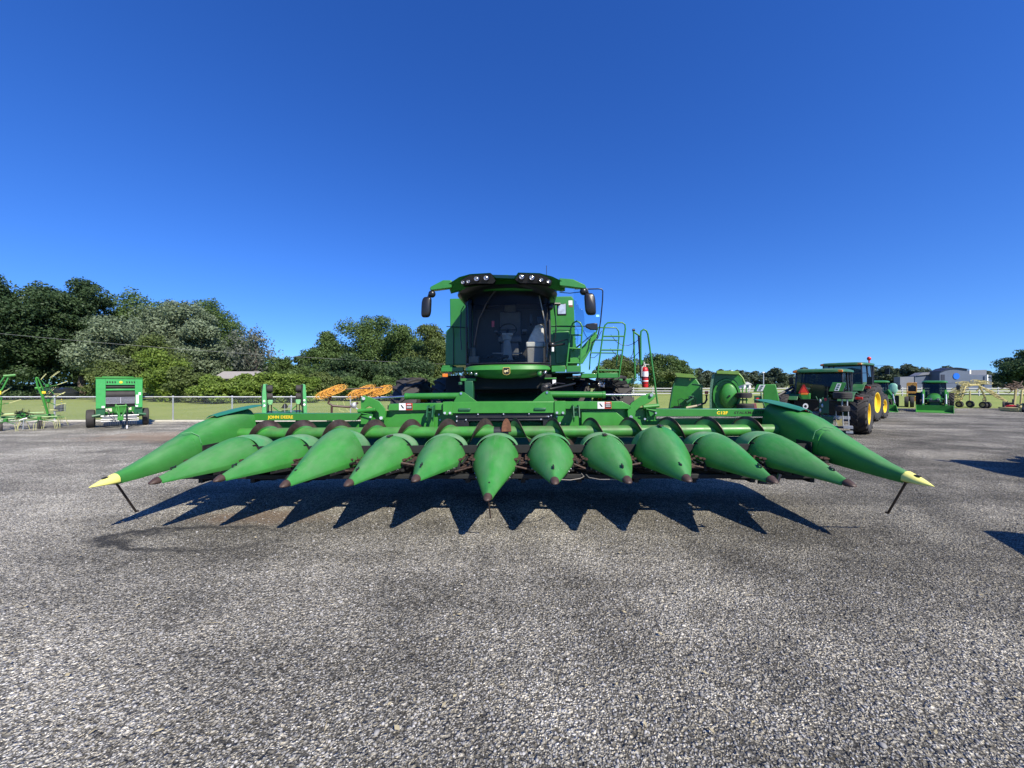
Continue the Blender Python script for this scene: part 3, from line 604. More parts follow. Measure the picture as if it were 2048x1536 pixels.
pad2 = MB(); pts = []
for i in range(15):
    a = math.pi * i / 14; pts.append((hx(1013, AY) + 0.078 * math.cos(a), AZ + 0.02 + 0.205 * math.sin(a)))
pad2.prism(pts, AY - 0.105, AY - 0.095); pad2.build('auger_paddle', M_rust, HEAD)
# ---- wing frames: banner beam, recess, back sheet
def quad_beam(pts_px, yl, depth):
    return [(hp(x, y, yl).x, hp(x, y, yl).z) for x, y in pts_px]
YB = 2.42
for sg, top, name in ((-1, [(503, 827), (723, 827), (712, 841), (497, 841)], 'left'), (1, [(1296, 818), (1542, 818), (1536, 833), (1300, 833)], 'right')):
    w = MB(); pl = quad_beam(top, YB, 0.2); w.prism(pl, YB, YB + 0.16)
    ban = w.build('banner_beam', M_green, HEAD, bevel=0.006)
    x0, x1 = (-4.58, -2.30) if sg < 0 else (2.28, 4.58)
    s_ = MB(); s_.bx(x0, x1, YB + 0.17, YB + 0.19, 0.52, 1.20); s_.bx(x0, x1, YB - 0.10, YB + 0.165, 0.92, 0.955); s_.bx(x0, x1, YB - 0.12, YB - 0.09, 0.60, 0.95)
    s_.build('back_sheet', M_greenb, HEAD, bevel=0.004)
    e = MB(); xe = -4.60 if sg < 0 else 4.60
    e.prism([(1.50, 0.6), (2.66, 0.55), (2.66, 1.30), (2.35, 1.30), (1.9, 1.16)], xe - 0.012, xe + 0.012, axis='x'); e.build('end_plate', M_green, HEAD)
    if sg < 0:
        c = hp(561, 834.5, YB - 0.002); text_mesh('lettering', 'JOHN DEERE', M_yellow, ban, (c.x, YB - 0.001, c.z), 0.072, rot=(R(90), 0, 0), xs=1.05, bold=0.0022)
    else:
        c = hp(1444.5, 826, YB - 0.002); text_mesh('lettering', 'C12F', M_yellow, ban, (c.x, YB - 0.001, c.z), 0.066, xs=1.2, bold=0.003)
        c = hp(1498.5, 825.5, YB - 0.002); text_mesh('lettering', 'STALKMASTER', M_dark, ban, (c.x, YB - 0.001, c.z), 0.058, xs=1.27, bold=0.0006, shear=0.15)
# trough floor and under frame
t = MB()
prof = []
for i in range(9):
    a = math.pi * (0.95 + 0.85 * i / 8); prof.append((AY - 0.26 * math.cos(a) * -1, AZ + 0.26 * math.sin(a)))
prof = [(AY + 0.27 * math.cos(a), AZ - 0.0 + 0.27 * math.sin(a)) for a in [math.pi + 0.75 + (math.pi - 0.75) * i / 10 for i in range(11)]]
prof2 = prof + [(y, z - 0.012) for y, z in reversed(prof)]
t.prism(prof2, -4.58, 4.58, axis='x'); t.build('auger_trough', M_dkgreen, HEAD)
t = MB(); t.bx(-4.5, 4.5, 1.50, 1.70, 0.50, 0.66); t.bx(-4.5, 4.5, 2.30, 2.60, 0.48, 0.72); t.bx(-4.4, 4.4, 0.98, 1.06, 0.56, 0.62); t.build('tool_bar', M_dark, HEAD, bevel=0.01)
t = MB(); t.bx(-4.45, 4.45, 1.42, 2.45, 0.465, 0.475); t.build('sun_block_pan', M_dark, HEAD)  # dark sheet added to keep sun patches out of the shadow below
# ---- row units
random.seed(5)
for j in range(12):
    cx = P_ROW * (j - 5.5); u = MB()
    for sx_ in (-1, 1):
        u.bx(cx + sx_ * 0.045 - 0.014, cx + sx_ * 0.045 + 0.014, 0.95, 1.95, 0.765, 0.785)        # deck plates
        u.bx(cx + sx_ * 0.105 - 0.022, cx + sx_ * 0.105 + 0.022, 0.98, 1.95, 0.66, 0.79)
        u.bx(cx + sx_ * 0.14 - 0.006, cx + sx_ * 0.14 + 0.006, 1.30, 1.60, 0.70, 0.98)
    u.bx(cx - 0.20, cx + 0.20, 1.55, 1.95, 0.50, 0.74); u.bx(cx - 0.17, cx + 0.17, 1.36, 1.40, 0.84, 0.95)
    o = u.build('row_unit', M_dark, HEAD, bevel=0.003)
    c = MB()
    for sx_ in (-1, 1):
        bx0 = cx + sx_ * 0.10; pts = []
        for i in range(26):
            a = 2 * math.pi * i / 26; yy = 1.32 + 0.34 * (1 if math.cos(a) > 0 else -1) * min(1, abs(math.cos(a)) * 1.35); pts.append((bx0 + 0.040 * math.sin(a), yy, 0.815))
        c.tube(pts, 0.011, 5, 0, closed=True)
        for yy in np.arange(1.0, 1.65, 0.13): c.box((bx0 - sx_ * 0.055, yy, 0.825), (0.035, 0.012, 0.02))
        c.cyl((bx0, 1.02, 0.79), (bx0, 1.02, 0.83), 0.035, n=10)
    c.build('gathering_chain', mat('shaded_chain_rust', (0.075, 0.042, 0.030), 0.6, metal=0.3, var=0.5, scale=25), o)  # rust brown, darkened in colour for the deep shade between snouts
    d = MB(); pts = [Vector((cx + (0.17 if q % 2 else -0.17) * random.uniform(0.4, 1), 0.92 + 0.04 * q, random.uniform(0.67, 0.80))) for q in range(13)]; d.tube(pts, [random.uniform(.008, .02) for _ in pts], 5)
    d.build('linkage', mat('shaded_rusty_linkage', (0.060, 0.036, 0.028), 0.7, metal=0.2, var=0.6, scale=30), o, smooth=False)  # rusty rod colour also darkened for the shaded gaps
    k = MB(); k.bx(cx - 0.03, cx + 0.03, 1.1, 1.55, 0.48, 0.62); k.prism([(1.15, 0.50), (1.5, 0.42), (1.6, 0.44), (1.6, 0.50), (1.2, 0.56)], cx - 0.07, cx + 0.07, axis='x'); k.build('stalk_roller', M_dark, o)
# a pale trip wire and a bent knife under the right snouts
h = MB(); h.tube([hp(1122, 959, 0.25), hp(1140, 960, 0.3), hp(1160, 957, 0.35), hp(1168, 953, 0.5), hp(1163, 947, 0.55)], 0.005, 6); h.tube([hp(1172, 949, 0.5), hp(1178, 955, 0.4), hp(1200, 959, 0.35), hp(1245, 959, 0.3)], 0.005, 6); h.build('trip_wire', mat('pale_rubber', (0.20, 0.18, 0.15), 0.6), HEAD)
h = MB(); h.tube([hp(1560, 948, .22), hp(1555, 962, .22), hp(1540, 966, .24), hp(1516, 964, .26)], 0.020, 8); h.build('bent_guard', M_black, HEAD)
# ---- centre section
def plate(px, yl, t=0.02): return [(hp(x, y, yl).x, hp(x, y, yl).z) for x, y in px]
YC = 2.50
c = MB(); c.prism(plate([(735, 822), (1292, 815), (1292, 870), (735, 875)], YC + 0.06), YC + 0.06, YC + 0.08)
c.build('centre_back_sheet', M_greenb, HEAD)
c = MB(); c.prism(plate([(886, 804), (1109, 803), (1109, 826), (886, 827)], YC - 0.1), YC - 0.10, YC + 0.14); c.build('upper_beam', M_greenb, HEAD, bevel=0.008)
c = MB(); c.prism(plate([(778, 808), (886, 806), (886, 820), (776, 821)], YC - 0.06), YC - 0.06, YC + 0.12); c.build('upper_beam', M_greenb, HEAD, bevel=0.006)
c = MB(); c.prism(plate([(1109, 803), (1245, 803), (1262, 812), (1262, 818), (1109, 818)], YC - 0.06), YC - 0.06, YC + 0.12); c.build('upper_beam', M_greenb, HEAD, bevel=0.006)
c = MB(); c.prism(plate([(886, 803.5), (905, 803), (905, 830), (886, 830)], YC - 0.12), YC - 0.125, YC - 0.105); c.prism(plate([(1109, 802), (1131, 802), (1131, 829), (1109, 829)], YC - 0.12), YC - 0.125, YC - 0.105)
c.build('bolted_plate', M_greenb, HEAD, bevel=0.003)
b = MB()
for (x, y) in ((889.5, 826), (900, 826), (1114, 825.5), (1126, 825.5)): b.cyl(hp(x, y, YC - 0.15), hp(x, y, YC - 0.12), 0.022, n=8)
for (x, y) in ((878, 829), (1114, 833), (1120, 846), (880, 840)): b.cyl(hp(x, y, YC + 0.03), hp(x, y, YC + 0.06), 0.014, n=8)
b.build('bolt_heads', M_galv, HEAD)
for (x, y, w) in ((929, 819, 24), (1080, 818, 24)):
    c = MB(); c.prism(plate([(x - w / 2, y - 2.6), (x + w / 2, y - 2.6), (x + w / 2, y + 2.6), (x - w / 2, y + 2.6)], YC - 0.11), YC - 0.125, YC - 0.10); c.build('hinge_bar', M_dkgreen, HEAD, bevel=0.01)
# side sheets with sloped corner
c = MB(); c.prism(plate([(765, 848), (790, 829), (868, 824), (868, 868), (760, 868)], YC), YC, YC + 0.05); c.build('side_sheet', M_greenb, HEAD, bevel=0.01)
c = MB(); c.prism(plate([(1163, 823), (1228, 820), (1252, 840), (1270, 866), (1163, 866)], YC), YC, YC + 0.05); c.build('side_sheet', M_greenb, HEAD, bevel=0.01)
c = MB(); c.bx(hx(740, YC - .2), hx(1290, YC - .2), YC - 0.12, YC + 0.02, 0.88, 0.925); c.build('lower_sill', M_dkgreen, HEAD)
# black feeder window
fr = MB(); ox = [(913, 833), (918, 829), (1100, 828), (1106, 832), (1106, 868), (913, 868)]
yF = YC - 0.06
A = [hp(x, y, yF) for x, y in ((911, 828), (1106, 827), (1106, 868), (911, 868))]; B_ = [hp(x, y, yF) for x, y in ((937, 843), (1086, 842), (1086, 858), (937, 858))]
fr.bx(A[0].x, A[1].x, yF, yF + 0.05, B_[0].z, A[0].z); fr.bx(A[0].x, B_[0].x, yF, yF + 0.05, A[3].z, B_[0].z); fr.bx(B_[1].x, A[1].x, yF, yF + 0.05, A[3].z, B_[0].z)
fr.bx(A[0].x + 0.06, A[1].x - 0.06, yF - 0.03, yF, hz(836, yF), hz(833, yF)); fr.bx(B_[0].x, B_[1].x, yF - 0.02, yF, hz(841, yF), hz(838.5, yF))
win = fr.build('feeder_window', M_black, HEAD, bevel=0.004)
bo = MB()
for x, y in ((956, 828.5), (1007, 828), (1058, 827.5), (932, 839.5), (1082, 838.5), (913.5, 833), (913.5, 842), (1102.5, 831), (1102.5, 840), (1097, 833)): bo.cyl(hp(x, y, yF - .035), hp(x, y, yF), 0.012, n=7)
bo.prism([(hp(x, y, yF - .01).x, hp(x, y, yF - .01).z) for x, y in ((1088, 833), (1098, 831.5), (1098, 834), (1090, 835))], yF - 0.012, yF - 0.002)
bo.build('window_bolts', M_galv, win)
dk = MB(); dk.bx(B_[0].x, B_[1].x, yF + 0.12, yF + 0.14, B_[3].z - 0.3, B_[0].z + .02); dk.bx(A[0].x, A[1].x, yF + 0.06, yF + 0.118, B_[0].z + .02, A[0].z); dk.build('feeder_opening', M_dark, win)
# hydraulic fold cylinders
for (x0, x1, y0_, y1_, xr, yr) in ((812.6, 921, 792.7, 791.5, 728, 798), (1208, 1094, 789.5, 788.5, 1298, 790)):
    yy = YC - 0.02
    a = hp(x0, y0_, yy); b_ = hp(x1, y1_, yy); r_ = hp(xr, yr, yy); q = MB(); q.cyl(a, b_, 0.053, n=24); d = (a - b_).normalized(); q.cyl(a - d * 0.03, a + d * 0.02, 0.060, n=24)
    cy = q.build('fold_cylinder', M_green, HEAD, bevel=0.004, ang=50); q = MB(); q.cyl(a, r_, 0.019, n=14); q.build('piston_rod', M_steel, cy); 
for pl in ([(907, 804), (917, 786), (922, 783), (929, 785), (955, 804)], [(1063, 804), (1086, 785), (1094, 781), (1100, 783), (1110, 804)]):
    for yo in (-0.09, 0.06):
        q = MB(); q.prism([(hp(x, y, YC + yo).x, hp(x, y, YC + yo).z) for x, y in pl], YC + yo, YC + yo + 0.018); q.build('cylinder_lug', M_green, HEAD, bevel=0.003)
    q = MB(); q.cyl(hp(pl[2][0], pl[2][1] + 4, YC - 0.105), hp(pl[2][0], pl[2][1] + 4, YC + 0.09), 0.02, n=10); q.build('pivot_pin', M_steel, HEAD)
# fold arms
armL = [(721, 797), (727, 791), (741, 795), (759, 803), (770, 818), (771, 834), (766, 841), (758, 839), (757, 826), (748, 817), (738, 812), (722, 822)]
armR = [(1312, 792), (1304, 785), (1297, 787), (1280, 794), (1263, 806), (1255, 822), (1256, 835), (1262, 840), (1269, 836), (1272, 822), (1282, 812), (1296, 807), (1306, 800)]
for pl in (armL, armR):
    q = MB()
    for yo in (-0.06, 0.07): q.prism([(hp(x, y, YC + yo).x, hp(x, y, YC + yo).z) for x, y in pl], YC + yo, YC + yo + 0.03)
    q.build('fold_arm', M_greenb, HEAD, bevel=0.006)
q = MB()
for (x, y) in ((727, 797), (762, 836), (1303, 790), (1262, 834)): q.cyl(hp(x, y, YC - 0.10), hp(x, y, YC + 0.12), 0.028, n=12)
for (x, y) in ((741, 834), (1290, 838), (1312, 826)): q.cyl(hp(x, y, YC - 0.14), hp(x, y, YC - 0.05), 0.018, n=9)
q.build('fold_pin', M_galv, HEAD)
# hinge brackets and dark links beside the fold arms
for xs in ((722, 745, 820, 848), (1292, 1312, 812, 842)):
    q = MB(); a = hp(xs[0], xs[2], YC); b_ = hp(xs[1], xs[3], YC); q.bx(a.x, b_.x, YC - 0.02, YC + 0.1, b_.z, a.z); q.tube([hp(xs[0], xs[2] + 6, YC - .08), hp(xs[1], xs[2] + 10, YC - .1), hp(xs[1] - 4, xs[3], YC - .1)], 0.012, 6); q.cyl(hp(xs[0] - 6, xs[2] + 2, YC - .05), hp(xs[1] + 6, xs[2] - 1, YC - .05), 0.035, n=10)
    q.build('hinge_bracket', M_greenb, HEAD, bevel=0.004)
# auger support brackets hanging from the beams
for x0 in (863, 1152):
    q = MB(); 
    for dx in (-6, 5):
        a = hp(x0 + dx, 812, YC - 0.12); q.prism([(YC - 0.06, a.z + 0.02), (YC - 0.2, a.z), (YC - 0.26, a.z - 0.18), (YC - 0.20, a.z - 0.26), (YC - 0.16, a.z - 0.14), (YC - 0.06, a.z - 0.10)], a.x - 0.008, a.x + 0.008, axis='x')
    a = hp(x0, 812, YC - .1); q.box((a.x, YC - 0.14, a.z - 0.02), (0.10, 0.10, 0.02)); q.box((a.x, YC - 0.16, a.z - 0.10), (0.09, 0.02, 0.02)); q.build('auger_bracket', M_dkgreen, HEAD)
# warning decals: white pictogram panel and red / black text panel
for (x0, x1, y0_, y1_) in ((798, 825, 806.5, 820), (1195, 1223, 803.5, 817)):
    yy = YC - 0.0625; a = hp(x0, y0_, yy); b_ = hp(x1, y1_, yy); xm = a.x + (b_.x - a.x) * 0.5; d = MB()
    d.bx(a.x, xm, yy - 0.002, yy + 0.001, b_.z, a.z, 0); d.bx(xm, b_.x, yy - 0.002, yy + 0.001, b_.z, a.z, 1)
    w_ = b_.x - xm; h_ = a.z - b_.z
    d.bx(xm + .08 * w_, b_.x - .06 * w_, yy - 0.004, yy - 0.002, b_.z + .12 * h_, b_.z + .68 * h_, 2)
    for r_ in (.30, .50): d.bx(xm + .16 * w_, b_.x - .14 * w_, yy - 0.006, yy - 0.004, b_.z + r_ * h_, b_.z + (r_ + .07) * h_, 0)
    d.bx(xm + .2 * w_, b_.x - .2 * w_, yy - 0.006, yy - 0.002, b_.z + .78 * h_, b_.z + .88 * h_, 0)
    d.prism([(a.x + .25 * w_, b_.z + .7 * h_), (a.x + .35 * w_, b_.z + .8 * h_), (a.x + .7 * w_, b_.z + .4 * h_), (a.x + .72 * w_, b_.z + .2 * h_), (a.x + .5 * w_, b_.z + .3 * h_)], yy - 0.004, yy - 0.002, 2)
    d.build('warning_decal', [M_white, mat('decal_red', (0.5, 0.05, 0.03), 0.5), M_dark], HEAD, smooth=False)
# ------------------------------------------------------------------ combine harvester (same axis as its corn head)
CM = HM @ Matrix.Translation((0, 6.0, 0))
COMB = thing('combine_harvester', 'large green combine harvester with dark glass cab, standing behind the corn head', 'combine harvester', matrix=CM)
set_off((0, 6.0, 0))
def H(px, py, y): return hp(px, py, y)
def pz(pts, y): return [(hp(a, b, y).x, hp(a, b, y).z) for a, b in pts]
def rect_px(mb, x0, y0, x1, y1, ya, yb, m=0):
    a = H(x0, y0, ya); b = H(x1, y1, ya); mb.bx(a.x, b.x, ya, yb, b.z, a.z, m)
# ---- cab
YG = 3.62                                    # front of the curved windscreen
xl = hx(932, YG + 0.35, 650); xr = hx(1099, YG + 0.35, 650); XC = (xl + xr) / 2; HW = (xr - xl) / 2
zb = hz(727, YG + 0.2, 1013); zt = hz(572, YG + 0.2, 1013)
def screen(z, extra=0.0, n=17, inset=0.0):
    pts = []
    for i in range(n):
        t = -1 + 2 * i / (n - 1); pts.append(Vector((XC + (HW - inset) * math.sin(t * math.pi / 2 * 0.98) / math.sin(math.pi / 2 * 0.98), YG + 0.42 - (0.42) * math.cos(t * math.pi / 2) ** 0.75 + inset + extra, z)))
    return pts
g = MB(); rows = [screen(zb + (zt - zb) * i / 6, 0.10 * (i / 6) ** 1.5) for i in range(7)]
g.loft(rows, 0, False, (False, False)); cab = MB()
# cab shell: floor, rear wall, pillars, ceiling
YR = 5.15
cab.bx(XC - HW, XC + HW, YG + 0.40, YR, zb - 0.10, zb - 0.02); cab.bx(XC - HW, XC + HW, YR, YR + 0.06, zb - 0.1, zt + 0.1)
cab.bx(XC - HW + 0.02, XC + HW - 0.02, YG + 0.5, YR - 0.001, zt + 0.02, zt + 0.16); cab.bx(XC - HW + 0.1, XC + HW - 0.1, YG + 0.12, YG + 0.5, zt + 0.025, zt + 0.155)
fl = screen(zb - 0.06); cab.prism([(p.x, p.y) for p in fl] + [(XC + HW, YG + 0.45), (XC - HW, YG + 0.45)], zb - 0.085, zb - 0.025, axis='z')
for sx in (-1, 1):
    cab.tube([(XC + sx * HW, YG + 0.44, zb - 0.05), (XC + sx * (HW + 0.005), YG + 0.46, zt * 0.5 + zb * 0.5), (XC + sx * HW, YG + 0.53, zt + 0.05)], 0.030, 8)
    cab.bx(XC + sx * HW - 0.03, XC + sx * HW + 0.03, 4.55, 4.65, zb, zt + 0.05); cab.bx(XC + sx * HW - 0.03, XC + sx * HW + 0.03, YR - 0.02, YR + 0.08, zb, zt + 0.05)
    cab.bx(XC + sx * HW - 0.02, XC + sx * HW + 0.02, YG + 0.46, YR, zb, zb + 0.35 if sx < 0 else zb + 0.12)
CAB = cab.build('cab', mat('cab_black', (0.022, 0.021, 0.020), 0.5, var=.2), COMB, bevel=0.006)
for i, p in enumerate((fl,)):
    q = MB(); q.tube([Vector((p_.x, p_.y - 0.005, zb - 0.005)) for p_ in p], 0.018, 6); q.build('screen_seal', M_plastic, CAB)
gl = g.build('windscreen', M_glass, CAB, ang=80)
for sx in (-1, 1):
    q = MB(); q.add([(XC + sx * HW, YG + 0.48, zb + 0.12), (XC + sx * HW, YR, zb + 0.12), (XC + sx * HW, YR, zt), (XC + sx * HW, YG + 0.52, zt)], [(0, 1, 2, 3)])
    if sx < 0: q.build('side_window', M_glass, CAB, smooth=False)
# wiper
q = MB(); s0 = rows[6][6] + Vector((-0.06, -0.035, 0)); s1 = rows[4][4] + Vector((0, -0.02, 0)); s2 = rows[1][3] + Vector((-0.05, -0.03, 0))
q.tube([H(997, 577, YG), H(985, 588, YG + 0.02), H(970, 612, YG + 0.06)], 0.012, 6); q.tube([H(990, 580, YG), H(974, 604, YG + 0.03), H(957, 640, YG + 0.08), H(948, 690, YG + 0.10)], 0.009, 6); q.build('wiper', M_plastic, CAB)
# interior
def P3(px, py, y): return H(px, py, y)
q = MB(); a = P3(1016, 723, YG + 0.45); b = P3(1014, 682, YG + 0.62); q.cyl(a, b, 0.11, 0.072, 16); c_ = P3(1014, 670, YG + 0.66); q.cyl(b, c_, 0.085, 0.115, 16); q.box(P3(1015, 669, YG + .6), (0.24, 0.1, 0.06)); q.build('steering_column', M_grey, CAB, bevel=0.01)
q = MB(); q.cyl(P3(985, 706.5, YG + 0.5), P3(1044, 706.5, YG + 0.5), 0.014, n=8); q.build('foot_bar', M_grey, CAB)
q = MB(); cw = P3(1016, 660, YG + 0.8); q.torus(cw, 0.19, 0.014, (1, 0, 0), (0, 0.6, 0.8), 26, 6); q.cyl(cw, c_, 0.03); q.cyl(cw - Vector((.18, 0, 0)), cw + Vector((.18, 0, 0)), 0.012, n=6); q.build('steering_wheel', M_black, CAB)
q = MB(); s = P3(1020, 680, YG + 1.1); q.box((s.x, s.y + 0.1, s.z), (0.52, 0.5, 0.14)); q.box((s.x, s.y + 0.37, s.z + 0.38), (0.50, 0.13, 0.66)); q.box((s.x, s.y + 0.37, s.z + 0.80), (0.28, 0.10, 0.18)); q.box((s.x - 0.32, s.y + .15, s.z + 0.20), (0.09, 0.36, 0.07)); q.box((s.x + 0.34, s.y + .12, s.z + 0.20), (0.12, 0.46, 0.08)); q.box((s.x, s.y + 0.1, s.z - 0.22), (0.4, 0.4, 0.30)); q.build('operator_seat', M_seat, CAB, bevel=0.04, seg=3)
q = MB(); s = P3(1071, 690, YG + 0.72); q.box((s.x, s.y + .05, s.z), (0.42, 0.36, 0.12)); q.prism([(s.x - 0.19, s.z + 0.06), (s.x + 0.20, s.z + 0.06), (s.x + 0.19, s.z + 0.44), (s.x + 0.10, s.z + 0.50), (s.x - 0.00, s.z + 0.45), (s.x - 0.12, s.z + 0.22)], s.y + 0.16, s.y + 0.26); q.build('wrapped_buddy_seat', M_cover, CAB, bevel=0.03, seg=3)
q = MB(); s = P3(1070, 712, YG + 0.70); q.box((s.x, s.y + .1, s.z), (0.36, 0.40, 0.36)); q.build('storage_box', M_grey, CAB, bevel=0.03)
q = MB(); s = P3(1100, 660, YG + 1.0); q.box(P3(1062, 640, YG + 0.95), (0.05, 0.30, 0.22)); q.box(P3(1082, 640, YG + 0.65), (0.22, 0.03, 0.16), Matrix.Rotation(0.5, 3, 'Z')); q.box(P3(985, 612, YG + 1.2), (0.3, 0.05, 0.05)); q.build('monitor', M_black, CAB, bevel=0.01)
q = MB(); q.tube([P3(1078, 590, YG + .4), P3(1089, 640, YG + .36), P3(1094, 690, YG + .36), P3(1093, 715, YG + .36)], 0.014, 6); q.build('grab_rail', mat('pale_rail', (0.5, 0.47, 0.42), 0.4), CAB)
q = MB(); random.seed(9)
for i in range(14): q.box(P3(random.uniform(965, 1040), random.uniform(712, 722), YG + random.uniform(.3, .6)), (random.uniform(.04, .14), .06, random.uniform(.03, .07)), Matrix.Rotation(random.uniform(-.6, .6), 3, 'Z'))
q.build('pedals', M_black, CAB, bevel=0.006)
q = MB(); q.box(P3(949, 720, YG + .32), (0.22, 0.2, 0.16)); q.box(P3(946, 711, YG + .5), (0.14, 0.1, 0.34)); q.build('side_console', M_grey, CAB, bevel=0.03)
q = MB(); q.box(P3(986, 648, YG + 1.3), (0.06, 0.03, 0.14)); q.build('fire_hammer', M_red, CAB)
# ---- roof
YF = 3.30
top = [(897, 561), (920, 549), (942, 544.5), (982, 544), (993, 555), (1027, 556.5), (1035, 543.5), (1076, 543), (1100, 548), (1126, 557), (1127, 569)]
bot = [(1120, 571), (1096, 568), (1060, 573), (1013, 574), (962, 574), (930, 571), (899, 575)]
q = MB(); y0 = YF; y1 = 5.3
ft = [hp(a, b, y0) for a, b in top + bot]; cxm = XC
def rr_(ps, y, sc, dz, zc): return [Vector((cxm + (p.x - cxm) * sc, y, zc + (p.z - zc) * dz)) for p in ps]
zc = sum(p.z for p in ft) / len(ft)
def curve_back(ps, dy, cut=0.0): return [Vector((p.x, dy + 0.20 * abs((p.x - cxm) / 1.1) ** 2.2 + cut * max(0.0, zc + 0.03 - p.z), p.z)) for p in ps]
rings = [curve_back(rr_(ft, y0, 1.05, 0.92, zc), y0 + 0.0, 1.6), curve_back(rr_(ft, y0, 1.07, 1.0, zc), y0 + 0.05, 1.6), curve_back(rr_(ft, y0, 1.00, 0.55, zc + 0.08), y0 + 0.4), curve_back(rr_(ft, y0, 0.85, 0.35, zc + 0.10), y0 + 1.6)]
q.loft(rings); roof = q.build('cab_roof', M_green, COMB, ang=30)
# black lamp fascias with lamps
for pl, lamps in (([(921, 557), (938, 549.5), (983, 547.5), (991, 561), (986, 566), (950, 565), (924, 567)], ((924.5, 562, 4.2), (936, 561, 4.2), (953, 556.5, 5.8), (972.5, 555.5, 5.8))),
                  ([(1030, 559), (1039, 547), (1079, 547.5), (1095, 552), (1105, 558), (1103, 565), (1076, 564), (1040, 565)], ((1043.5, 553.5, 5.8), (1064, 554.5, 5.8), (1083, 557.5, 4.6), (1098, 560, 4.4)))):
    q = MB(); ps = [hp(a, b, YF) for a, b in pl]; f = curve_back(ps, YF - 0.022, 0.6); b_ = curve_back(ps, YF + 0.05, 1.6); q.loft([f, b_]); fa = q.build('lamp_fascia', M_plastic, roof, ang=30)
    for (lx, ly, r) in lamps:
        rr2 = r / FPX * 7.75; c = hp(lx, ly, YF); yy = YF - 0.03 + 0.20 * abs((c.x - cxm) / 1.1) ** 2.2; c.y = yy
        k = MB(); sq = r < 5
        k.lathe([(rr2 * 0.8, 0.0), (rr2, -0.012), (rr2 * 1.08, 0.0), (rr2 * 1.08, 0.03), (rr2 * 0.8, 0.03)], c, 'y', 18); la = k.build('work_lamp', M_black, roof)
        k = MB(); k.lathe([(0.001, -0.004), (rr2 * .45, 0.006), (rr2 * 0.82, 0.0), (rr2 * 0.82, 0.02), (0.001, 0.02)], c, 'y', 16); k.build('lens', M_lens, la)
# black soffit under the roof
q = MB(); zz0 = hz(574, YF + .2, 1013); rings = []
for (z, w, d) in ((zz0 + 0.02, 1.02, 0.05), (zz0 - 0.05, 1.06, 0.12), (zz0 - 0.10, 1.02, 0.2), (zz0 - 0.14, 0.95, 0.30)):
    rings.append([Vector((XC + w * math.sin(t), YF + d + 0.62 - (0.62) * math.cos(t) ** 0.8, zz0 + (z - zz0) * (1 if z > zz0 else 0.12 + 0.88 * math.sin(t) ** 2))) for t in [(-1 + 2 * i / 16) * math.pi / 2 for i in range(17)]] + [Vector((XC + w, 5.2, z)), Vector((XC - w, 5.2, z))])
# keep the soffit a rim: an outer skin and an inner skin
inner = [[Vector((XC + (p.x - XC) * 0.955, p.y + 0.05 if p.y < 5 else p.y - 0.06, p.z)) for p in r] for r in rings]
q.loft(rings + list(reversed(inner)), 0, True, (False, False)); q.f.pop if False else None
q.build('roof_soffit', M_plastic, roof, ang=40)
q = MB(); q.prism([(XC - 0.98, YF + 0.75), (XC - 0.6, YF + 0.32), (XC, YF + 0.2), (XC + 0.6, YF + 0.32), (XC + 0.98, YF + 0.75), (XC + 0.98, 5.2), (XC - 0.98, 5.2)], zz0 - 0.01, zz0 + 0.01, axis='z'); q.build('roof_lining', M_plastic, roof)
q = MB(); rect_px(q, 1001, 549.5, 1017, 556, YF + 0.1, YF + 0.25); q.build('roof_receiver', M_green, roof, bevel=0.015)
q = MB(); a = H(1093, 556, YF + 0.5); q.tube([a, H(1093, 531, YF + .5)], 0.006, 5); q.build('antenna', M_black, roof)
# ---- mirror arms and mirrors
for pl, y, mm, knob, armp in (([(903, 560), (886, 560), (861, 573), (859, 578), (863, 580.5), (903, 575)], YF + 0.25, (852.5, 614, 9.5, 20.5), (864, 588), [(868, 578), (860, 585), (856, 596)]),
                              ([(1119, 556), (1146, 558), (1170, 569), (1173, 575), (1168, 577), (1119, 571)], YF + 0.25, (1180.5, 608, 10.5, 21.5), (1167, 583), [(1168, 575), (1174, 579), (1177, 590)])):
    q = MB(); ps = [hp(a, b, y) for a, b in pl]; q.prism([(p.x, p.z) for p in ps], y, y + 0.13); arm = q.build('mirror_arm', M_green, COMB, bevel=0.012)
    q = MB(); q.ell(hp(*knob, y + .05), (0.075, 0.07, 0.075), 14, 8); q.tube([hp(a, b, y + 0.04) for a, b in armp], 0.022, 7); q.build('mirror_bracket', M_plastic, arm)
    c = hp(mm[0], mm[1], y); w = mm[2] / FPX * 7.8; h = mm[3] / FPX * 7.8; q = MB(); rings = []
    for yy, s_ in ((-0.05, 0.80), (-0.035, 0.93), (0.0, 1.0), (0.04, 1.0), (0.055, 0.93)):
        rings.append([Vector((c.x + w * s_ * (abs(math.cos(t)) ** 0.45) * (1 if math.cos(t) > 0 else -1) + 0.025 * math.sin(t) * (-1 if mm[0] < 1000 else -1) * (-1 if mm[0] < 1000 else 1), c.y + yy, c.z + h * s_ * (abs(math.sin(t)) ** 0.55) * (1 if math.sin(t) > 0 else -1))) for t in [2 * math.pi * i / 28 for i in range(28)]])
    q.loft(rings); q.build('mirror', M_plastic, COMB, ang=60)
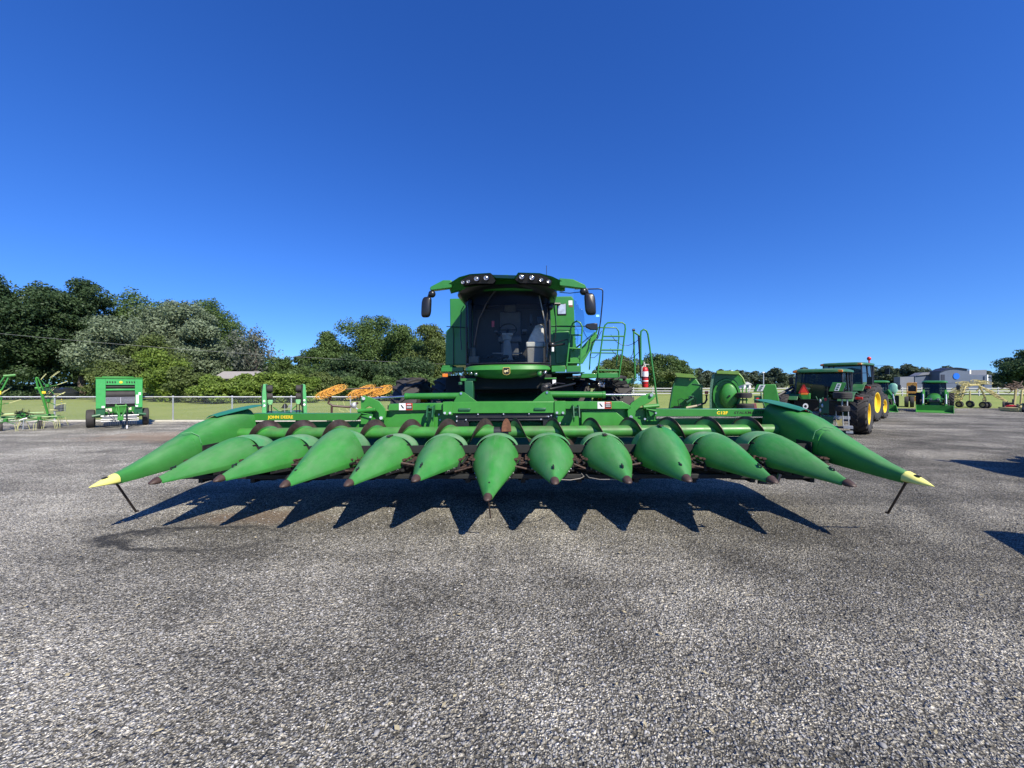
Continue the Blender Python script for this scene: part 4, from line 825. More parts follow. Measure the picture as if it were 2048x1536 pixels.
# ---- nose panel with emblem and headlamps
YN = 3.42
q = MB(); rings = []
N = 25
for (py, fwd, wf) in ((728.5, 0.10, 0.985), (731, 0.02, 1.0), (739, 0.0, 0.995), (748, 0.06, 0.93), (755.5, 0.14, 0.70), (757, 0.22, 0.62)):
    z = hz(py, YN, 1013); r = []
    for i in range(N):
        t = -1 + 2 * i / (N - 1); x = XC + 0.885 * wf * math.sin(t * math.pi / 2)
        zz = z + (0.045 * (abs(t) ** 2.5) if py > 745 else (-0.055 * abs(t) ** 3 if py < 735 else 0))
        r.append(Vector((x, YN + fwd + 0.42 * (1 - math.cos(t * math.pi / 2)) ** 1.1, zz)))
    rings.append(r)
back = [[Vector((p.x * 0.985, p.y + 0.06, p.z)) for p in rings[-1]], [Vector((p.x * 0.985, p.y + 0.06, p.z)) for p in rings[0]]]
q.loft(rings + back, 0, False, (False, False)); nose = q.build('nose_panel', M_greenb, COMB, ang=45)
for xs in ((1079, 747.5, 4.4), (1090, 745.5, 4.0), (953, 749, 3.4), (943, 747, 3.2)):
    c = hp(xs[0], xs[1], YN + 0.22); r = xs[2] / FPX * 7.9; t = math.asin(max(-1, min(1, (c.x - XC) / 0.87))) / (math.pi / 2); c.y = YN + 0.42 * (1 - math.cos(t * math.pi / 2)) ** 1.1 + 0.02
    q = MB(); q.lathe([(r * 0.9, -0.02), (r * 1.12, -0.015), (r * 1.15, 0.08), (r * 0.9, 0.08)], c, 'y', 18); hl = q.build('headlamp', M_dkgreen if xs[0] < 1085 else M_plastic, nose); q = MB(); q.ell(c + Vector((0, 0.0, 0)), (r * 0.9, 0.02, r * 0.9), 14, 8); q.build('lens', M_lens if xs[0] != 1079 else M_greenb, hl)
# emblem: black shield with a yellow border and a leaping deer
ec = hp(1013, 742, YN); ey = YN - 0.012
def shield(s_, dz=0): return [(ec.x + x * s_, ec.z + dz + z * s_) for x, z in ((-0.07, 0.062), (-0.055, 0.074), (0.055, 0.074), (0.07, 0.062), (0.072, -0.045), (0.045, -0.07), (0.02, -0.074), (0, -0.082), (-0.02, -0.074), (-0.045, -0.07), (-0.072, -0.045))]
q = MB(); q.prism(shield(1.0), ey, ey + 0.03); em = q.build('emblem', mat('emblem_border', (0.55, 0.42, 0.10), 0.4), nose)
q = MB(); q.prism(shield(0.87), ey - 0.004, ey); q.build('emblem_field', M_dark, em)
deer = [(-0.050, 0.012), (-0.040, 0.022), (-0.012, 0.020), (0.010, 0.016), (0.024, 0.026), (0.030, 0.040), (0.020, 0.046), (0.034, 0.046), (0.040, 0.038), (0.052, 0.030), (0.042, 0.026), (0.036, 0.012), (0.030, 0.000), (0.044, -0.012), (0.050, -0.026), (0.040, -0.018), (0.020, -0.008), (-0.010, -0.006), (-0.026, -0.014), (-0.020, -0.030), (-0.032, -0.046), (-0.034, -0.026), (-0.044, -0.010), (-0.056, -0.020), (-0.048, 0.000)]
q = MB(); q.prism([(ec.x + x * .85, ec.z + z * .85 - 0.004) for x, z in deer], ey - 0.007, ey - 0.004); q.build('emblem_deer', mat('pale_emblem_gold', (0.75, 0.62, 0.30), 0.4), em)
# ---- grain tank body panels and engine deck behind the cab
YT = 5.15
q = MB(); TL = hx(900, YT, 650) ; q.prism([(TL, hz(597, YT, 900)), (-0.80, hz(597, YT, 900)), (-0.80, hz(731, YT, 900)), (hx(890, YT, 730), hz(731, YT, 890)), (hx(892, YT, 662), hz(662, YT, 890)), (TL, hz(655, YT, 890))], YT, YT + 2.6)
q.build('side_body_panel', M_green, COMB, bevel=0.02)
q = MB(); TRx = hx(1150, YT, 650); q.prism([(0.75, hz(592, YT, 1150)), (hx(1146, YT), hz(592, YT, 1150)), (hx(1150, YT), hz(598, YT, 1150)), (hx(1152, YT), hz(652, YT, 1150)), (hx(1156, YT), hz(731, YT, 1156)), (0.75, hz(731, YT, 1156))], YT, YT + 2.6)
SP = q.build('side_body_panel', M_green, COMB, bevel=0.02)
q = MB(); q.bx(-0.85, 0.80, YT + 0.12, YT + 2.6, 2.0, hz(590, YT, 1100)); q.bx(-1.3, 1.3, YT + 2.6, YT + 6.0, 1.4, 3.5); q.build('grain_tank', M_dkgreen, COMB, bevel=0.03)
# panel lines and a lower contour on the right panel
q = MB()
q.tube([H(1103, 652, YT - .005), H(1150, 652.5, YT - .005)], 0.012, 6); q.tube([H(1105, 662, YT - .005), H(1118, 659.5, YT - .005), H(1140, 660, YT - .005)], 0.008, 6); q.tube([H(1104, 590, YT - .005), H(1112, 640, YT - .005), H(1115, 690, YT - 0.005), H(1120, 728, YT - .005)], 0.010, 6)
q.build('panel_trim', M_dkgreen, SP)
q = MB(); q.prism(pz([(1107, 664), (1138, 662), (1137, 700), (1133, 722), (1122, 728), (1112, 728)], YT - 0.02), YT - 0.03, YT - 0.002); q.build('access_door', M_green, SP, bevel=0.012)
for (x0, y0_, x1, y1_, mt) in ((1137, 601, 1145, 610, M_white), (1138, 610.5, 1145.5, 614, M_rust), (1099, 600, 1104, 606.5, M_white)):
    q = MB(); rect_px(q, x0, y0_, x1, y1_, YT - 0.004, YT - 0.001); q.build('sticker', mt, SP, smooth=False)
# left grab handles and trim
q = MB(); q.tube([H(928, 612, 4.9), H(922, 622, 4.85), H(921, 670, 4.85), H(923, 700, 4.85)], 0.012, 6); q.tube([H(906, 655, YT - .03), H(907, 670, YT - .05), H(907, 731, YT - .05)], 0.010, 6); q.tube([H(893, 653, YT - .03), H(932, 655, YT - .03)], 0.010, 6); q.build('grab_handle', M_plastic, COMB)
# ---- platforms
def beam(x0, y0, x1, y1, ya, dep, nm='platform_beam', mt=None):
    q = MB(); rect_px(q, x0, y0, x1, y1, ya, ya + dep); return q.build(nm, mt or M_green, COMB, bevel=0.008)
beam(882, 735, 927, 743, 4.55, 0.08); beam(884, 731, 905, 735, 4.65, 0.5)
beam(1103, 731.5, 1131, 743.5, 3.95, 0.08); beam(1133, 731.5, 1162, 743.5, 3.95, 0.08); beam(1162, 747, 1194, 755.5, 4.25, 0.08); beam(1196, 746, 1236, 755.5, 4.25, 0.08); beam(1222, 758, 1268, 767, 4.55, 0.08)
q = MB(); a = H(1104, 741, 4.03); b = H(1236, 741, 4.9); q.bx(a.x, 1.65, 4.03, 5.2, a.z - 0.06, a.z - 0.04); a = H(1165, 754, 4.33); q.bx(1.3, 2.0, 4.33, 5.6, a.z - 0.02, a.z); q.bx(-1.35, -0.85, 4.64, 5.2, hz(739, 4.6) - .02, hz(739, 4.6)); a = H(1230, 765, 4.6); q.bx(2.05, 2.65, 4.6, 5.8, a.z - 0.02, a.z); q.build('platform_deck', M_dkgreen, COMB)
q = MB(); q.bx(1.95, 2.65, 4.30, 4.34, hz(751, 4.3), hz(745, 4.3)); 
# railings, drawn as bent tubes
YA, Y2, Y3 = 4.0, 4.3, 4.9
def tubes(name, lines, r=0.018, mt=None):
    q = MB()
    for (y, pts) in lines:
        P = [H(a, b, y) for a, b in pts]; q.tube(P, r, 8)
    return q.build(name, mt or M_green, COMB, ang=60)
Z = lambda a, b: (820 + 0.2441 * a, 520 + 0.2441 * b)
def zl(*pts): return [Z(a, b) for a, b in pts]
tubes('ladder_rail', [(YA, zl((1283, 870), (1302, 700), (1318, 560), (1335, 518), (1365, 500), (1395, 515), (1412, 550), (1402, 700), (1388, 915))), (YA, zl((1318, 615), (1405, 615))), (YA, zl((1300, 722), (1396, 727))), (YA, zl((1288, 843), (1390, 842)))])
tubes('handrail', [(Y2, zl((1533, 962), (1560, 760), (1585, 580), (1597, 535), (1620, 514), (1740, 512), (1762, 530), (1765, 565), (1740, 760), (1710, 962))), (Y2, zl((1580, 625), (1752, 625))), (Y2, zl((1562, 737), (1738, 737))), (Y2, zl((1540, 903), (1712, 905)))])
tubes('handrail', [(Y3, zl((1690, 870), (1712, 640), (1710, 585), (1690, 555), (1540, 553))), (Y3, zl((1520, 655), (1700, 657))), (Y3, zl((1480, 760), (1690, 762))), (Y3, zl((1470, 900), (1478, 780), (1505, 660), (1540, 553)))], 0.016)
tubes('gate_post', [(4.6, zl((1832, 580), (1838, 780), (1845, 975))), (4.6, zl((1835, 590), (1885, 625)))], 0.020); tubes('post_cap', [(4.6, zl((1822, 574), (1842, 574)))], 0.030, M_plastic)
tubes('ladder_rail', [(4.35, zl((1892, 860), (1890, 620), (1893, 585), (1915, 568), (1938, 580), (1950, 610), (1990, 900), (2030, 1190))), (4.35, zl((1900, 860), (1905, 820)))], 0.020)
tubes('guard_strut', [(4.7, zl((1873, 620), (1884, 800), (1890, 960)))], 0.022, M_plastic)
ch = lambda pts, y: (y, zl(*pts))
tubes('safety_chain', [ch([(1645, 610), (1690, 670), (1740, 698), (1790, 700), (1840, 680), (1885, 640)], 4.5), ch([(1640, 725), (1690, 780), (1745, 815), (1790, 828), (1840, 790), (1880, 750)], 4.5), ch([(1835, 690), (1825, 770), (1800, 810), (1760, 822)], 4.6), ch([(1475, 800), (1510, 800), (1545, 770)], 4.4), ch([(1410, 560), (1440, 620), (1490, 690), (1540, 640), (1570, 580)], 4.3)], 0.006, M_plastic)
# ladder folded beside the cab: green wedge panel
q = MB(); q.prism(pz(zl((1395, 728), (1520, 588), (1536, 612), (1505, 700), (1415, 850), (1310, 852), (1312, 740)), 4.6), 4.6, 4.66); q.build('ladder_guard', M_greenb, COMB, bevel=0.01)
q = MB(); q.tube([H(*Z(1330, 745), 4.58), H(*Z(1520, 590), 4.58)], 0.02, 6); q.build('guard_edge', M_green, COMB)
# open cab door: glass pane in a black bent frame, hinged at the cab side
dy = 4.35
q = MB(); fr = [H(a, b, dy) for a, b in zl((1455, 238), (1540, 236), (1570, 238), (1580, 255), (1578, 330), (1562, 500), (1545, 600), (1530, 645))]; q.tube(fr, 0.014, 7); q.tube([H(a, b, dy) for a, b in zl((1350, 238), (1460, 237))], 0.010, 6); dr = q.build('door_frame', M_plastic, COMB)
q = MB(); q.prism(pz(zl((1340, 245), (1575, 240), (1573, 340), (1558, 500), (1520, 590), (1410, 690), (1350, 690)), dy), dy, dy + 0.006); q.build('door_glass', M_doorglass, dr, smooth=False)
q = MB(); q.prism(pz(zl((1525, 448), (1550, 448), (1552, 465), (1525, 466)), dy - 0.002), dy - 0.003, dy - 0.001); q.build('glass_sticker', mat('pale_cyan_sticker', (0.35, 0.75, 0.8), 0.4), dr)
q = MB(); q.prism(pz(zl((1436, 535), (1450, 522), (1500, 516), (1538, 518), (1540, 573), (1480, 570), (1445, 552)), 4.1), 4.1, 4.17); lm = q.build('lower_mirror', M_plastic, COMB, bevel=0.012); q = MB(); q.tube([H(*Z(1190, 540), 4.1), H(*Z(1440, 543), 4.1)], 0.010, 6); q.build('mirror_stalk', M_plastic, lm)
# work lamp and cab-side plumbing
q = MB(); rect_px(q, *Z(1205, 358), *Z(1282, 452), 4.2, 4.28); wl = q.build('work_lamp', M_plastic, COMB, bevel=0.012); q = MB(); rect_px(q, *Z(1212, 363), *Z(1276, 440), 4.194, 4.2); q.build('lens', mat('pale_lens', (0.55, 0.57, 0.55), 0.15, metal=0.4, var=0.3, scale=12), wl)
q = MB(); q.tube([H(*Z(1150, 360), 4.1), H(*Z(1230, 360), 4.15)], 0.03, 8); q.ell(H(*Z(1150, 385), 4.05), (0.06, 0.05, 0.07)); q.tube([H(*Z(1180, 300), 4.1), H(*Z(1185, 400), 4.1), H(*Z(1195, 520), 4.12), H(*Z(1190, 640), 4.12), H(*Z(1170, 665), 4.1)], 0.011, 6); q.tube([H(*Z(1140, 690), 4.05), H(*Z(1290, 650), 4.05), H(*Z(1300, 690), 4.05)], 0.012, 6); q.tube([H(*Z(1190, 700), 4.1), H(*Z(1270, 686), 4.1)], 0.022, 8); q.ell(H(*Z(1160, 695), 4.02), (0.08, 0.06, 0.06)); q.tube([H(*Z(1225, 265), 3.8), H(*Z(1310, 272), 3.8), H(*Z(1395, 262), 3.6)], 0.008, 6)
q.build('door_hinge', M_plastic, COMB)
q = MB(); q.cyl(H(*Z(1168, 715), 4.0), H(*Z(1168, 750), 4.0), 0.03, n=10); q.build('washer_nozzle', M_white, COMB)
# ---- lower body: feeder house, steering levers, hydraulics
q = MB(); YH = 3.0
q.prism([(2.72, 1.02), (4.6, 1.55), (5.4, 1.75), (5.4, 1.15), (4.4, 0.95), (2.72, 0.62)], -0.73, 0.67, axis='x'); q.build('feeder_house', M_dkgreen, COMB, bevel=0.02)
q = MB(); q.bx(-0.62, 0.56, 2.64, 2.72, 1.30, 1.34); q.bx(-0.7, 0.66, 2.66, 2.74, 1.42, 1.46); q.build('feeder_crossbar', M_dkgreen, COMB)
q = MB(); q.bx(-1.0, 0.95, 4.0, 5.1, 1.72, 2.02); q.bx(-1.5, 1.5, 4.9, 5.1, 1.45, 2.05); q.build('front_frame', M_dark, COMB, bevel=0.01)
beam(921, 757, 951, 762, 3.75, 0.30, 'cab_step', M_greenb); beam(1089, 755.5, 1113, 758, 3.75, 0.25, 'cab_step', M_greenb)
q = MB(); rect_px(q, 929, 762, 946, 800, 3.6, 3.8); q.cyl(H(920, 764, 3.6), H(921, 770, 3.6), 0.04, n=10); q.build('feeder_side_arm', M_dkgreen, COMB, bevel=0.01)
q = MB(); q.ell(H(1091, 775, 3.2), (0.09, 0.08, 0.08)); q.cyl(H(1088, 779, 3.1), H(1086, 772, 3.4), 0.06, n=12); q.box(H(1096, 772, 3.3), (0.10, 0.1, 0.12)); q.build('gearbox', M_black, COMB, bevel=0.008)
q = MB(); q.tube([H(1100, 778, 3.0), H(1120, 774, 3.1), H(1142, 769, 3.3), H(1150, 767, 3.5)], 0.018, 7); q.tube([H(1098, 772, 3.1), H(1112, 766, 3.2), H(1130, 768, 3.3)], 0.012, 6); q.build('hydraulic_hose', M_plastic, COMB)
q = MB(); rect_px(q, 1105, 759.5, 1112, 768, 3.6, 3.61); q.build('decal_plate', M_white, COMB)
q = MB(); rect_px(q, 884.5, 747.5, 895, 754, 4.45, 4.5); q.build('marker_lamp', M_orange, COMB, bevel=0.008); q = MB(); q.bx(hx(890, 4.5), hx(905, 4.5), 4.5, 4.56, hz(747, 4.5), hz(743, 4.5)); q.build('lamp_bracket', M_black, COMB)
q = MB(); random.seed(12)
for i in range(26): q.cyl(H(random.uniform(1170, 1260), random.uniform(757, 775), 4.5), H(random.uniform(1170, 1260), random.uniform(757, 775), 4.6), random.uniform(.01, .03), n=7)
for i in range(8):
    a = H(random.uniform(1150, 1230), random.uniform(752, 768), 4.4); q.tube([a, a + Vector((.15, .1, -.08)), a + Vector((.3, 0, .0))], 0.012, 6)
q.build('hydraulic_valves', M_dark, COMB)
q = MB()
for i in range(14): q.cyl(H(random.uniform(1196, 1210), random.uniform(760, 776), 4.35), H(random.uniform(1196, 1210), random.uniform(760, 776), 4.4), 0.012, n=6)
q.build('hose_fittings', M_steel, COMB)
# ---- dual front wheels and steering wheels
def wheel(x, y, Rr, w, lugs, nm='drive_wheel'):
    t = MB(); rm = MB(); tyre((t, rm), (x, y, Rr - 0.02), 0, Rr, w, lugs, rim_r=0.50)
    o = t.build(nm, M_rubber, COMB, ang=35); rm.build('rim', M_yellow, o); return o
for x in (-3.22, -2.30, -1.42, 1.42, 2.30, 3.22)[1:5] if False else (-2.62, -1.62, 1.62, 2.62): wheel(x, 6.0, 1.03, 0.70, 20)
for x in (-1.45, 1.45): wheel(x, 10.2, 0.80, 0.60, 18, 'steering_wheel_tyre')
q = MB(); q.cyl((-2.7, 6.0, 1.02), (2.7, 6.0, 1.02), 0.16, n=16); q.bx(-1.0, 1.0, 5.6, 10.0, 0.9, 1.7); q.build('axle_frame', M_dark, COMB, bevel=0.01)
# ---- fire extinguisher hanging on the ladder rail
FY = 4.30
fc = hp(1290, 750, FY); FM = HM @ Matrix.Translation((fc.x, FY, 0)); set_off((fc.x, FY, 0))
FE = thing('fire_extinguisher', 'red fire extinguisher with white label hung on the combine ladder rail', 'fire extinguisher', matrix=FM)
zt_, zb_ = hz(734, FY, 1290), hz(775, FY, 1290); q = MB(); r = 0.065
q.lathe([(0.001, zb_), (r * 0.9, zb_), (r, zb_ + 0.02), (r, zt_ - 0.06), (r * 0.75, zt_ - 0.015), (r * 0.35, zt_), (0.001, zt_)], (fc.x, FY, 0), 'z', 22); b = q.build('cylinder', M_red, FE, ang=50)
q = MB(); q.lathe([(r + 0.0015, zb_ + 0.235), (r + 0.003, zb_ + 0.235), (r + 0.003, zb_ + 0.345), (r + 0.0015, zb_ + 0.345)], (fc.x, FY, 0), 'z', 22); q.lathe([(r + 0.0015, zb_ + 0.13), (r + 0.003, zb_ + 0.13), (r + 0.003, zb_ + 0.155), (r + 0.0015, zb_ + 0.155)], (fc.x, FY, 0), 'z', 22); None
for za, zc_ in ((.235, .345), (.13, .155)):
    q = MB(); q.lathe([(r + 0.0015, zb_ + za), (r + 0.003, zb_ + za), (r + 0.003, zb_ + zc_), (r + 0.0015, zb_ + zc_)], (fc.x, FY, 0), 'z', 22); q.build('label_band', M_white, b)
q = MB(); q.lathe([(r + 0.002, zb_ + 0.205), (r + 0.006, zb_ + 0.205), (r + 0.006, zb_ + 0.222), (r + 0.002, zb_ + 0.222)], (fc.x, FY, 0), 'z', 22); q.lathe([(r + 0.002, zb_ + 0.09), (r + 0.006, zb_ + 0.09), (r + 0.006, zb_ + 0.10), (r + 0.002, zb_ + 0.10)], (fc.x, FY, 0), 'z', 22); q.build('strap', M_black, b)
q = MB(); q.cyl((fc.x, FY, zt_), (fc.x, FY, zt_ + 0.05), 0.02, n=10); q.box((fc.x + 0.03, FY, zt_ + 0.055), (0.11, 0.02, 0.015)); q.box((fc.x - 0.015, FY, zt_ + 0.085), (0.02, 0.02, 0.05)); q.tube([(fc.x - .02, FY, zt_ + .03), (fc.x - .07, FY - .02, zt_ - .02), (fc.x - .075, FY - .02, zt_ - .2)], 0.01, 6); q.build('valve', mat('grey_valve', (.45, .43, .38), .5), FE)
# ------------------------------------------------------------------ foliage
set_off((0, 0, 0))
def leaf_mat(name, c1, c2, tr=0.32):
    m = base_mat(name); n, l = nodes_of(m); b = n['Principled BSDF']; out = [x for x in n if x.type == 'OUTPUT_MATERIAL'][0]
    b.inputs['Roughness'].default_value = 0.55; b.inputs['Specular IOR Level'].default_value = 0.3
    g = n.new('ShaderNodeNewGeometry'); tc = n.new('ShaderNodeTexCoord'); nz = n.new('ShaderNodeTexNoise'); nz.inputs['Scale'].default_value = 0.7; nz.inputs['Detail'].default_value = 3
    l.new(tc.outputs['Object'], nz.inputs['Vector'])
    mr = n.new('ShaderNodeMapRange'); mr.inputs[1].default_value = 0.35; mr.inputs[2].default_value = 0.65; l.new(nz.outputs[0], mr.inputs[0])
    ad = n.new('ShaderNodeMath'); ad.operation = 'MULTIPLY_ADD'; ad.inputs[1].default_value = 0.55; l.new(g.outputs['Random Per Island'], ad.inputs[0])
    mh = n.new('ShaderNodeMath'); mh.operation = 'MULTIPLY'; mh.inputs[1].default_value = 0.5; l.new(mr.outputs[0], mh.inputs[0]); l.new(mh.outputs[0], ad.inputs[2])
    mx = n.new('ShaderNodeMixRGB'); mx.inputs[1].default_value = (*c1, 1); mx.inputs[2].default_value = (*c2, 1); l.new(ad.outputs[0], mx.inputs[0]); l.new(mx.outputs[0], b.inputs['Base Color'])
    t = n.new('ShaderNodeBsdfTranslucent'); l.new(mx.outputs[0], t.inputs[0]); ms = n.new('ShaderNodeMixShader'); ms.inputs[0].default_value = tr
    l.new(b.outputs[0], ms.inputs[1]); l.new(t.outputs[0], ms.inputs[2]); l.new(ms.outputs[0], out.inputs[0]); return m
LM = {
 'dark': leaf_mat('dark_leaves', (0.028, 0.058, 0.024), (0.075, 0.125, 0.048)),
 'mid': leaf_mat('green_leaves', (0.049, 0.096, 0.029), (0.138, 0.210, 0.061)),
 'silver': leaf_mat('silvery_leaves', (0.085, 0.125, 0.062), (0.265, 0.325, 0.205)),
 'grey': leaf_mat('grey_leaves', (0.070, 0.085, 0.062), (0.20, 0.22, 0.17)),
 'bright': leaf_mat('bright_shrub_leaves', (0.083, 0.143, 0.022), (0.220, 0.308, 0.055)),
 'olive': leaf_mat('olive_leaves', (0.063, 0.099, 0.027), (0.158, 0.203, 0.060)),
 'pine': leaf_mat('far_tree_leaves', (0.049, 0.077, 0.049), (0.119, 0.154, 0.091)),
}
M_bark = mat('bark', (0.12, 0.095, 0.075), 0.9, var=0.35, scale=9, bump=0.6, fine=20)
def leaf_mesh(name, centers, radii, per, size, seed, mt, flat=0.6, up=0.3):
    rng = np.random.default_rng(seed); P = []; Nn = []
    for (c, r) in zip(centers, radii):
        n = per; d = rng.normal(size=(n, 3)); d[:, 2] += 0.15; d /= np.linalg.norm(d, axis=1)[:, None]
        rad = (rng.random(n) ** 0.33); P.append(np.array(c) + d * np.array(r) * rad[:, None] * (0.85 + 0.3 * rng.random((n, 1)))); Nn.append(d)
    P = np.concatenate(P); D = np.concatenate(Nn); N = len(P)
    nrm = D * flat + rng.normal(size=(N, 3)) * 0.55 + np.array([0, 0, up]); nrm /= np.linalg.norm(nrm, axis=1)[:, None]
    a = rng.normal(size=(N, 3)); u = np.cross(nrm, a); u /= np.linalg.norm(u, axis=1)[:, None]; v = np.cross(nrm, u)
    s = size * (0.6 + 0.8 * rng.random((N, 1)))
    q = np.stack([P - u * s * 0.5, P + v * s * 0.28 + nrm * s * 0.06, P + u * s * 0.5, P - v * s * 0.28 + nrm * s * 0.06], 1).reshape(-1, 3)
    me = bpy.data.meshes.new(name); me.vertices.add(len(q)); me.vertices.foreach_set('co', q.ravel())
    F = np.arange(len(q)).astype(np.int32); me.loops.add(len(F)); me.loops.foreach_set('vertex_index', F); me.polygons.add(N); me.polygons.foreach_set('loop_start', (np.arange(N) * 4).astype(np.int32)); me.update(calc_edges=True)
    me.materials.append(mt); return me
def make_tree(name, label, cat, px, top, D, hw, kind, seed, base_frac=0.12, clumps=46, per=150, size=0.34, shape='round', group=None, trunk=True, zbase=0.0, squash=1.0, basepx=None, lean=0.0):
    """px: centre column in the photograph, top: crown top row, D: distance, hw: half width in pixels"""
    rng = np.random.default_rng(seed); x = (px - 1024) / FPX * D; H_ = CAM_H + (768 - top) / FPX * D; Rr = hw / FPX * D
    root = thing(name, label, cat, (x, D, zbase), 0, group)
    cb = H_ * base_frac; hh = (H_ - cb) / 2; cz = cb + hh; C = []; Rd = []
    nl = max(5, clumps // 7); lobes = []
    for i in range(nl):
        t = i / max(1, nl - 1); zz = -0.85 + 1.6 * t + rng.uniform(-.1, .1)
        prof = {'round': math.sqrt(max(0.05, 1 - (zz * 0.92) ** 2)), 'cone': max(0.12, 0.95 - 0.5 * (zz + 1)), 'top': math.sqrt(max(0.05, 1 - zz ** 2)) * (0.75 + 0.3 * zz), 'bush': math.sqrt(max(0.1, 1 - max(0, zz) ** 2))}[shape]
        a = i * 2.4 + rng.uniform(-.5, .5); rr = 0.50 * prof
        lobes.append((rr * math.cos(a) * Rr, rr * math.sin(a) * Rr * squash, cz + zz * hh * 0.80, prof))
    for i in range(clumps):
        L = lobes[i % nl]; d = rng.normal(size=3); d /= np.linalg.norm(d); k = 0.46 * (0.55 + 0.45 * L[3])
        C.append((L[0] + d[0] * Rr * k, L[1] + d[1] * Rr * k * squash, min(H_ - 0.05 * hh, max(cb * 0.8, L[2] + d[2] * hh * 0.28))))
        q = rng.uniform(0.6, 1.05) * 0.36 * Rr * (0.7 + 0.5 * L[3]); Rd.append((q * 1.15, q * 1.15, min(q * 0.75, hh * 0.3)))
    C.append((lean * Rr, 0, H_ - hh * 0.22)); Rd.append((Rr * 0.26, Rr * 0.26, hh * 0.22))
    for L in lobes:   # inner mass
        C.append((L[0] * 0.5, L[1] * 0.5, L[2])); Rd.append((Rr * 0.55 * L[3], Rr * 0.5 * L[3], hh * 0.34)); C.append((L[0] * 0.3, L[1] * 0.3, L[2])); Rd.append((Rr * 0.62 * L[3], Rr * 0.5 * L[3], hh * 0.30))
    me = leaf_mesh('crown', C, Rd, int(per * (1.0 if D > 100 or kind == 'grey' else 2.3)), size * (1.0 if D > 100 else 0.86), seed, LM[kind]); o = bpy.data.objects.new('crown', me); COL.objects.link(o); o.parent = root
    if trunk:
        set_off((0, 0, 0)); q = MB(); r0 = max(0.10, H_ * 0.022)
        q.tube([(0, 0, -0.1), (0.02, 0, cb * 0.5), (0.1 * r0, 0, cb), (0.0, 0, cz), (lean * Rr, 0, H_ * 0.85)], [r0 * 1.3, r0, r0 * 0.9, r0 * 0.6, r0 * 0.2], 8)
        for i in range(5):
            L = lobes[(i * 2 + 1) % nl]; z0 = cb + (L[2] - cb) * 0.45; q.tube([(0, 0, z0), (L[0] * 0.6, L[1] * 0.6, (z0 + L[2]) / 2 + 0.1), (L[0] * 1.1, L[1] * 1.1, L[2])], [r0 * 0.45, r0 * 0.3, r0 * 0.12], 6)
        q.build('trunk', M_bark, root)
    return root
T = make_tree
GT = 'tall trees behind the fence at the left'
TREES = [
 ('tall dark tree cut by the left edge of the photo', -22, 540, 43, 82, 'dark', dict(base_frac=.10, clumps=70, per=170, size=.36)),
 ('tall dark tree second from the left edge, behind the rake arms', 78, 562, 47, 62, 'dark', dict(base_frac=.16, clumps=64, per=160, size=.36)),
 ('tall dark tree with a bump of foliage above the baler and bare lower trunk', 163, 560, 50, 56, 'dark', dict(base_frac=.20, clumps=64, per=160)),
 ('green leafy tree rising behind the baler, right of the bump topped tree', 262, 573, 55, 64, 'mid', dict(base_frac=.10, clumps=64, per=160)),
 ('broad silvery leaved tree right of the baler in the tree group', 338, 597, 52, 62, 'silver', dict(base_frac=.15, clumps=64, per=170, size=.36)),
 ('tall green tree behind the right side of the silvery trees', 425, 596, 62, 54, 'mid', dict(base_frac=.12, clumps=60, per=150)),
 ('silvery leaved tree right of the broadest silvery one', 405, 628, 52, 46, 'silver', dict(base_frac=.12, clumps=54, per=160, size=.36)),
 ('sparse grey tree at the right end of the left tree group', 512, 648, 52, 44, 'grey', dict(base_frac=.12, clumps=40, per=70, size=.34)),
 ('lower silvery tree above the baler, in front of darker trees', 222, 630, 45, 58, 'silver', dict(base_frac=.20, clumps=46, per=120, size=.33)),
 ('low green tree in front of the silvery trees', 310, 668, 44, 46, 'olive', dict(base_frac=.10, clumps=44, per=130, size=.3)),
 ('small green tree at the low gap between the two tree groups', 575, 712, 62, 34, 'mid', dict(base_frac=.08, clumps=36, per=100)),
 ('small round tree seen through the gap left of the central trees', 604, 706, 75, 16, 'dark', dict(base_frac=.08, clumps=24, per=90)),
 ('dark green tree at the left end of the central trees', 657, 668, 60, 40, 'mid', dict(base_frac=.08, clumps=54, per=150)),
 ('tallest tree of the central trees, with a ragged peak', 733, 629, 63, 54, 'mid', dict(base_frac=.08, clumps=66, per=160)),
 ('rounded green tree right of the tallest central tree', 806, 650, 60, 46, 'mid', dict(base_frac=.08, clumps=56, per=150)),
 ('olive green tree directly left of the combine body', 866, 648, 56, 44, 'olive', dict(base_frac=.06, clumps=56, per=150)),
 ('dark tree mostly hidden behind the combine cab', 930, 660, 60, 44, 'mid', dict(base_frac=.06, clumps=40, per=130)),
 ('low dark tree in front of the central trees, above the wheel rake', 700, 712, 50, 52, 'dark', dict(base_frac=.06, clumps=44, per=130)),
 ('low dark tree beside the combine wheels in front of the central trees', 812, 716, 50, 56, 'dark', dict(base_frac=.06, clumps=44, per=130)),
 ('round dark tree framed by the combine handrails', 1240, 709, 78, 42, 'olive', dict(base_frac=.06, clumps=50, per=130, size=.4)),
 ('small bushy tree just left of the tree framed by the handrails', 1205, 735, 70, 20, 'mid', dict(base_frac=.06, clumps=26, per=90, size=.4)),
 ('dark tree right behind the fire extinguisher', 1318, 709, 84, 36, 'mid', dict(base_frac=.06, clumps=50, per=130, size=.42)),
 ('lower tree sloping down right of the fire extinguisher tree', 1362, 722, 86, 30, 'mid', dict(base_frac=.06, clumps=40, per=110, size=.42)),
 ('low olive tree at the foot of the trees right of the ladder', 1345, 744, 70, 32, 'olive', dict(base_frac=.04, clumps=30, per=110, size=.38)),
 ('big dark tree cut by the right edge of the photo beside the low building', 2092, 694, 62, 58, 'dark', dict(base_frac=.14, clumps=64, per=170, size=.42)),
]
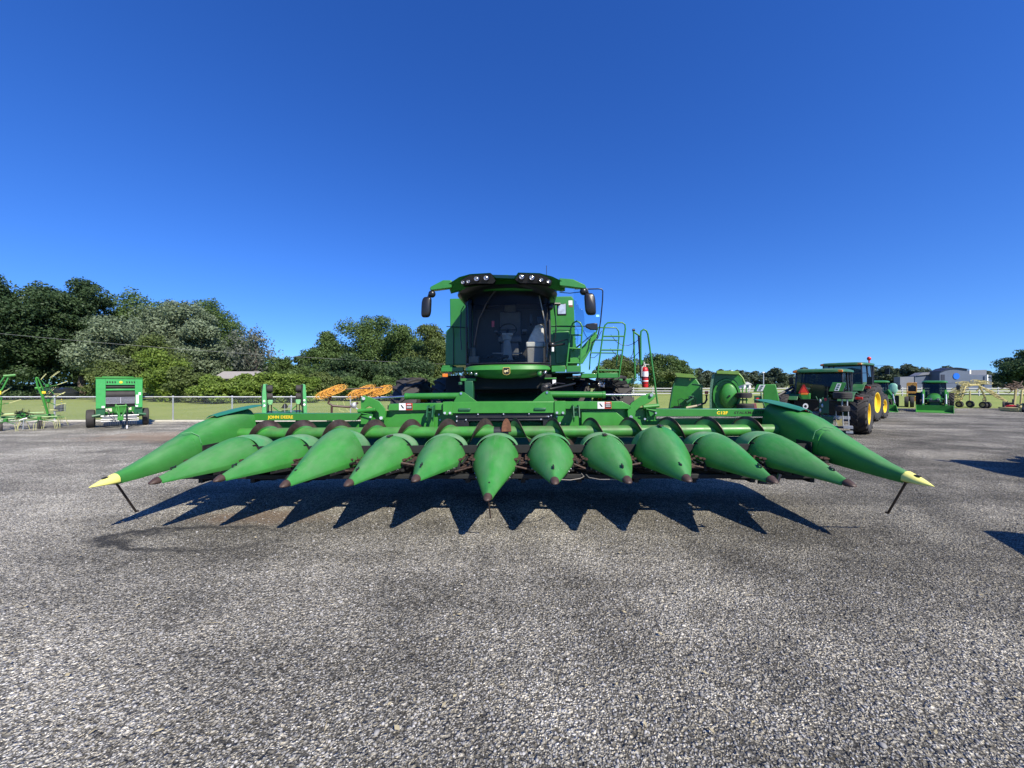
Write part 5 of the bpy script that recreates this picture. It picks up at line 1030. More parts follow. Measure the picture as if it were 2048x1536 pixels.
for i, (lab, px, top, D, hw, kind, kw) in enumerate(TREES): T('leafy_tree', lab, 'tree', px, top, D, hw, kind, 100 + i, **kw)
SH = [
 ('bright green shrub directly right of the baler', 322, 700, 40, 42, 'bright'), ('bright green shrub behind the baler', 226, 722, 41, 40, 'olive'),
 ('dark green shrub second right of the baler', 376, 738, 38, 34, 'olive'), ('bright green shrub behind the third fence post', 432, 752, 36, 36, 'bright'),
 ('bright green shrub left of the folded green mower wings', 492, 748, 37, 34, 'bright'), ('bright green shrub behind the folded green mower wings', 550, 744, 38, 36, 'bright'),
 ('green shrub right of the folded green mower wings', 600, 748, 38, 32, 'bright'), ('pink tinged shrub above the orange wheel rake', 650, 744, 42, 30, 'olive'),
 ('dark shrub behind the middle orange rake wheels', 716, 756, 42, 34, 'mid'), ('dark shrub left of the combine tyres', 776, 754, 42, 36, 'mid'), ('dark shrub behind the combine tyres', 846, 750, 42, 40, 'mid'),
 ('low dark shrub under the tall trees behind the rake arms', 60, 772, 47, 70, 'dark'), ('low dark shrub behind the tree trunk at the left', 168, 770, 52, 46, 'dark'), ('dark shrub beyond the left end of the fence', -40, 768, 48, 60, 'dark'),
]
for i, (lab, px, top, D, hw, kind) in enumerate(SH):
    T('shrub', lab, 'shrub', px, top, D, hw, kind, 300 + i, base_frac=.02, clumps=40, per=120, size=.26, shape='bush', trunk=False)
# far tree line: prototypes, then copies
BK = [('dark background tree behind the left group, seen between the trunks', 20, 610, 66, 90), ('dark background tree behind the baler', 150, 612, 68, 90), ('dark background tree behind the silvery trees', 330, 625, 70, 100), ('dark background tree behind the sparse grey tree', 470, 668, 70, 60), ('dark background tree low behind the gap', 570, 728, 80, 60), ('dark background tree behind the central trees', 690, 690, 74, 70), ('dark background tree behind the olive tree and the combine', 830, 680, 74, 90)]
for i, (lab, px, top, D, hw) in enumerate(BK): T('leafy_tree', lab, 'tree', px, top, D, hw, 'dark', 500 + i, base_frac=.03, clumps=60, per=110, size=.55, shape='bush')
protos = [T('distant_tree', 'small distant tree in the hazy tree line across the road behind the tractors', 'tree', 1400 + 14 * i, 738 + (i % 3) * 3, 150, 15 + 3 * (i % 2), 'pine', 400 + i, base_frac=.05, clumps=26, per=60, size=.75, shape=('cone' if i % 2 else 'round'), group='distant tree line on the right') for i in range(5)]
random.seed(77)
for i in range(34):
    pxx = 1462 + i * 17.5 + random.uniform(-5, 5); D = random.uniform(150, 185)
    s = (0.85 + 0.35 * random.random()) * (0.95 if pxx < 1640 else 0.82 + 0.22 * math.sin((pxx - 1640) / 110.0)) * D / 150.0
    dup(protos[i % 5], ((pxx - 1024) / FPX * D, D, 0), random.uniform(0, 6.28), scale=(s * 1.3, s * 1.3, s))
# ------------------------------------------------------------------ chain-link fence
FENCE = thing('chain_link_fence', 'low galvanised chain link fence between the gravel lot and the lawn', 'fence', (0, 18.82, 0))
set_off((0, 18.82, 0)); y = 18.82; xa, xb = -27.0, 1.5
q = MB(); q.cyl((xa, y, 1.20), (xb, y, 1.20), 0.024, n=8); q.build('top_rail', mat('bright_galvanised', (0.72, 0.73, 0.72), 0.4, metal=0.2), FENCE)
q = MB(); q.bx(xa, xb, y - 0.06, y + 0.06, 0.0, 0.07); q.build('bottom_curb', mat('concrete_curb', (0.55, 0.53, 0.46), 0.9), FENCE)
xs = []; xk = (345 - 1024) / FPX * y
k = -5
while xk + 2.9 * k < xb:
    if xk + 2.9 * k > xa: q = MB(); q.cyl((xk + 2.9 * k, y + 0.03, 0), (xk + 2.9 * k, y + 0.03, 1.22), 0.032, n=8); q.ell((xk + 2.9 * k, y + 0.03, 1.24), (0.04, 0.04, 0.03), 8, 5); q.build('fence_post', M_galv, FENCE)
    k += 1
q = MB(); x = xa
while x < xb - 1.1:
    for sg in (0, 1):
        a, b = (x, x + 1.13) if sg == 0 else (x + 1.13, x); w = 0.0016
        q.add([(a - w, y, 0.06), (a + w, y, 0.06), (b + w, y, 1.19), (b - w, y, 1.19)], [(0, 1, 2, 3)])
    x += 0.068
q.build('chain_link', M_galv, FENCE, smooth=False)
# overhead cable across the left trees
set_off((0, 0, 0))
q = MB(); pts = []
for i in range(31):
    t = i / 30.0; D = 24 + 30 * t; pxx = -120 + 1030 * t; pyy = 655 + (729 - 655) * t + 26 * (t * (1 - t)) * 1.3
    pts.append(wp(pxx, pyy, D))
q.tube(pts, 0.012, 5); tag(q.build('overhead_cable', mat('pale_cable', (0.26, 0.26, 0.25), 0.5)), 'thin pale overhead cable sagging in front of the left trees', 'cable')
# ------------------------------------------------------------------ tractors (local frame: heading +y, rear axle above the origin)
Z0 = (0, 0, 0)
def wheel_part(root, name, c, Rr, w, lugs, rim_mat=M_yellow, rim_r=0.52, n=32):
    t = MB(); rm = MB(); tyre((t, rm), c, 0, Rr, w, lugs, rim_r=rim_r, n=n)
    o = t.build(name, M_rubber, root, ang=35); rm.build('rim', rim_mat, o); return o
def make_tractor(label, loc, rz, ht=1.0, Rr=0.75, Rf=0.55, wr=0.45, roof=2.4, roofw=0.8, wb=2.3, paint=M_green, loader=False, beacon=False, bucket_w=1.8, bucket_mat=M_greenb, canopy_top=False, group=None):
    set_off(Z0); t = thing('tractor', label, 'tractor', loc, rz, group)
    for sx in (-1, 1):
        wheel_part(t, 'rear_wheel', (sx * ht, 0, Rr), Rr, wr, 18); wheel_part(t, 'front_wheel', (sx * ht * 0.74, wb, Rf), Rf, wr * 0.75, 16)
    q = MB(); q.bx(-0.32, 0.32, -0.25, wb * 0.65, Rr * 0.6, Rr * 1.35); q.bx(-0.22, 0.22, wb * 0.5, wb + 0.5, Rr * 0.55, Rr * 1.05); q.cyl((-ht, 0, Rr), (ht, 0, Rr), 0.13, n=12); q.cyl((-ht * .7, wb, Rf), (ht * .7, wb, Rf), 0.09, n=12); q.build('chassis', M_dkgreen, t, bevel=0.02)
    hz_ = Rr * 1.95; q = MB()
    rings = []
    for y, w, z1 in ((wb * 0.42, 0.38, hz_), (wb * 0.7, 0.37, hz_ - 0.01), (wb + 0.35, 0.34, hz_ - 0.10), (wb + 0.62, 0.30, hz_ - 0.24), (wb + 0.70, 0.26, hz_ - 0.36)):
        rings.append([Vector((w * math.cos(a) if abs(math.cos(a)) > .02 else 0, y, Rr * 1.05 + (z1 - Rr * 1.05) * (abs(math.sin(a)) ** 0.6))) for a in [math.pi * i / 12 for i in range(13)]])
    q.loft(rings); q.build('hood', paint, t, ang=50)
    q = MB(); q.bx(-0.24, 0.24, wb + 0.66, wb + 0.72, Rr * 1.08, hz_ - 0.42); g = q.build('grille', M_black, t)
    for sx in (-1, 1):
        q = MB(); q.cyl((sx * 0.16, wb + 0.68, hz_ - 0.36), (sx * 0.16, wb + 0.735, hz_ - 0.36), 0.07, n=12); q.build('headlight', M_lens, t)
    # cab: posts, lower body, glass, roof
    cw = roofw * 0.90; y0, y1 = -0.45, wb * 0.45; zf = Rr * 1.15; zt_ = roof - 0.16
    q = MB()
    q.prism([(-cw * 0.85, zf - 0.2), (cw * 0.85, zf - 0.2), (cw, zf + 0.35), (-cw, zf + 0.35)], y0 + 0.02, y1, axis='y')
    for (x, y, xt, yt) in ((-cw, y0, -cw * .92, y0 + .1), (cw, y0, cw * .92, y0 + .1), (-cw, y1, -cw * .92, y1 - .12), (cw, y1, cw * .92, y1 - .12), (-cw, .45, -cw * .93, .42), (cw, .45, cw * .93, .42)): q.tube([(x, y, zf), (xt, yt, zt_ + .02)], 0.035, 6)
    q.tube([(-cw, y0, zf + .36), (cw, y0, zf + .36)], 0.03, 6)
    cab_ = q.build('cab_frame', M_plastic, t, bevel=0.01)
    q = MB(); q.add([(-cw, y0, zf + .35), (cw, y0, zf + .35), (cw * .92, y0 + .1, zt_), (-cw * .92, y0 + .1, zt_)], [(0, 1, 2, 3)]); q.build('rear_window', M_tglass, cab_, smooth=False)
    q = MB(); q.add([(-cw, y1, zf + .35), (cw, y1, zf + .35), (cw * .92, y1 - .12, zt_), (-cw * .92, y1 - .12, zt_)], [(0, 1, 2, 3)]); q.build('windscreen', M_tglass, cab_, smooth=False)
    for sx in (-1, 1):
        q = MB(); q.add([(sx * cw, y0, zf + .35), (sx * cw, y1, zf + .35), (sx * cw * .92, y1 - .12, zt_), (sx * cw * .92, y0 + .1, zt_)], [(0, 1, 2, 3)]); q.build('side_window', M_tglass, cab_, smooth=False)
    q = MB(); q.box((0, 0.1, zf + 0.38), (0.5, 0.5, 0.14)); q.box((0, -0.12, zf + 0.72), (0.48, 0.12, 0.6)); q.build('seat', M_seat, cab_, bevel=0.03)
    q = MB(); q.torus((0, 0.55, zf + 0.75), 0.18, 0.016, (1, 0, 0), (0, 0.8, 0.6), 18, 5); q.cyl((0, .55, zf + .75), (0, .75, zf + .35), 0.04, n=8); q.build('steering_wheel', M_black, cab_)
    q = MB(); rings = []
    for z, k in ((zt_, 0.96), (zt_ + 0.03, 1.02), (zt_ + 0.10, 1.0), (roof - 0.02, 0.88), (roof, 0.7)):
        rings.append([Vector((roofw * k * (abs(math.cos(a)) ** .35) * (1 if math.cos(a) > 0 else -1), (y0 + y1) / 2 + (y1 - y0 + 0.35) / 2 * k * (abs(math.sin(a)) ** .35) * (1 if math.sin(a) > 0 else -1), z)) for a in [2 * math.pi * (i + .5) / 24 for i in range(24)]])
    q.loft(rings); rf = q.build('roof', paint, t, ang=40)
    for sx in (-1, 1):
        q = MB(); q.box((sx * roofw * .78, y0 - 0.12, zt_ + 0.05), (0.20, 0.06, 0.08)); q.build('tail_lamp', M_orange, rf, bevel=0.01)
        q = MB(); q.box((sx * roofw * .55, y1 + 0.12, zt_ + 0.06), (0.18, 0.06, 0.08)); q.build('roof_lamp', M_lens, rf, bevel=0.01)
        # fenders over the rear wheels
        q = MB(); pr = []; Ro = Rr + 0.07
        for i in range(11):
            a = R(20 + 125 * i / 10); pr.append((-Ro * math.cos(a) * -1, Rr + Ro * math.sin(a)))
        pr2 = pr + [(y * 0.96, Rr + (z - Rr) * 0.96) for y, z in reversed(pr)]
        xi, xo = (ht - wr * 1.15, ht - wr * 0.25); q.prism(pr2, *( (xi, xo) if sx > 0 else (-xo, -xi)), axis='x'); q.build('fender', paint, t, bevel=0.01)
        q = MB(); q.box((sx * (ht + 0.02), -Rr * .72, Rr * 1.78), (0.20, 0.05, 0.09)); q.build('tail_lamp', M_redr, t, bevel=0.01)
        q = MB(); q.tube([(sx * cw, y1 - .1, zt_ - .02), (sx * (cw + .45), y1 + .1, zt_ + .0), (sx * (cw + .5), y1 + .1, zt_ - .15)], 0.012, 5); q.box((sx * (cw + .5), y1 + .1, zt_ - .30), (0.16, 0.05, 0.30)); q.build('mirror', M_plastic, t, bevel=0.01)
    q = MB(); q.cyl((cw * .95, y1 + .1, zf + .2), (cw * .95, y1 + .1, roof - .1), 0.045, n=10); q.build('exhaust', M_black, t)
    # three-point hitch
    q = MB()
    for sx in (-1, 1): q.tube([(sx * .3, -.2, Rr * .7), (sx * .42, -.9, Rr * .55)], 0.035, 6); q.tube([(sx * .22, -.25, Rr * 1.4), (sx * .38, -.65, Rr * .62)], 0.022, 6)
    q.tube([(0, -.3, Rr * 1.25), (0, -.95, Rr * 1.15)], 0.028, 6); q.cyl((0, -.25, Rr * .8), (0, -.42, Rr * .8), 0.05, n=10); q.build('hitch', M_black, t)
    if beacon: q = MB(); q.cyl((roofw * .8, y1 - .3, roof - .05), (roofw * .8, y1 - .3, roof + .12), 0.03, n=8); q.ell((roofw * .8, y1 - .3, roof + .20), (.09, .09, .10)); q.build('beacon', M_redr, rf)
    if loader:
        for sx in (-1, 1):
            q = MB(); xx = sx * 0.50
            q.prism([(wb * .45, 1.35), (wb * .45 + .14, 1.45), (wb + .55, 1.05), (wb + .95, 0.35), (wb + .82, 0.30), (wb + .42, 0.92), (wb * .45, 1.22)], xx - .05, xx + .05, axis='x'); q.bx(xx - .06, xx + .06, wb * .42, wb * .6, .5, 1.4); arm = q.build('loader_arm', M_greenb, t, bevel=0.01)
            q = MB(); q.cyl((xx, wb * .6, .75), (xx, wb + .3, 1.0), 0.045, n=10); q.cyl((xx, wb + .45, 1.15), (xx, wb + .98, .55), 0.035, n=8); q.build('loader_cylinder', M_steel, arm)
        q = MB(); q.cyl((-.5, wb + .62, .85), (.5, wb + .62, .85), 0.045, n=8); q.build('cross_tube', M_greenb, t)
        q = MB(); bw = bucket_w / 2; pr = [(wb + .92, .46), (wb + .96, .46), (wb + .93, .12), (wb + 1.02, .06), (wb + 1.62, .02), (wb + 1.62, -.0), (wb + 1.0, .0), (wb + .88, .08)]
        q.prism(pr, -bw, bw, axis='x')
        for sx in (-1, 1): q.prism([(wb + .92, .46), (wb + 1.05, .44), (wb + 1.6, .03), (wb + 1.0, .02), (wb + .9, .1)], sx * bw - .012, sx * bw + .012, axis='x')
        q.build('bucket', bucket_mat, t, bevel=0.004)
    return t
HY1 = R(-50.8)
TR1 = make_tractor('green tractor seen from behind with dark muddy tyres, behind the folded mower', (12.06, 15.01, 0), HY1, ht=1.18, Rr=0.74, Rf=0.52, wr=0.50, roof=2.42, roofw=0.84, wb=2.2, paint=mat('shaded_green', (.022, .125, .038), .4, dust=.3))  # green darkened in its colour for the shaded rear, on both tractors
TR2 = make_tractor('taller green tractor with a red beacon on its roof, parked beyond the first tractor', (17.02, 19.69, 0), R(-57), ht=1.06, Rr=0.93, Rf=0.66, wr=0.50, roof=2.92, roofw=0.92, wb=2.6, beacon=True, paint=MATS['shaded_green'])
cx_, cy_ = (1869 - 1024) / FPX * 24.4, 24.4
d_ = Vector((cx_, cy_, 0)); dn = d_.normalized()
hd = -dn; rz_ = math.atan2(-hd.x, hd.y)
base = d_ + dn * 3.2
TR3 = make_tractor('green tractor with front loader and wide green bucket facing the camera on the gravel', (base.x, base.y, 0), rz_, ht=0.72, Rr=0.62, Rf=0.42, wr=0.34, roof=2.06, roofw=0.60, wb=1.7, loader=True, bucket_w=1.62)
d2 = Vector(((1752 - 1024) / FPX * 25.6, 25.6, 0)); dn2 = d2.normalized(); rz2 = math.atan2(dn2.x, -dn2.y); b2 = d2 + dn2 * 3.0
TR4 = make_tractor('green loader tractor partly hidden behind the yellow rimmed tractor wheel', (b2.x, b2.y, 0), rz2 + 0.15, ht=0.72, Rr=0.64, Rf=0.42, wr=0.34, roof=2.08, roofw=0.60, wb=1.7, loader=True, bucket_w=1.1)
# ------------------------------------------------------------------ folding rotary cutters
def tread_wheel(root, c, Rr, w, rotm, name='gauge_wheel'):
    t = MB(); rm = MB(); tyre((t, rm), c, 0, Rr, w, 0, rim_r=0.45, rot=rotm, n=24)
    for k in (-.5, 0, .5): t.lathe([(Rr, k * w * .5 - .008), (Rr + .006, k * w * .5 - .008), (Rr + .006, k * w * .5 + .02), (Rr, k * w * .5 + .02)], c, 'x', 24, 0, rotm)
    o = t.build(name, M_rubber, root, ang=40); rm.build('rim', M_dkgreen, o); return o
UPR = Matrix.Rotation(R(90), 3, 'Y')      # axle upright
set_off(Z0)
DW = 11.3; set_face(1410, DW); org = wp(1410, 768, DW); org.z = 0; set_off(org)
RC = thing('rotary_cutter', 'green folding rotary cutter with both wings raised, behind the right header wing', 'rotary cutter', org)
pp = lambda px, py, D: wp(px, py, D)
def pz_w(pts, D): return [(wp(a, b, D).x, wp(a, b, D).z) for a, b in pts]
# left wing: flat deck side
q = MB(); q.prism(pz_w([(1352, 752), (1388, 755.5), (1393, 759), (1400, 769.5), (1405, 770.5), (1406, 830), (1333, 832), (1338, 806), (1344, 770)], DW), DW, DW + 0.10); w1 = q.build('wing_deck', M_greenb, RC, bevel=0.015)
q = MB(); a = pz_w([(1348, 745), (1385, 748.5), (1392, 756), (1352, 753.5)], DW - .12); q.prism(a, DW - 0.14, DW + 0.02); q.build('wing_lip', mat('faded_green_edge', (0.16, 0.30, 0.05), 0.5, dust=0.4), w1, bevel=0.004)
q = MB(); q.tube([pp(1352, 754, DW - .02), pp(1344, 772, DW - .02), pp(1338, 806, DW - .02), pp(1334, 830, DW - .02)], 0.03, 6); q.build('wing_edge', M_dkgreen, w1)
q = MB(); q.cyl(pp(1379.5, 759, DW - .03), pp(1379.5, 759, DW), .03, n=10); q.bx(pp(1400, 0, DW).x, pp(1402.5, 0, DW).x, DW - .006, DW - .002, pp(0, 779.5, DW).z, pp(0, 775, DW).z); q.build('wing_decal', M_ytip, w1)
q = MB(); q.tube([pp(1385, 767.5, DW - .01), pp(1400, 769.5, DW - .01), pp(1404.5, 771, DW - .01)], 0.012, 5); q.build('wing_seam', M_dkgreen, w1)
q = MB(); random.seed(31)
for (x0, y0_, x1, y1_, x2, y2_) in ((1356, 815, 1354, 801, 1362, 798), (1362, 798, 1372, 803, 1366, 813), (1366, 813, 1356, 812, 1360, 806), (1372, 800, 1384, 795, 1388, 806), (1380, 793, 1392, 797, 1390, 815)): q.tube([pp(x0, y0_, DW - .15), pp(x1, y1_, DW - .18), pp(x2, y2_, DW - .15)], 0.010, 5)
q.bx(pp(1346, 0, DW).x, pp(1360, 0, DW).x, DW - .2, DW - .02, pp(0, 818, DW).z, pp(0, 813, DW).z); q.build('hose_bundle', M_plastic, RC)
q = MB(); q.cyl(pp(1372, 817, DW - .25), pp(1394, 812, DW - .25), 0.04, 0.03, n=12); q.build('driveline', mat('pale_driveline', (0.60, 0.52, 0.33), 0.5), RC)
q = MB(); q.cyl(pp(1372, 806, DW - .2), pp(1386, 797, DW - .15), 0.035, n=10); q.box(pp(1382, 796, DW - .1), (0.16, .1, .12)); q.build('gearbox', M_dkgreen, RC, bevel=.01)
q = MB(); q.tube([pp(1394, 812, DW - .2), pp(1410, 806, DW - .1), pp(1414, 798, DW)], 0.03, 6); q.cyl(pp(1413, 801, DW), pp(1413, 790, DW), 0.025, n=8); q.build('lift_strut', M_black, RC)
q = MB(); q.box(pp(1413, 785, DW + .02), (0.11, 0.06, 0.085)); q.box(pp(1413, 790.5, DW + .02), (0.07, 0.05, 0.05)); q.build('red_lamp', mat('salmon_lamp', (0.75, 0.12, 0.07), 0.4), RC, bevel=.012)
# right wing: underside with round stump pan
D2 = DW - 0.1
q = MB(); q.prism(pz_w([(1427, 750), (1433, 744), (1470, 745), (1476, 750), (1487, 768), (1473, 773), (1470, 832), (1420, 832), (1421, 800), (1423, 770)], D2), D2, D2 + 0.06); w2 = q.build('wing_deck', M_green, RC, bevel=0.012)
q = MB(); q.prism(pz_w([(1432, 742), (1473, 743.5), (1475, 750), (1433, 748)], D2), D2 - 0.28, D2 + 0.02); q.tube([pp(1474, 747, D2 - .1), pp(1482, 756, D2 - .1), pp(1487, 768, D2 - .1)], 0.03, 6); q.build('wing_skirt', mat('faded_green_edge', (0.16, 0.30, 0.05), 0.5), w2, bevel=.004)
q = MB(); q.prism(pz_w([(1424, 750), (1430, 746), (1427, 760), (1423, 790), (1424, 832), (1419, 832), (1419, 790), (1421, 765)], D2 - .1), D2 - 0.2, D2 + 0.0); q.build('wing_side', mat('scratched_green', (0.12, 0.24, 0.15), 0.45, metal=.3, var=.5, scale=30), w2)
cc = pp(1452, 791, D2); sx_ = 0.36; sz_ = 0.50
def ering(cx, cy, cz, rx, rz, n=32): return [Vector((cx + rx * math.cos(2 * math.pi * i / n), cy, cz + rz * math.sin(2 * math.pi * i / n))) for i in range(n)]
q = MB(); q.loft([ering(cc.x, D2 + .0, cc.z, .40, .50), ering(cc.x, D2 - .10, cc.z, .385, .48), ering(cc.x, D2 - .10, cc.z, .33, .43), ering(cc.x, D2 - .02, cc.z, .32, .42)]); q.build('stump_ring', M_greenb, w2, ang=50)
q = MB(); q.loft([ering(cc.x + .05, D2 - .0, cc.z, .25, .36), ering(cc.x + .05, D2 - .16, cc.z, .24, .35), ering(cc.x + .05, D2 - .20, cc.z, .20, .30)]); q.build('stump_pan', M_greenb, w2, ang=50)
q = MB(); q.cyl((cc.x + .07, D2 - .23, cc.z + .0), (cc.x + .07, D2 - .19, cc.z), .03, n=10); q.build('pan_bolt', M_dark, w2)
for (x0, y0_, x1, y1_) in ((1469, 784.6, 1501, 795), (1470, 805.7, 1505, 817)):
    c = pp((x0 + x1) / 2, (y0_ + y1_) / 2, D2 - .2); rr2 = (x1 - x0) / 2 / FPX * (D2 - .2) * 0.93; hh = (y1_ - y0_) / FPX * D2; tread_wheel(RC, c, rr2, hh * 0.95, UPR)
q = MB(); 
for x in (1474, 1482, 1489): q.tube([pp(x, 774, D2), pp(x + 1, 818, D2)], 0.02, 6)
q.bx(pp(1470, 0, D2).x, pp(1492, 0, D2).x, D2 - .04, D2 + .04, pp(0, 800, D2).z, pp(0, 797, D2).z); q.build('wheel_frame', M_greenb, RC)
# second cutter: tail deck with decal and lamp
set_face(1530, 11.9); org2 = wp(1530, 768, 11.9); org2.z = 0; set_off(org2); Dm = 11.9
RD = thing('rotary_cutter', 'low green rotary cutter deck with white decal, left of the nearest tractor', 'rotary cutter', org2)
q = MB(); q.prism(pz_w([(1513, 769), (1551, 768.5), (1554, 780), (1561, 815), (1561, 835), (1527, 835), (1526, 784), (1506, 784)], Dm), Dm, Dm + .5); dk_ = q.build('deck', M_greenb, RD, bevel=.02)
q = MB(); q.prism(pz_w([(1519, 769.6), (1531, 769.6), (1525, 782.5), (1513, 782.5)], Dm), Dm - .006, Dm - .002); dcl = q.build('decal', M_white, dk_)
q = MB()
for (x, y) in ((1524, 772.3), (1521.8, 776), (1519.6, 779.7)): q.prism(pz_w([(x - 2.4, y - 1.2), (x + 3.0, y - 1.2), (x + 2.3, y + 1.2), (x - 3, y + 1.2)], Dm - .008), Dm - .010, Dm - .007)
q.build('decal_print', M_dkgreen, dcl)
q = MB(); q.cyl(pp(1515, 799, Dm - .1), pp(1515, 799, Dm - .02), .055, n=14); q.build('red_lamp', M_redr, RD); q = MB(); q.bx(pp(1508, 0, Dm).x, pp(1524, 0, Dm).x, Dm - .05, Dm + .1, pp(0, 806, Dm).z, pp(0, 792, Dm).z)
q.tube([pp(1522, 785, Dm), pp(1524, 800, Dm - .1), pp(1530, 815, Dm - .1)], .03, 6); q.tube([pp(1530, 806, Dm - .1), pp(1542, 801, Dm - .1), pp(1548, 806, Dm - .1)], .02, 6); q.build('hitch_frame', M_dkgreen, RD, bevel=.01)
q = MB(); q.prism(pz_w([(1503, 808), (1512, 807), (1514, 818), (1504, 818)], Dm - .2), Dm - .3, Dm - .1); q.build('side_bracket', mat('faded_red', (.35, .12, .11), .6), RD)
# third cutter, hitched behind the near tractor
D3 = 13.0; set_face(1668, D3); org3 = wp(1668, 768, D3); org3.z = 0; set_off(org3)
RE = thing('rotary_cutter', 'folded green rotary cutter with two stacked black tyres and warning triangle, behind the nearest tractor', 'rotary cutter', org3)
q = MB(); q.prism(pz_w([(1665, 764.5), (1692, 765.5), (1685, 783), (1657, 783)], D3), D3, D3 + .12); wd = q.build('wing_deck', M_green, RE, bevel=.01)
q = MB(); q.prism(pz_w([(1674, 767), (1683, 767), (1677.5, 781.5), (1668.5, 781.5)], D3), D3 - .006, D3 - .002); dcl = q.build('decal', M_white, wd)
q = MB()
for (x, y) in ((1677.5, 770), (1675.7, 774.2), (1673.8, 778.5)): q.prism(pz_w([(x - 2, y - 1.3), (x + 2.6, y - 1.3), (x + 2, y + 1.3), (x - 2.6, y + 1.3)], D3 - .008), D3 - .010, D3 - .007)
q.build('decal_print', M_dkgreen, dcl)
for (x0, y0_, x1, y1_) in ((1661, 783.5, 1709, 798), (1666, 810.5, 1703, 822.5)):
    c = pp((x0 + x1) / 2, (y0_ + y1_) / 2, D3 - .1); tread_wheel(RE, c, (x1 - x0) / 2 / FPX * D3 * 0.80, (y1_ - y0_) / FPX * D3 * .95, UPR)
q = MB()
for x in (1684, 1694): q.tube([pp(x, 797, D3), pp(x, 812, D3)], .03, 6)
for x in (1672, 1685, 1696): q.tube([pp(x, 820, D3), pp(x + 1, 850, D3)], .022, 6)
q.bx(pp(1640, 0, D3).x, pp(1700, 0, D3).x, D3 + .1, D3 + .2, pp(0, 838, D3).z, pp(0, 832, D3).z); q.build('wheel_frame', M_galv, RE)
q = MB(); q.prism(pz_w([(1671, 833), (1675, 841), (1684, 836), (1685, 850), (1677, 852), (1672, 842)], D3 - .1), D3 - .14, D3 - .1); q.build('mud_plate', M_khaki, RE)
q = MB()
for (a, b, c, d) in ((1687, 852, 1706, 857), (1692, 862, 1706, 866)): q.bx(pp(a, 0, D3).x, pp(c, 0, D3).x, D3 + .2, D3 + .5, max(0.01, pp(0, d, D3).z), pp(0, b, D3).z)
q.build('step', M_galv, RE)
q = MB(); random.seed(4)
for i in range(16): a = pp(random.uniform(1632, 1668), random.uniform(800, 845), D3); q.tube([a, a + Vector((random.uniform(-.15, .15), 0, random.uniform(-.3, .3)))], random.uniform(.01, .028), 6)
q.box(pp(1648, 812, D3 + .1), (.34, .3, .5)); q.tube([pp(1645, 795, D3), pp(1645, 840, D3)], .03, 6); q.box(pp(1655, 840, D3 + .1), (.4, .3, .25)); q.tube([pp(1655, 866, D3), pp(1656, 820, D3)], .02, 6); q.bx(pp(1662, 0, D3).x, pp(1690, 0, D3).x, D3, D3 + .1, 0.02, .1); q.build('hitch_frame', M_dkgreen, RE, bevel=.01)
q = MB(); q.cyl(pp(1651, 799.5, D3 - .1), pp(1651, 799.5, D3), .05, n=12); q.build('red_lamp', M_redr, RE)
q = MB()
for p in ((1640, 803), (1644, 812), (1640, 822), (1632, 838), (1648, 843)): q.ell(pp(*p, D3 - .1), (.04, .03, .07), 8, 5)
q.build('worn_fittings', M_galv, RE)
for (cx, cy, s_) in ((1605, 779, 10.5), (1610, 830, 9)):
    q = MB(); q.prism(pz_w([(cx - s_ * 1.1, cy + s_ * .75), (cx - s_ * .15, cy - s_ * .95), (cx + s_ * .15, cy - s_ * .95), (cx + s_ * 1.15, cy + s_ * .75), (cx + s_ * .95, cy + s_ * .9), (cx - s_ * .9, cy + s_ * .9)], D3), D3 - .012, D3); tr_ = q.build('warning_triangle', mat('triangle_border', (.32, .015, .01), .45), RE)
    q = MB(); q.prism(pz_w([(cx - s_ * .68, cy + s_ * .55), (cx, cy - s_ * .6), (cx + s_ * .72, cy + s_ * .55)], D3), D3 - .016, D3 - .012); q.build('triangle_face', mat('triangle_red', (.75, .05, .02), .4), tr_)
q = MB(); q.prism(pz_w([(1594, 789), (1619, 787), (1619, 799.5), (1600, 800), (1595, 796)], D3 + .1), D3 + .06, D3 + .4); fd = q.build('tail_guard', M_greenb, RE, bevel=.02)
q = MB(); q.box(pp(1606, 788.5, D3 - .02), (.24, .06, .07)); q.build('tail_lamp', M_orange, fd, bevel=.01)
q = MB(); q.cyl(pp(1609, 814, D3 + .02), pp(1609, 814, D3 + .1), .10, n=18); q.build('round_gauge', M_white, RE); q = MB(); q.prism(pz_w([(1605, 816), (1608, 811), (1612, 813), (1611, 817)], D3), D3 + .012, D3 + .018); q.build('gauge_print', M_dark, RE)
q = MB(); q.box(pp(1628, 832, D3 + .3), (.34, .3, .25)); q.build('grey_gearbox', mat('grey_cast', (.16, .16, .17), .5), RE, bevel=.03)
set_face()
# dark loader arm folded, left of the tractor
orgx = wp(1570, 800, 15.5); orgx.z = 0; set_off(orgx); LA = thing('mower_arm', 'black folded steel arm standing on a lugged tyre beside the warning triangle', 'implement arm', orgx)
q = MB(); q.tube([pp(1556, 791, 15.5), pp(1586, 774, 15.5), pp(1590, 777, 15.5), pp(1574, 792, 15.5)], .05, 6); q.tube([pp(1562, 792, 15.5), pp(1562, 800, 15.5)], .05, 6); q.build('arm', M_black, LA)
t = MB(); rm = MB(); tyre((t, rm), wp(1568, 812, 15.5) + Vector((0, 0, .0)), 0, .48, .36, 16, rot=Matrix.Rotation(R(-50), 3, 'Z')); o = t.build('tyre', M_rubber, LA); rm.build('rim', M_dkgreen, o)
q = MB(); c = wp(1568, 812, 15.5); q.cyl(c, (c.x, c.y + .1, 0.02), .08, n=8); q.build('stand', M_black, LA)

for o in (RC, RD, RE): face_camera(o)
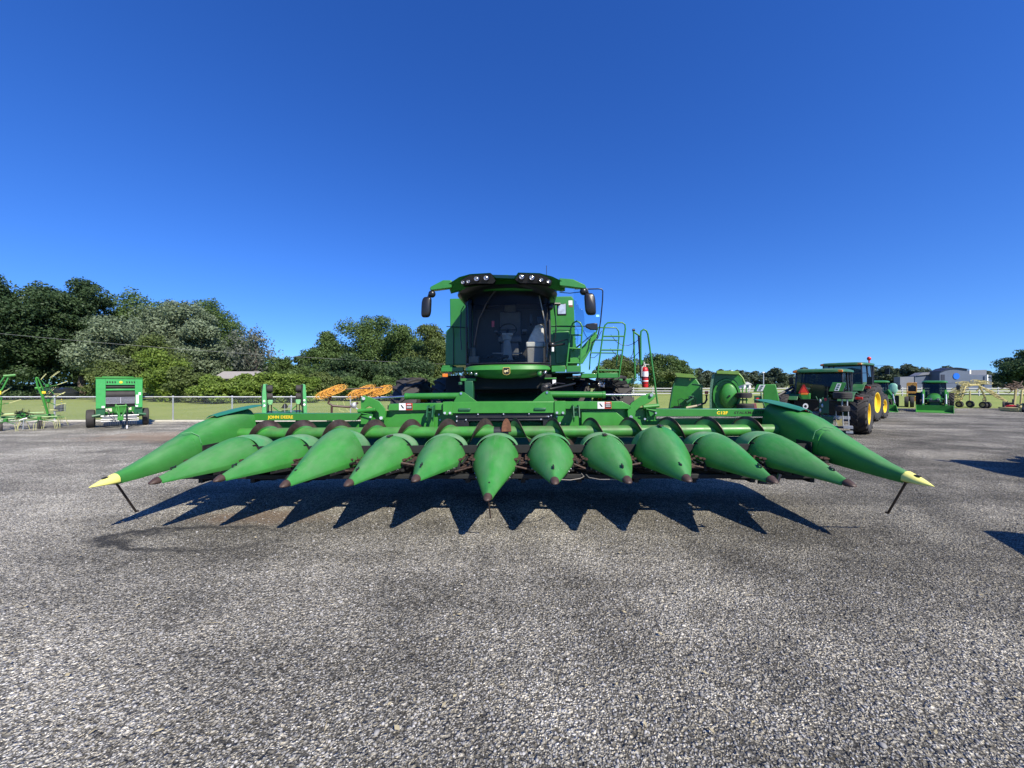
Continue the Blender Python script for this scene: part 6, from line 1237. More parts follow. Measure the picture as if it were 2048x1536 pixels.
# ------------------------------------------------------------------ round baler at the left
DB = 16.4; set_face(240, DB); ob = wp(240, 768, DB); ob.z = 0; set_off(ob)
BL = thing('round_baler', 'square fronted green round baler with black tyres on the gravel beside the fence', 'round baler', ob)
def X_(px, D): return wp(px, 768, D).x
def Z_(py, D): return wp(1024, py, D).z
x0, x1 = X_(193, DB), X_(286.5, DB); zt_, zb_ = Z_(757, DB), Z_(816, DB)
ox0, ox1 = X_(212, DB), X_(270.5, DB); o1t, o1b, o2t, o2b = Z_(770, DB), Z_(777.5, DB), Z_(781, DB), Z_(813, DB)
y = DB
q = MB(); q.bx(x0, ox0, y, y + .12, zb_, zt_); q.bx(ox1, x1, y, y + .12, zb_, zt_); q.bx(ox0, ox1, y, y + .12, o1t, zt_); q.bx(ox0, ox1, y, y + .12, o2t, o1b); fp = q.build('front_panel', mat('baler_green', (0.05, 0.34, 0.085), .35, dust=.15), BL, bevel=.012)
q = MB(); q.bx(x0 + .03, x1 - .03, y + .13, y + 2.2, zb_ - .25, zt_ - .03); q.build('bale_chamber', M_green, BL, bevel=.06)
q = MB(); q.bx(x0 - .02, x1 + .02, y - .03, y + .04, zt_ - .005, zt_ + .045); q.bx(x0 + .25, x1 - .4, y + .1, y + .4, zt_ + .045, zt_ + .09); q.build('top_rail', M_greenb, BL, bevel=.008)
q = MB(); q.bx(ox0, ox1, y + .122, y + .128, o2b, o1t); q.build('dark_opening', M_dark, BL); q = MB()
q.cyl((ox0, y + .09, (o1t + o1b) / 2), (ox1, y + .09, (o1t + o1b) / 2), .05, n=14); q.cyl((ox0, y + .07, (o2t * .75 + o2b * .25)), (ox1, y + .07, (o2t * .75 + o2b * .25)), .14, n=18); q.build('roller', M_rubber, BL)
q = MB(); zg0, zg1 = Z_(794.5, DB), Z_(806.5, DB)
for i in range(34): xx = ox0 + (ox1 - ox0) * i / 33; q.bx(xx - .003, xx + .003, y - .04, y - .032, zg1, zg0)
for i in range(6): zz = zg1 + (zg0 - zg1) * i / 5; q.bx(ox0, ox1, y - .048, y - .040, zz - .006, zz + .006)
q.bx((ox0 + ox1) / 2 - .012, (ox0 + ox1) / 2 + .012, y - .056, y - .048, zg1, zg0); q.build('wire_guard', mat('pale_wire', (.5, .5, .55), .4, metal=.3), BL)
q = MB()
for i in range(4):
    for bb in (214, 253): xx = X_(bb + i * 5.1, DB); q.prism([(xx, Z_(766.5, DB)), (xx + .055, Z_(766.5, DB)), (xx + .045, Z_(762.5, DB)), (xx - .008, Z_(762.5, DB))], y - .004, y - .001)
q.build('vent_slots', M_dark, fp)
q = MB(); q.ell((X_(242, DB), y - .002, Z_(764.5, DB)), (.075, .006, .055), 14, 6); q.build('emblem', M_yellow, fp)
q = MB()
for (a, b, c, d) in ((272.5, 790, 278.5, 808), (278, 785, 283, 790.5), (204, 811, 210, 815), (271, 811, 277, 814.5)): q.bx(X_(a, DB), X_(c, DB), y - .006, y - .002, Z_(d, DB), Z_(b, DB))
q.build('stickers', M_white, fp)
q = MB()
for sx, xa in ((-1, x0), (1, x1)): q.bx(min(xa, xa - sx * .38), max(xa, xa - sx * .38), y + .05, y + .5, Z_(834, DB), zb_); q.cyl((xa - sx * .2, y - .1, .55), (xa + sx * .15, y - .1, .50), .06, n=10)
q.bx(x0 + .1, x1 - .1, y + .2, y + .4, .45, .6); q.build('lower_frame', M_dkgreen, BL, bevel=.01)
for (a, b, r, w) in ((184, 0, .38, .38), (292.5, 0, .38, .30)): wheel_part(BL, 'wheel', (X_(a, DB + .5), DB + .5, .38), .38, w, 0, M_greenb, .5)
q = MB()
for zz, rr in ((.50, .035), (.36, .03), (.28, .022)): q.cyl((X_(203, DB), y - .35, zz), (X_(278, DB), y - .35, zz), rr, n=8)
q.bx(X_(206, DB), X_(274, DB), y - .4, y - .2, .40, .46)
for i in range(20): xx = X_(208 + i * 3.4, DB); q.tube([(xx, y - .35, .3), (xx, y - .5, .22), (xx, y - .48, .12)], .008, 5)
q.build('pickup', mat('pickup_steel', (.28, .29, .31), .4, metal=.5), BL)
q = MB(); yt = y - 1.3
q.tube([(X_(232, DB), y, .95), (X_(234, DB), y - .6, .7), (X_(240, DB), yt, .5)], .045, 6); q.tube([(X_(252, DB), y, .95), (X_(250, DB), y - .6, .7), (X_(243, DB), yt, .5)], .045, 6); q.tube([(X_(230, DB), y - .3, .9), (X_(254, DB), y - .3, .9)], .04, 6); q.box((X_(241, DB), yt, .45), (.25, .4, .14)); q.tube([(X_(236, DB), y - .3, .9), (X_(241, DB), y - .9, .35)], .04, 6); q.build('drawbar', M_greenb, BL, bevel=.01)
q = MB(); q.tube([(X_(253.5, DB), yt, .75), (X_(253.5, DB), yt, .14)], .03, 8); q.build('jack_post', M_black, BL); q = MB(); q.tube([(X_(253.5, DB), yt, .16), (X_(253.5, DB), yt, .02)], .035, 8); q.build('jack_foot', M_white, BL)
q = MB(); q.bx(X_(212, DB), X_(224, DB), y - .12, y - .1, Z_(822, DB), Z_(816, DB)); q.bx(X_(257, DB), X_(263, DB), y - .12, y - .1, Z_(820, DB), Z_(815, DB)); q.build('warning_panel', mat('cream_sticker', (.75, .70, .5), .5), BL)
q = MB(); random.seed(8)
for i in range(18): a = Vector((X_(random.uniform(214, 272), DB), y - random.uniform(0, .4), random.uniform(.45, .95))); q.tube([a, a + Vector((random.uniform(-.2, .2), -.1, random.uniform(-.25, .1))), a + Vector((random.uniform(-.3, .3), -.2, random.uniform(-.3, 0)))], .014, 5)
q.build('hydraulic_hose', M_plastic, BL)
# ------------------------------------------------------------------ tedder at the far left
DT = 15.6; set_face(60, DT); ot = wp(60, 768, DT); ot.z = 0; set_off(ot)
TD = thing('hay_tedder', 'green folding hay tedder with raised triangular arms and yellow tines at the far left', 'hay tedder', ot)
U = lambda a, b: (0.0847 * a, 740 + 0.0847 * b)
def T3(a, b, D=DT): return wp(*U(a, b), D)
q = MB(); q.tube([T3(845, 180), T3(885, 370), T3(1000, 600), T3(1140, 1050)], [.04, .05, .07, .06], 8); q.tube([T3(900, 190), T3(1030, 480), T3(1010, 560)], .035, 7); q.tube([T3(845, 180), T3(900, 190)], .04, 6); q.tube([T3(820, 430), T3(960, 430)], .05, 6); q.build('folding_arm', M_greenb, TD)
q = MB(); q.tube([T3(130, 150), T3(20, 320)], .035, 7); q.tube([T3(210, 190), T3(70, 460), T3(20, 480)], .04, 7); q.tube([T3(100, 150), T3(370, 125)], .05, 6); q.tube([T3(60, 620), T3(40, 980)], .03, 6); q.tube([T3(-120, 330), T3(10, 480), T3(30, 560)], .05, 6); q.tube([T3(-180, 150), T3(-40, 700), T3(20, 1060)], .06, 6); q.build('folding_arm', M_greenb, TD)
q = MB(); q.box(T3(1040, 535), (.17, .12, .10)); q.box(T3(15, 530), (.14, .12, .14)); q.build('yellow_stop', M_yellow, TD, bevel=.01)
q = MB(); q.tube([T3(1040, 1010, DT + .2), T3(60, 1015, DT + .2), T3(-200, 1015, DT + .2)], .03, 6); q.tube([T3(1370, 1120), T3(640, 1120), T3(-200, 1140)], .028, 6); q.build('cross_bar', mat('pale_green_bar', (.30, .45, .20), .4, dust=.3), TD)
q = MB(); q.tube([T3(1200, 1080, DT + .3), T3(700, 1085, DT + .3), T3(-200, 1100, DT + .3)], .06, 8); q.box(T3(500, 1060), (.36, .3, .22)); q.build('main_beam', M_green, TD, bevel=.01)
q = MB(); random.seed(14)
for i in range(22):
    a = T3(random.uniform(400, 660), random.uniform(980, 1140), DT - .1); q.tube([a, a + Vector((random.uniform(-.2, .2), -.1, random.uniform(.0, .25))), a + Vector((random.uniform(-.3, .3), 0, random.uniform(-.1, .1)))], .012, 5)
q.build('hose_bundle', M_plastic, TD)
def rotor(cx, cz, R_, D, tilt, ph):
    q = MB(); c = T3(cx, cz, D); q.cyl(c, c + Vector((0, 0, .12)), .10, n=12); tn_ = MB()
    for i in range(6):
        a = 2 * math.pi * i / 6 + ph; d = Vector((math.cos(a), math.sin(a) * math.cos(tilt), math.sin(a) * math.sin(tilt))); e = c + d * R_; q.tube([c, e], .016, 5)
        dn_ = Vector((0, math.sin(tilt) * .3, -1)) if tilt < .5 else Vector((.9, 0, .35))
        for off in (-.05, .05):
            s_ = d.cross(Vector((0, 0, 1))).normalized() * off; tn_.tube([e + s_, e + s_ + d * .05 + dn_ * .10, e + s_ + d * .16 + dn_ * .36], .012, 5)
    o = q.build('rotor', M_green, TD); tn_.build('tine', mat('pale_tine', (.50, .50, .22), .5), o); return o
rotor(930, 1180, .80, DT, .12, .3); rotor(1250, 1130, .55, DT + .3, .12, .9); rotor(150, 1190, .8, DT, .12, 0.0); rotor(1130, 400, .42, DT + .2, 1.3, .2); rotor(1150, 760, .34, DT + .2, 1.3, .6); rotor(-60, 800, .5, DT + .2, 1.3, .1)
for cx in (945, 20): wheel_part(TD, 'wheel', T3(cx, 1318), .20, .22, 0, M_white, .45)
q = MB(); q.tube([T3(565, 1150, DT - .3), T3(540, 1440, DT - .3)], .025, 7); q.tube([T3(450, 1190, DT - .3), T3(565, 1150, DT - .3), T3(640, 1140, DT - .3)], .02, 6); q.build('stand_leg', M_galv, TD)
q = MB(); q.prism([(T3(a, b).x, T3(a, b).z) for a, b in ((1265, 1000), (1340, 900), (1480, 830), (1560, 820), (1560, 1010), (1330, 1020))], DT + .4, DT + .43); q.build('side_shield', mat('grey_shield', (.07, .08, .085), .5), TD)
q = MB(); q.tube([T3(1480, 680, DT + .4), T3(1460, 1010, DT + .4)], .012, 5); q.tube([T3(1570, 830, DT + .4), T3(1565, 1010, DT + .4)], .02, 5); q.build('marker_rod', M_galv, TD); q = MB(); q.box(T3(1478, 700, DT + .38), (.05, .03, .04)); q.box(T3(1478, 750, DT + .38), (.05, .03, .04)); q.build('marker', M_yellow, TD)
# ------------------------------------------------------------------ folded cutter behind the left header wing
DF = 14.6; set_face(570, DF); of_ = wp(570, 768, DF); of_.z = 0; set_off(of_)
FC = thing('rotary_cutter', 'green rotary cutter with two narrow upright wings, behind the left header wing', 'rotary cutter', of_)
V = lambda a, b: (500 + 0.1172 * a, 750 + 0.1172 * b)
def F3(a, b, D=DF): return wp(*V(a, b), D)
for sx, pl in ((-1, [(235, 155), (275, 160), (290, 400), (288, 760), (212, 760), (215, 300)]), (1, [(915, 150), (955, 170), (970, 330), (990, 760), (925, 760), (905, 300)])):
    q = MB(); q.prism([(F3(a, b).x, F3(a, b).z) for a, b in pl], DF, DF + 1.9); w_ = q.build('wing_deck', mat('scuffed_green', (.07, .36, .11), .4, dust=.5, dustcol=(.45, .5, .42)), FC, bevel=.02)
    q = MB(); xa = 205 if sx < 0 else 885; q.prism([(F3(a, b).x, F3(a, b).z) for a, b in ((xa, 170), (xa + 26, 165), (xa + 22, 560), (xa - 6, 540))], DF + .1, DF + 1.8); q.build('wing_underside', M_dark, w_)
    q = MB(); q.ell(F3(250 if sx < 0 else 935, 440, DF - .01), (.045, .01, .045), 10, 5); q.ell(F3(250 if sx < 0 else 935, 515, DF - .01), (.05, .01, .05), 10, 5); q.build('round_sticker', M_white, w_)
for cx in (340, 835):
    for cz in (235, 370): tread_wheel(FC, F3(cx, cz, DF + .4), .14, .24, Matrix.Rotation(0, 3, 'X'))
for cx in (350, 825):
    q = MB(); q.box(F3(cx, 450, DF + .3), (.20, .2, .14)); q.box(F3(cx, 490, DF + .25), (.14, .15, .06)); q.build('gearbox', mat('pale_green_cast', (.16, .42, .18), .5), FC, bevel=.02)
    q = MB(); q.tube([F3(cx - 25, 500, DF + .3), F3(cx - 30, 700, DF + .3)], .018, 6); q.tube([F3(cx + 20, 500, DF + .3), F3(cx + 25, 700, DF + .3)], .022, 6); q.build('lift_link', M_black, FC)
q = MB(); q.tube([F3(400, 545, DF + .2), F3(490, 610, DF + .2), F3(600, 612, DF + .2), F3(700, 605, DF + .2), F3(790, 530, DF + .2)], .025, 6); q.bx(F3(300, 0).x, F3(900, 0).x, DF + .3, DF + 1.6, Z_(838, DF), Z_(826, DF)); q.build('centre_frame', M_green, FC)
q = MB(); q.prism([(F3(a, b).x, F3(a, b).z) for a, b in ((530, 565), (575, 490), (615, 485), (655, 545), (620, 575))], DF, DF + .02); q.build('warning_triangle_back', M_dark, FC)
q = MB(); q.tube([F3(660, 560, DF + .1), F3(675, 515, DF + .1), F3(700, 530, DF + .1), F3(700, 640, DF + .1)], .03, 6); q.tube([F3(590, 500, DF - .02), F3(595, 640, DF - .02)], .012, 5); q.build('top_link', M_galv, FC)
for sx in (-1, 1): wheel_part(FC, 'transport_wheel', (of_.x + sx * .55, DF + 1.5, .33), .33, .22, 0, M_greenb, .5)
# ------------------------------------------------------------------ orange wheel rake
DK = 16.6; set_face(715, DK); ok = wp(715, 768, DK); ok.z = 0; set_off(ok)
WR = thing('wheel_rake', 'folded wheel rake with orange spider wheels behind the header fold arm', 'wheel rake', ok)
def rake_wheel(root, c, R_, u, w, mt, tine_mt, name='rake_wheel', r=.010, nt_=20):
    u = Vector(u).normalized(); w = Vector(w).normalized(); n_ = u.cross(w).normalized(); q = MB(); c = Vector(c)
    q.torus(c, R_ * .80, r * 1.6, u, w, 26, 5); q.torus(c, R_ * .50, r, u, w, 20, 5); q.cyl(c - n_ * .03, c + n_ * .03, R_ * .16, n=12)
    for i in range(8): a = 2 * math.pi * i / 8; q.tube([c, c + (u * math.cos(a) + w * math.sin(a)) * R_ * .8], r, 4)
    o = q.build(name, mt, root); t_ = MB()
    for i in range(nt_):
        a = 2 * math.pi * i / nt_; d = u * math.cos(a) + w * math.sin(a); e = u * math.cos(a + .18) + w * math.sin(a + .18); t_.tube([c + d * R_ * .5, c + d * R_ * .85, c + e * R_ * 1.02], r * .55, 4)
    t_.build('tine', tine_mt, o); return o
V7 = lambda a, b: (480 + 0.2148 * a, 700 + 0.2148 * b)
M_ortine = mat('orange_tine', (.62, .33, .07), .5, var=.3)
for (cx, cy, n, dx, dz, tl) in ((905, 365, 4, -34, 14, .30), (1170, 372, 4, -28, 10, .40), (1345, 372, 4, -30, 10, .34)):
    for i in range(n):
        c = wp(*V7(cx + dx * i, cy + dz * i), DK + .12 * i); rake_wheel(WR, c, .50, (1, 0, tl), (-.1, 1, .42), M_orangep, M_ortine)
q = MB(); P7 = lambda a, b, D=DK: wp(*V7(a, b), D)
q.tube([P7(845, 400), P7(850, 440), P7(828, 490), P7(870, 515), P7(1020, 530), P7(1100, 490)], .05, 7); q.tube([P7(1110, 400), P7(1120, 460)], .05, 7); q.tube([P7(1310, 400), P7(1300, 470)], .05, 7); q.tube([P7(860, 520), P7(858, 640)], .05, 7); q.tube([P7(870, 370), P7(1340, 350)], .03, 6); q.build('rake_frame', mat('brown_frame', (.06, .03, .025), .5), WR)
q = MB(); q.cyl(P7(858, 600), wp(*V7(858, 600), DK) * 1.0 - Vector((0, 0, wp(*V7(858, 600), DK).z)), .05, n=8); q.build('frame_leg', M_green, WR)
q = MB(); q.ell(P7(1060, 515), (.13, .13, .13)); q.tube([P7(1040, 500), P7(1085, 545), P7(1110, 560)], .03, 6); q.box(P7(1065, 500), (.14, .12, .12)); q.build('hydraulic_block', M_galv, WR, bevel=.01)
q = MB(); 
for (a, b, c, d, e, f) in ((740, 430, 760, 460, 800, 462), (960, 470, 985, 540, 1020, 575), (905, 490, 930, 560, 970, 570)): q.tube([P7(a, b), P7(c, d), P7(e, f)], .010, 5)
q.build('curved_tines', MATS['pale_tine'], WR)
wheel_part(WR, 'wheel', (P7(835, 590).x, DK, .25), .25, .16, 0, M_galv, .4)
# ------------------------------------------------------------------ dark car under the left trees
set_face(); oc = wp(112, 768, 46); oc.z = 0; set_off(Z0)
CAR = thing('parked_car', 'dark car in the shade under the trees behind the tedder', 'car', oc, R(80))
q = MB(); q.prism([(-2.2, .35), (2.2, .35), (2.25, .75), (1.5, .92), (.75, 1.38), (-1.0, 1.42), (-1.9, .98), (-2.25, .85)], -.85, .85, axis='x'); q.build('body', mat('dark_car_paint', (.03, .035, .04), .2, coat=.6), CAR, bevel=.08, seg=3)
q = MB(); q.prism([(1.35, .93), (.72, 1.32), (-.95, 1.36), (-1.7, .96)], -.862, .862, axis='x'); q.build('windows', M_mirror, CAR, bevel=.01)
for (x, y) in ((-.82, 1.35), (.82, 1.35), (-.82, -1.35), (.82, -1.35)): wheel_part(CAR, 'wheel', (x, y, .33), .33, .2, 0, M_galv, .6, 20)
# grey shed roof behind the shrubs
os_ = wp(468, 768, 46); os_.z = 0; set_off(os_)
SD = thing('shed', 'small grey roofed shed half hidden behind the bright shrubs', 'shed', os_)
q = MB(); q.bx(wp(435, 0, 46).x, wp(500, 0, 46).x, 46, 49, 0, 2.5); q.build('wall', mat('shed_wall', (.25, .23, .20), .8), SD)
q = MB(); q.prism([(45.6, 2.55), (47.5, wp(0, 742, 46).z), (49.4, 2.55), (49.4, 2.45), (45.6, 2.45)], wp(428, 0, 46).x, wp(505, 0, 46).x, axis='x'); q.build('roof', mat('shed_roof', (.30, .28, .26), .7), SD)

for o in (BL, TD, FC, WR): face_camera(o)
# ------------------------------------------------------------------ far right of the lot
V5 = lambda a, b: (1750 + 0.1455 * a, 680 + 0.1455 * b)
def P5(a, b, D): return wp(*V5(a, b), D)
# mint coloured baler behind the loader tractor
Dq = 31.0; set_face(1785, Dq); o_ = wp(1785, 768, Dq); o_.z = 0; set_off(o_)
MBL = thing('round_baler', 'pale mint green round baler beyond the half hidden loader tractor', 'round baler', o_)
q = MB(); pl = [(wp(a, b, Dq).x, wp(a, b, Dq).z) for a, b in ((1775, 785), (1776, 772), (1781, 767), (1789, 766), (1794, 772), (1794, 782), (1790, 792), (1777, 792))]; q.prism(pl, Dq, Dq + 2); q.build('body', M_mint, MBL, bevel=.12, seg=3)
q = MB(); q.ell(wp(1788, 777, Dq - .03), (.34, .06, .42), 14, 8); q.build('side_disc', mat('pale_mint', (.30, .58, .45), .5), MBL)
for px in (1778, 1794): wheel_part(MBL, 'wheel', (wp(px, 0, Dq).x, Dq + 1, .45), .45, .35, 0, M_dkgreen, .45, 24)
q = MB(); q.tube([wp(1776, 784, Dq), wp(1770, 786, Dq - 1)], .06, 6); q.build('drawbar', M_green, MBL)
# orange and yellow machine
Do = 30.5; set_face(1821, Do); o_ = wp(1821, 768, Do); o_.z = 0; set_off(o_)
YM = thing('hay_wagon', 'orange yellow machine with open box frame, left of the bucket tractor', 'farm machine', o_)
q = MB(); 
for (a, b, c, d) in ((1815, 765, 1834, 772), (1814, 783, 1833, 787)): q.bx(wp(a, 0, Do).x, wp(c, 0, Do).x, Do, Do + 1.5, wp(0, d, Do).z, wp(0, b, Do).z)
for a in (1813, 1832): q.bx(wp(a, 0, Do).x, wp(a + 2, 0, Do).x, Do, Do + .1, .7, wp(0, 766, Do).z)
q.bx(wp(1814, 0, Do).x, wp(1834, 0, Do).x, Do + .2, Do + 1.4, .45, .85); q.build('box_frame', mat('ochre_paint', (.55, .27, .05), .5), YM, bevel=.02)
q = MB(); q.bx(wp(1816, 0, Do).x, wp(1832, 0, Do).x, Do + .1, Do + 1.3, .9, wp(0, 772, Do).z - .02); q.build('inner_box', M_black, YM)
for px in (1813, 1824): wheel_part(YM, 'wheel', (wp(px, 0, Do).x, Do - .1, .42), .42, .35, 0, M_galv, .4, 24)
set_face()
# yellow v-rakes
M_rk = mat('pale_yellow_rake', (.42, .36, .13), .5, var=.3)
def v_rake(label, D, sets, frame, legs):
    o_ = P5(*frame[0], D); o_.z = 0; set_off(o_); t = thing('wheel_rake', label, 'wheel rake', o_, group='pale yellow wheel rakes on the right')
    for (cx, cy, n, dx, dz, u, w) in sets:
        for i in range(n): rake_wheel(t, P5(cx + dx * i, cy + dz * i, D + .1 * i), .62, u, w, M_rk, M_rk, r=.013, nt_=0)
    q = MB(); q.tube([P5(a, b, D) for a, b in frame], .06, 6); q.build('rake_frame', M_khaki, t)
    for (a, b) in legs:
        p = P5(a, b, D); q = MB(); q.tube([p, (p.x, p.y, .15)], .05, 6); q.build('leg', M_khaki, t); wheel_part(t, 'wheel', (p.x, p.y, .25), .25, .16, 0, M_khaki, .5, 18)
v_rake('pale yellow wheel rake with its wheels stacked on the left, right of the bucket tractor', 30.0, [(1075, 830, 5, 26, -44, (1, -.2, .12), (.1, .9, -.38))], [(1290, 620), (1240, 640), (1160, 880)], [(1160, 860), (1310, 880)])
v_rake('pale yellow wheel rake with its wheels fanned down to the right', 29.0, [(1530, 670, 5, 55, 38, (1, .1, -.32), (0, .8, .42))], [(1290, 620), (1430, 620), (1500, 760), (1540, 900)], [(1540, 880), (1490, 800)])
v_rake('brownish wheel rake standing upright near the right edge', 31.0, [(1230, 605, 2, 60, -8, (1, 0, .1), (0, .9, .3)), (1440, 575, 2, 50, 6, (1, 0, .1), (0, .9, .3))], [(1200, 620), (1480, 600), (1400, 700)], [(1305, 700)])
# small red mower at the right edge
Dr = 27.0; set_face(V5(1880, 0)[0], Dr); o_ = P5(1880, 900, Dr); o_.z = 0; set_off(o_)
RM = thing('riding_mower', 'small red mower with black seat near the right edge of the lot', 'mower', o_)
q = MB(); q.prism([(P5(a, b, Dr).x, P5(a, b, Dr).z) for a, b in ((1760, 930), (1800, 905), (1830, 895), (1930, 898), (1985, 930), (1985, 960), (1830, 965))], Dr, Dr + 1.1); q.build('body', M_red, RM, bevel=.05)
q = MB(); q.box(P5(1870, 870, Dr + .5), (.42, .45, .12)); q.box(P5(1895, 845, Dr + .6), (.12, .42, .34)); q.box(P5(1800, 880, Dr + .5), (.5, .5, .25)); q.tube([P5(1800, 870, Dr + .4), P5(1830, 835, Dr + .4)], .03, 6); q.build('seat', M_black, RM, bevel=.03)
for a, r in ((1765, .30), (1960, .22)): wheel_part(RM, 'wheel', (P5(a, 950, Dr).x, Dr + .1, r), r, .18, 0, M_galv, .5, 20)
q = MB(); q.bx(P5(1690, 0, Dr).x, P5(1790, 0, Dr).x, Dr, Dr + .9, .08, .16); q.build('mower_deck', M_black, RM, bevel=.02)
set_face(); Dr2 = 25.0; o_ = P5(2030, 900, Dr2); o_.z = 0; set_off(o_)
YM2 = thing('hay_implement', 'rusty yellow implement cut by the right edge of the photo', 'farm machine', o_)
q = MB(); q.bx(P5(1975, 0, Dr2).x, P5(2140, 0, Dr2).x, Dr2, Dr2 + 1, P5(0, 985, Dr2).z, P5(0, 935, Dr2).z); q.tube([P5(1990, 930, Dr2), P5(2040, 880, Dr2), P5(2120, 870, Dr2)], .08, 6); q.tube([P5(2000, 880, Dr2 + .5), P5(2020, 700, Dr2 + .5), P5(2100, 650, Dr2 + .5)], .06, 6); q.build('frame', M_khaki, YM2, bevel=.02)
wheel_part(YM2, 'wheel', (P5(2040, 0, Dr2).x, Dr2 - .1, .3), .3, .2, 0, M_galv, .4, 20)
Dh = 28.0; o_ = P5(1930, 768, Dh); o_.z = 0; set_off(o_)
AU = thing('post_implement', 'brown upright implement with cluttered top behind the small red mower', 'farm machine', o_)
q = MB(); q.tube([P5(1915, 880, Dh), P5(1935, 700, Dh), P5(1930, 640, Dh)], .07, 6); 
p = P5(1915, 880, Dh); q.tube([p, (p.x, p.y, .02)], .06, 6); q.build('mast', M_khaki, AU)
q = MB(); random.seed(21)
for i in range(22): a = P5(random.uniform(1840, 2010), random.uniform(600, 680), Dh + random.uniform(-.3, .3)); q.tube([a, a + Vector((random.uniform(-.5, .5), 0, random.uniform(-.35, .3))), a + Vector((random.uniform(-.6, .6), .2, random.uniform(-.2, .2)))], .03, 5)
q.build('tine_bundle', mat('brown_tines', (.13, .09, .06), .7, var=.4), AU)
# ------------------------------------------------------------------ long low building across the road
DBd = 118.0; o_ = wp(1912, 768, DBd); o_.z = 0; set_off(o_)
BD = thing('low_building', 'long low grey blue building with arched centre and round blue sign', 'building', o_)
def W5(a, b): p = P5(a, b, DBd); return (p.x, p.z)
M_wall = mat('blue_grey_cladding', (.085, .11, .165), .6, var=.12, scale=.5); M_roofb = mat('grey_sheet_roof', (.16, .17, .20), .5, var=.12, scale=.3); M_recess = mat('dark_recess', (.02, .025, .045), .5)
def wall(pts, y0, dep, m, nm, par=BD, bv=0.0):
    q = MB(); pp_ = [W5(a, b) for a, b in pts]; pp_ = [(x, max(z, 0)) for x, z in pp_]; q.prism(pp_, DBd + y0, DBd + y0 + dep); return q.build(nm, m, par, smooth=False)
arch_ = [(890, 700), (890, 435), (935, 420), (985, 398), (1040, 388), (1090, 384), (1150, 388), (1200, 395), (1265, 405), (1290, 440), (1290, 700)]
ctr = wall(arch_, 0, 3, M_wall, 'arched_front')
wall([(885, 430), (935, 414), (985, 392), (1040, 382), (1090, 378), (1150, 382), (1200, 389), (1270, 400), (1270, 406), (1200, 396), (1150, 389), (1090, 385), (1040, 389), (985, 399), (935, 421), (885, 438)], -.5, 3.6, M_recess, 'parapet_trim')
wall([(1290, 700), (1290, 412), (1700, 404), (1700, 700)], 3, 2, M_roofb, 'wing_roof'); wall([(1345, 700), (1345, 480), (1690, 478), (1690, 700)], 1.5, 1.4, M_wall, 'wing_wall'); wall([(690, 700), (690, 488), (890, 470), (890, 700)], 3, 2, M_wall, 'wing_wall'); wall([(700, 488), (780, 445), (890, 440), (890, 470)], 2.5, 2.4, M_roofb, 'wing_roof'); wall([(490, 700), (490, 506), (690, 500), (690, 700)], 3.2, 2, M_roofb, 'low_wing')
wall([(1282, 700), (1282, 470), (1345, 470), (1345, 700)], 1.2, .2, M_recess, 'doorway'); wall([(905, 700), (905, 475), (955, 475), (955, 700)], -.1, .08, M_recess, 'doorway')
for (a, b, c, d) in ((1343, 410, 1364, 465), (1585, 476, 1602, 600)): wall([(a, d), (a, b), (c, b), (c, d)], .8, .3, M_white, 'white_pillar')
q = MB(); c = P5(1113, 497, DBd); q.cyl((c.x, DBd - .15, c.z), (c.x, DBd - .02, c.z), .98, n=28); q.build('round_sign', mat('blue_sign', (.01, .13, .60), .4, var=.05), BD)
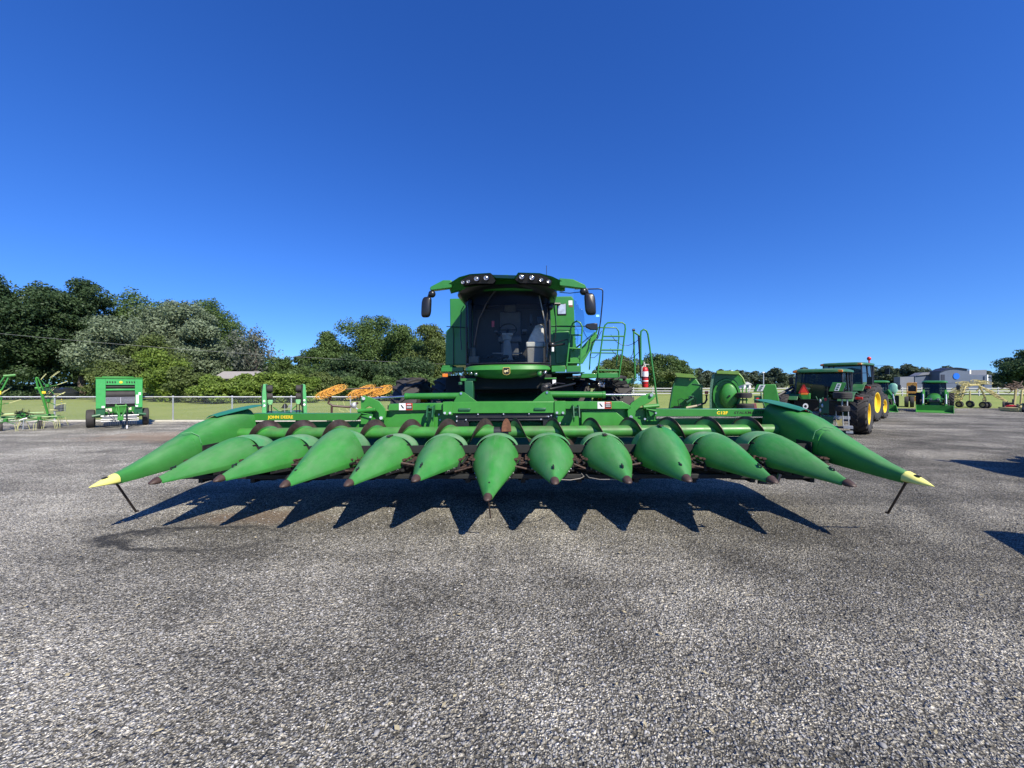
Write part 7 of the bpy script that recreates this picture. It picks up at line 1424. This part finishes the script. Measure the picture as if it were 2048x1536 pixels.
# roadside rail fence, poles, house
Dg = 60.0; o_ = wp(1900, 768, Dg); o_.z = 0; set_off(o_)
RF = thing('rail_fence', 'grey horizontal rail fence along the road behind the rakes', 'fence', o_)
for i, zz in enumerate((.35, .75, 1.15)): q = MB(); q.bx(16, 88, Dg - .03, Dg + .03, zz - .07, zz + .07); q.build('rail', mat('weathered_rail', (.40, .40, .40), .7), RF)
for i in range(25): q = MB(); q.bx(16 + i * 3 - .07, 16 + i * 3 + .07, Dg + .035, Dg + .17, 0, 1.35); q.build('post', MATS['weathered_rail'], RF)
for (px, top, D, lab) in ((1527, 744, 110, 'thin pale utility pole standing before the far tree line'), (1464, 741, 130, 'grey utility pole at the left end of the far tree line')):
    o_ = wp(px, 768, D); o_.z = 0; set_off(o_); t = thing('utility_pole', lab, 'pole', o_); q = MB(); q.cyl(o_, (o_.x, o_.y, wp(px, top, D).z), .16, .11, n=8); q.build('pole', M_galv, t); q = MB(); q.box((o_.x, o_.y, wp(px, top, D).z - .1), (.6, .2, .25)); q.build('lamp_head', M_white, t)
Dw = 135; o_ = wp(1495, 768, Dw); o_.z = 0; set_off(o_); t = thing('white_house', 'tiny white gabled house before the far tree line', 'house', o_)
q = MB(); q.bx(wp(1488, 0, Dw).x, wp(1502, 0, Dw).x, Dw, Dw + 6, 0, wp(0, 769, Dw).z); q.build('wall', M_white, t); q = MB(); q.prism([(wp(a, b, Dw).x, wp(a, b, Dw).z) for a, b in ((1486, 769), (1495, 764), (1504, 769))], Dw - .3, Dw + 6.3); q.build('roof', mat('pale_roof', (.5, .5, .5), .6), t); q = MB(); q.bx(o_.x - .5, o_.x + .5, Dw - .04, Dw - .01, .3, 1.4); q.build('window', M_mirror, t)
# pale bales / road strip seen as a light band
sheet('road', [(10, 70), (140, 70), (140, 76), (10, 76)], 0.006, mat('pale_road', (.42, .41, .38), .9))
# ------------------------------------------------------------------ guessed things added just outside the frame to cast the shadows reaching in
t5 = dup(TR2, (12.62, 5.2, 0), R(-20), 'unseen tractor copy added outside the right edge to cast the long shadow')
set_off(Z0); bl = thing('shadow_caster_bale', 'unseen round bale added outside the right edge to cast the rounded shadow', 'hay bale', (6.88, 2.56, 0), R(60))
q = MB(); prof = [(.001, -.75), (.78, -.75), (.85, -.68), (.85, .68), (.78, .75), (.001, .75)]; q.lathe(prof, (0, 0, .83), 'x', 40); q.build('bale', mat('straw', (.40, .30, .13), .9, var=.3, scale=20, bump=.5), bl)

for o in (MBL, YM, RM): face_camera(o)
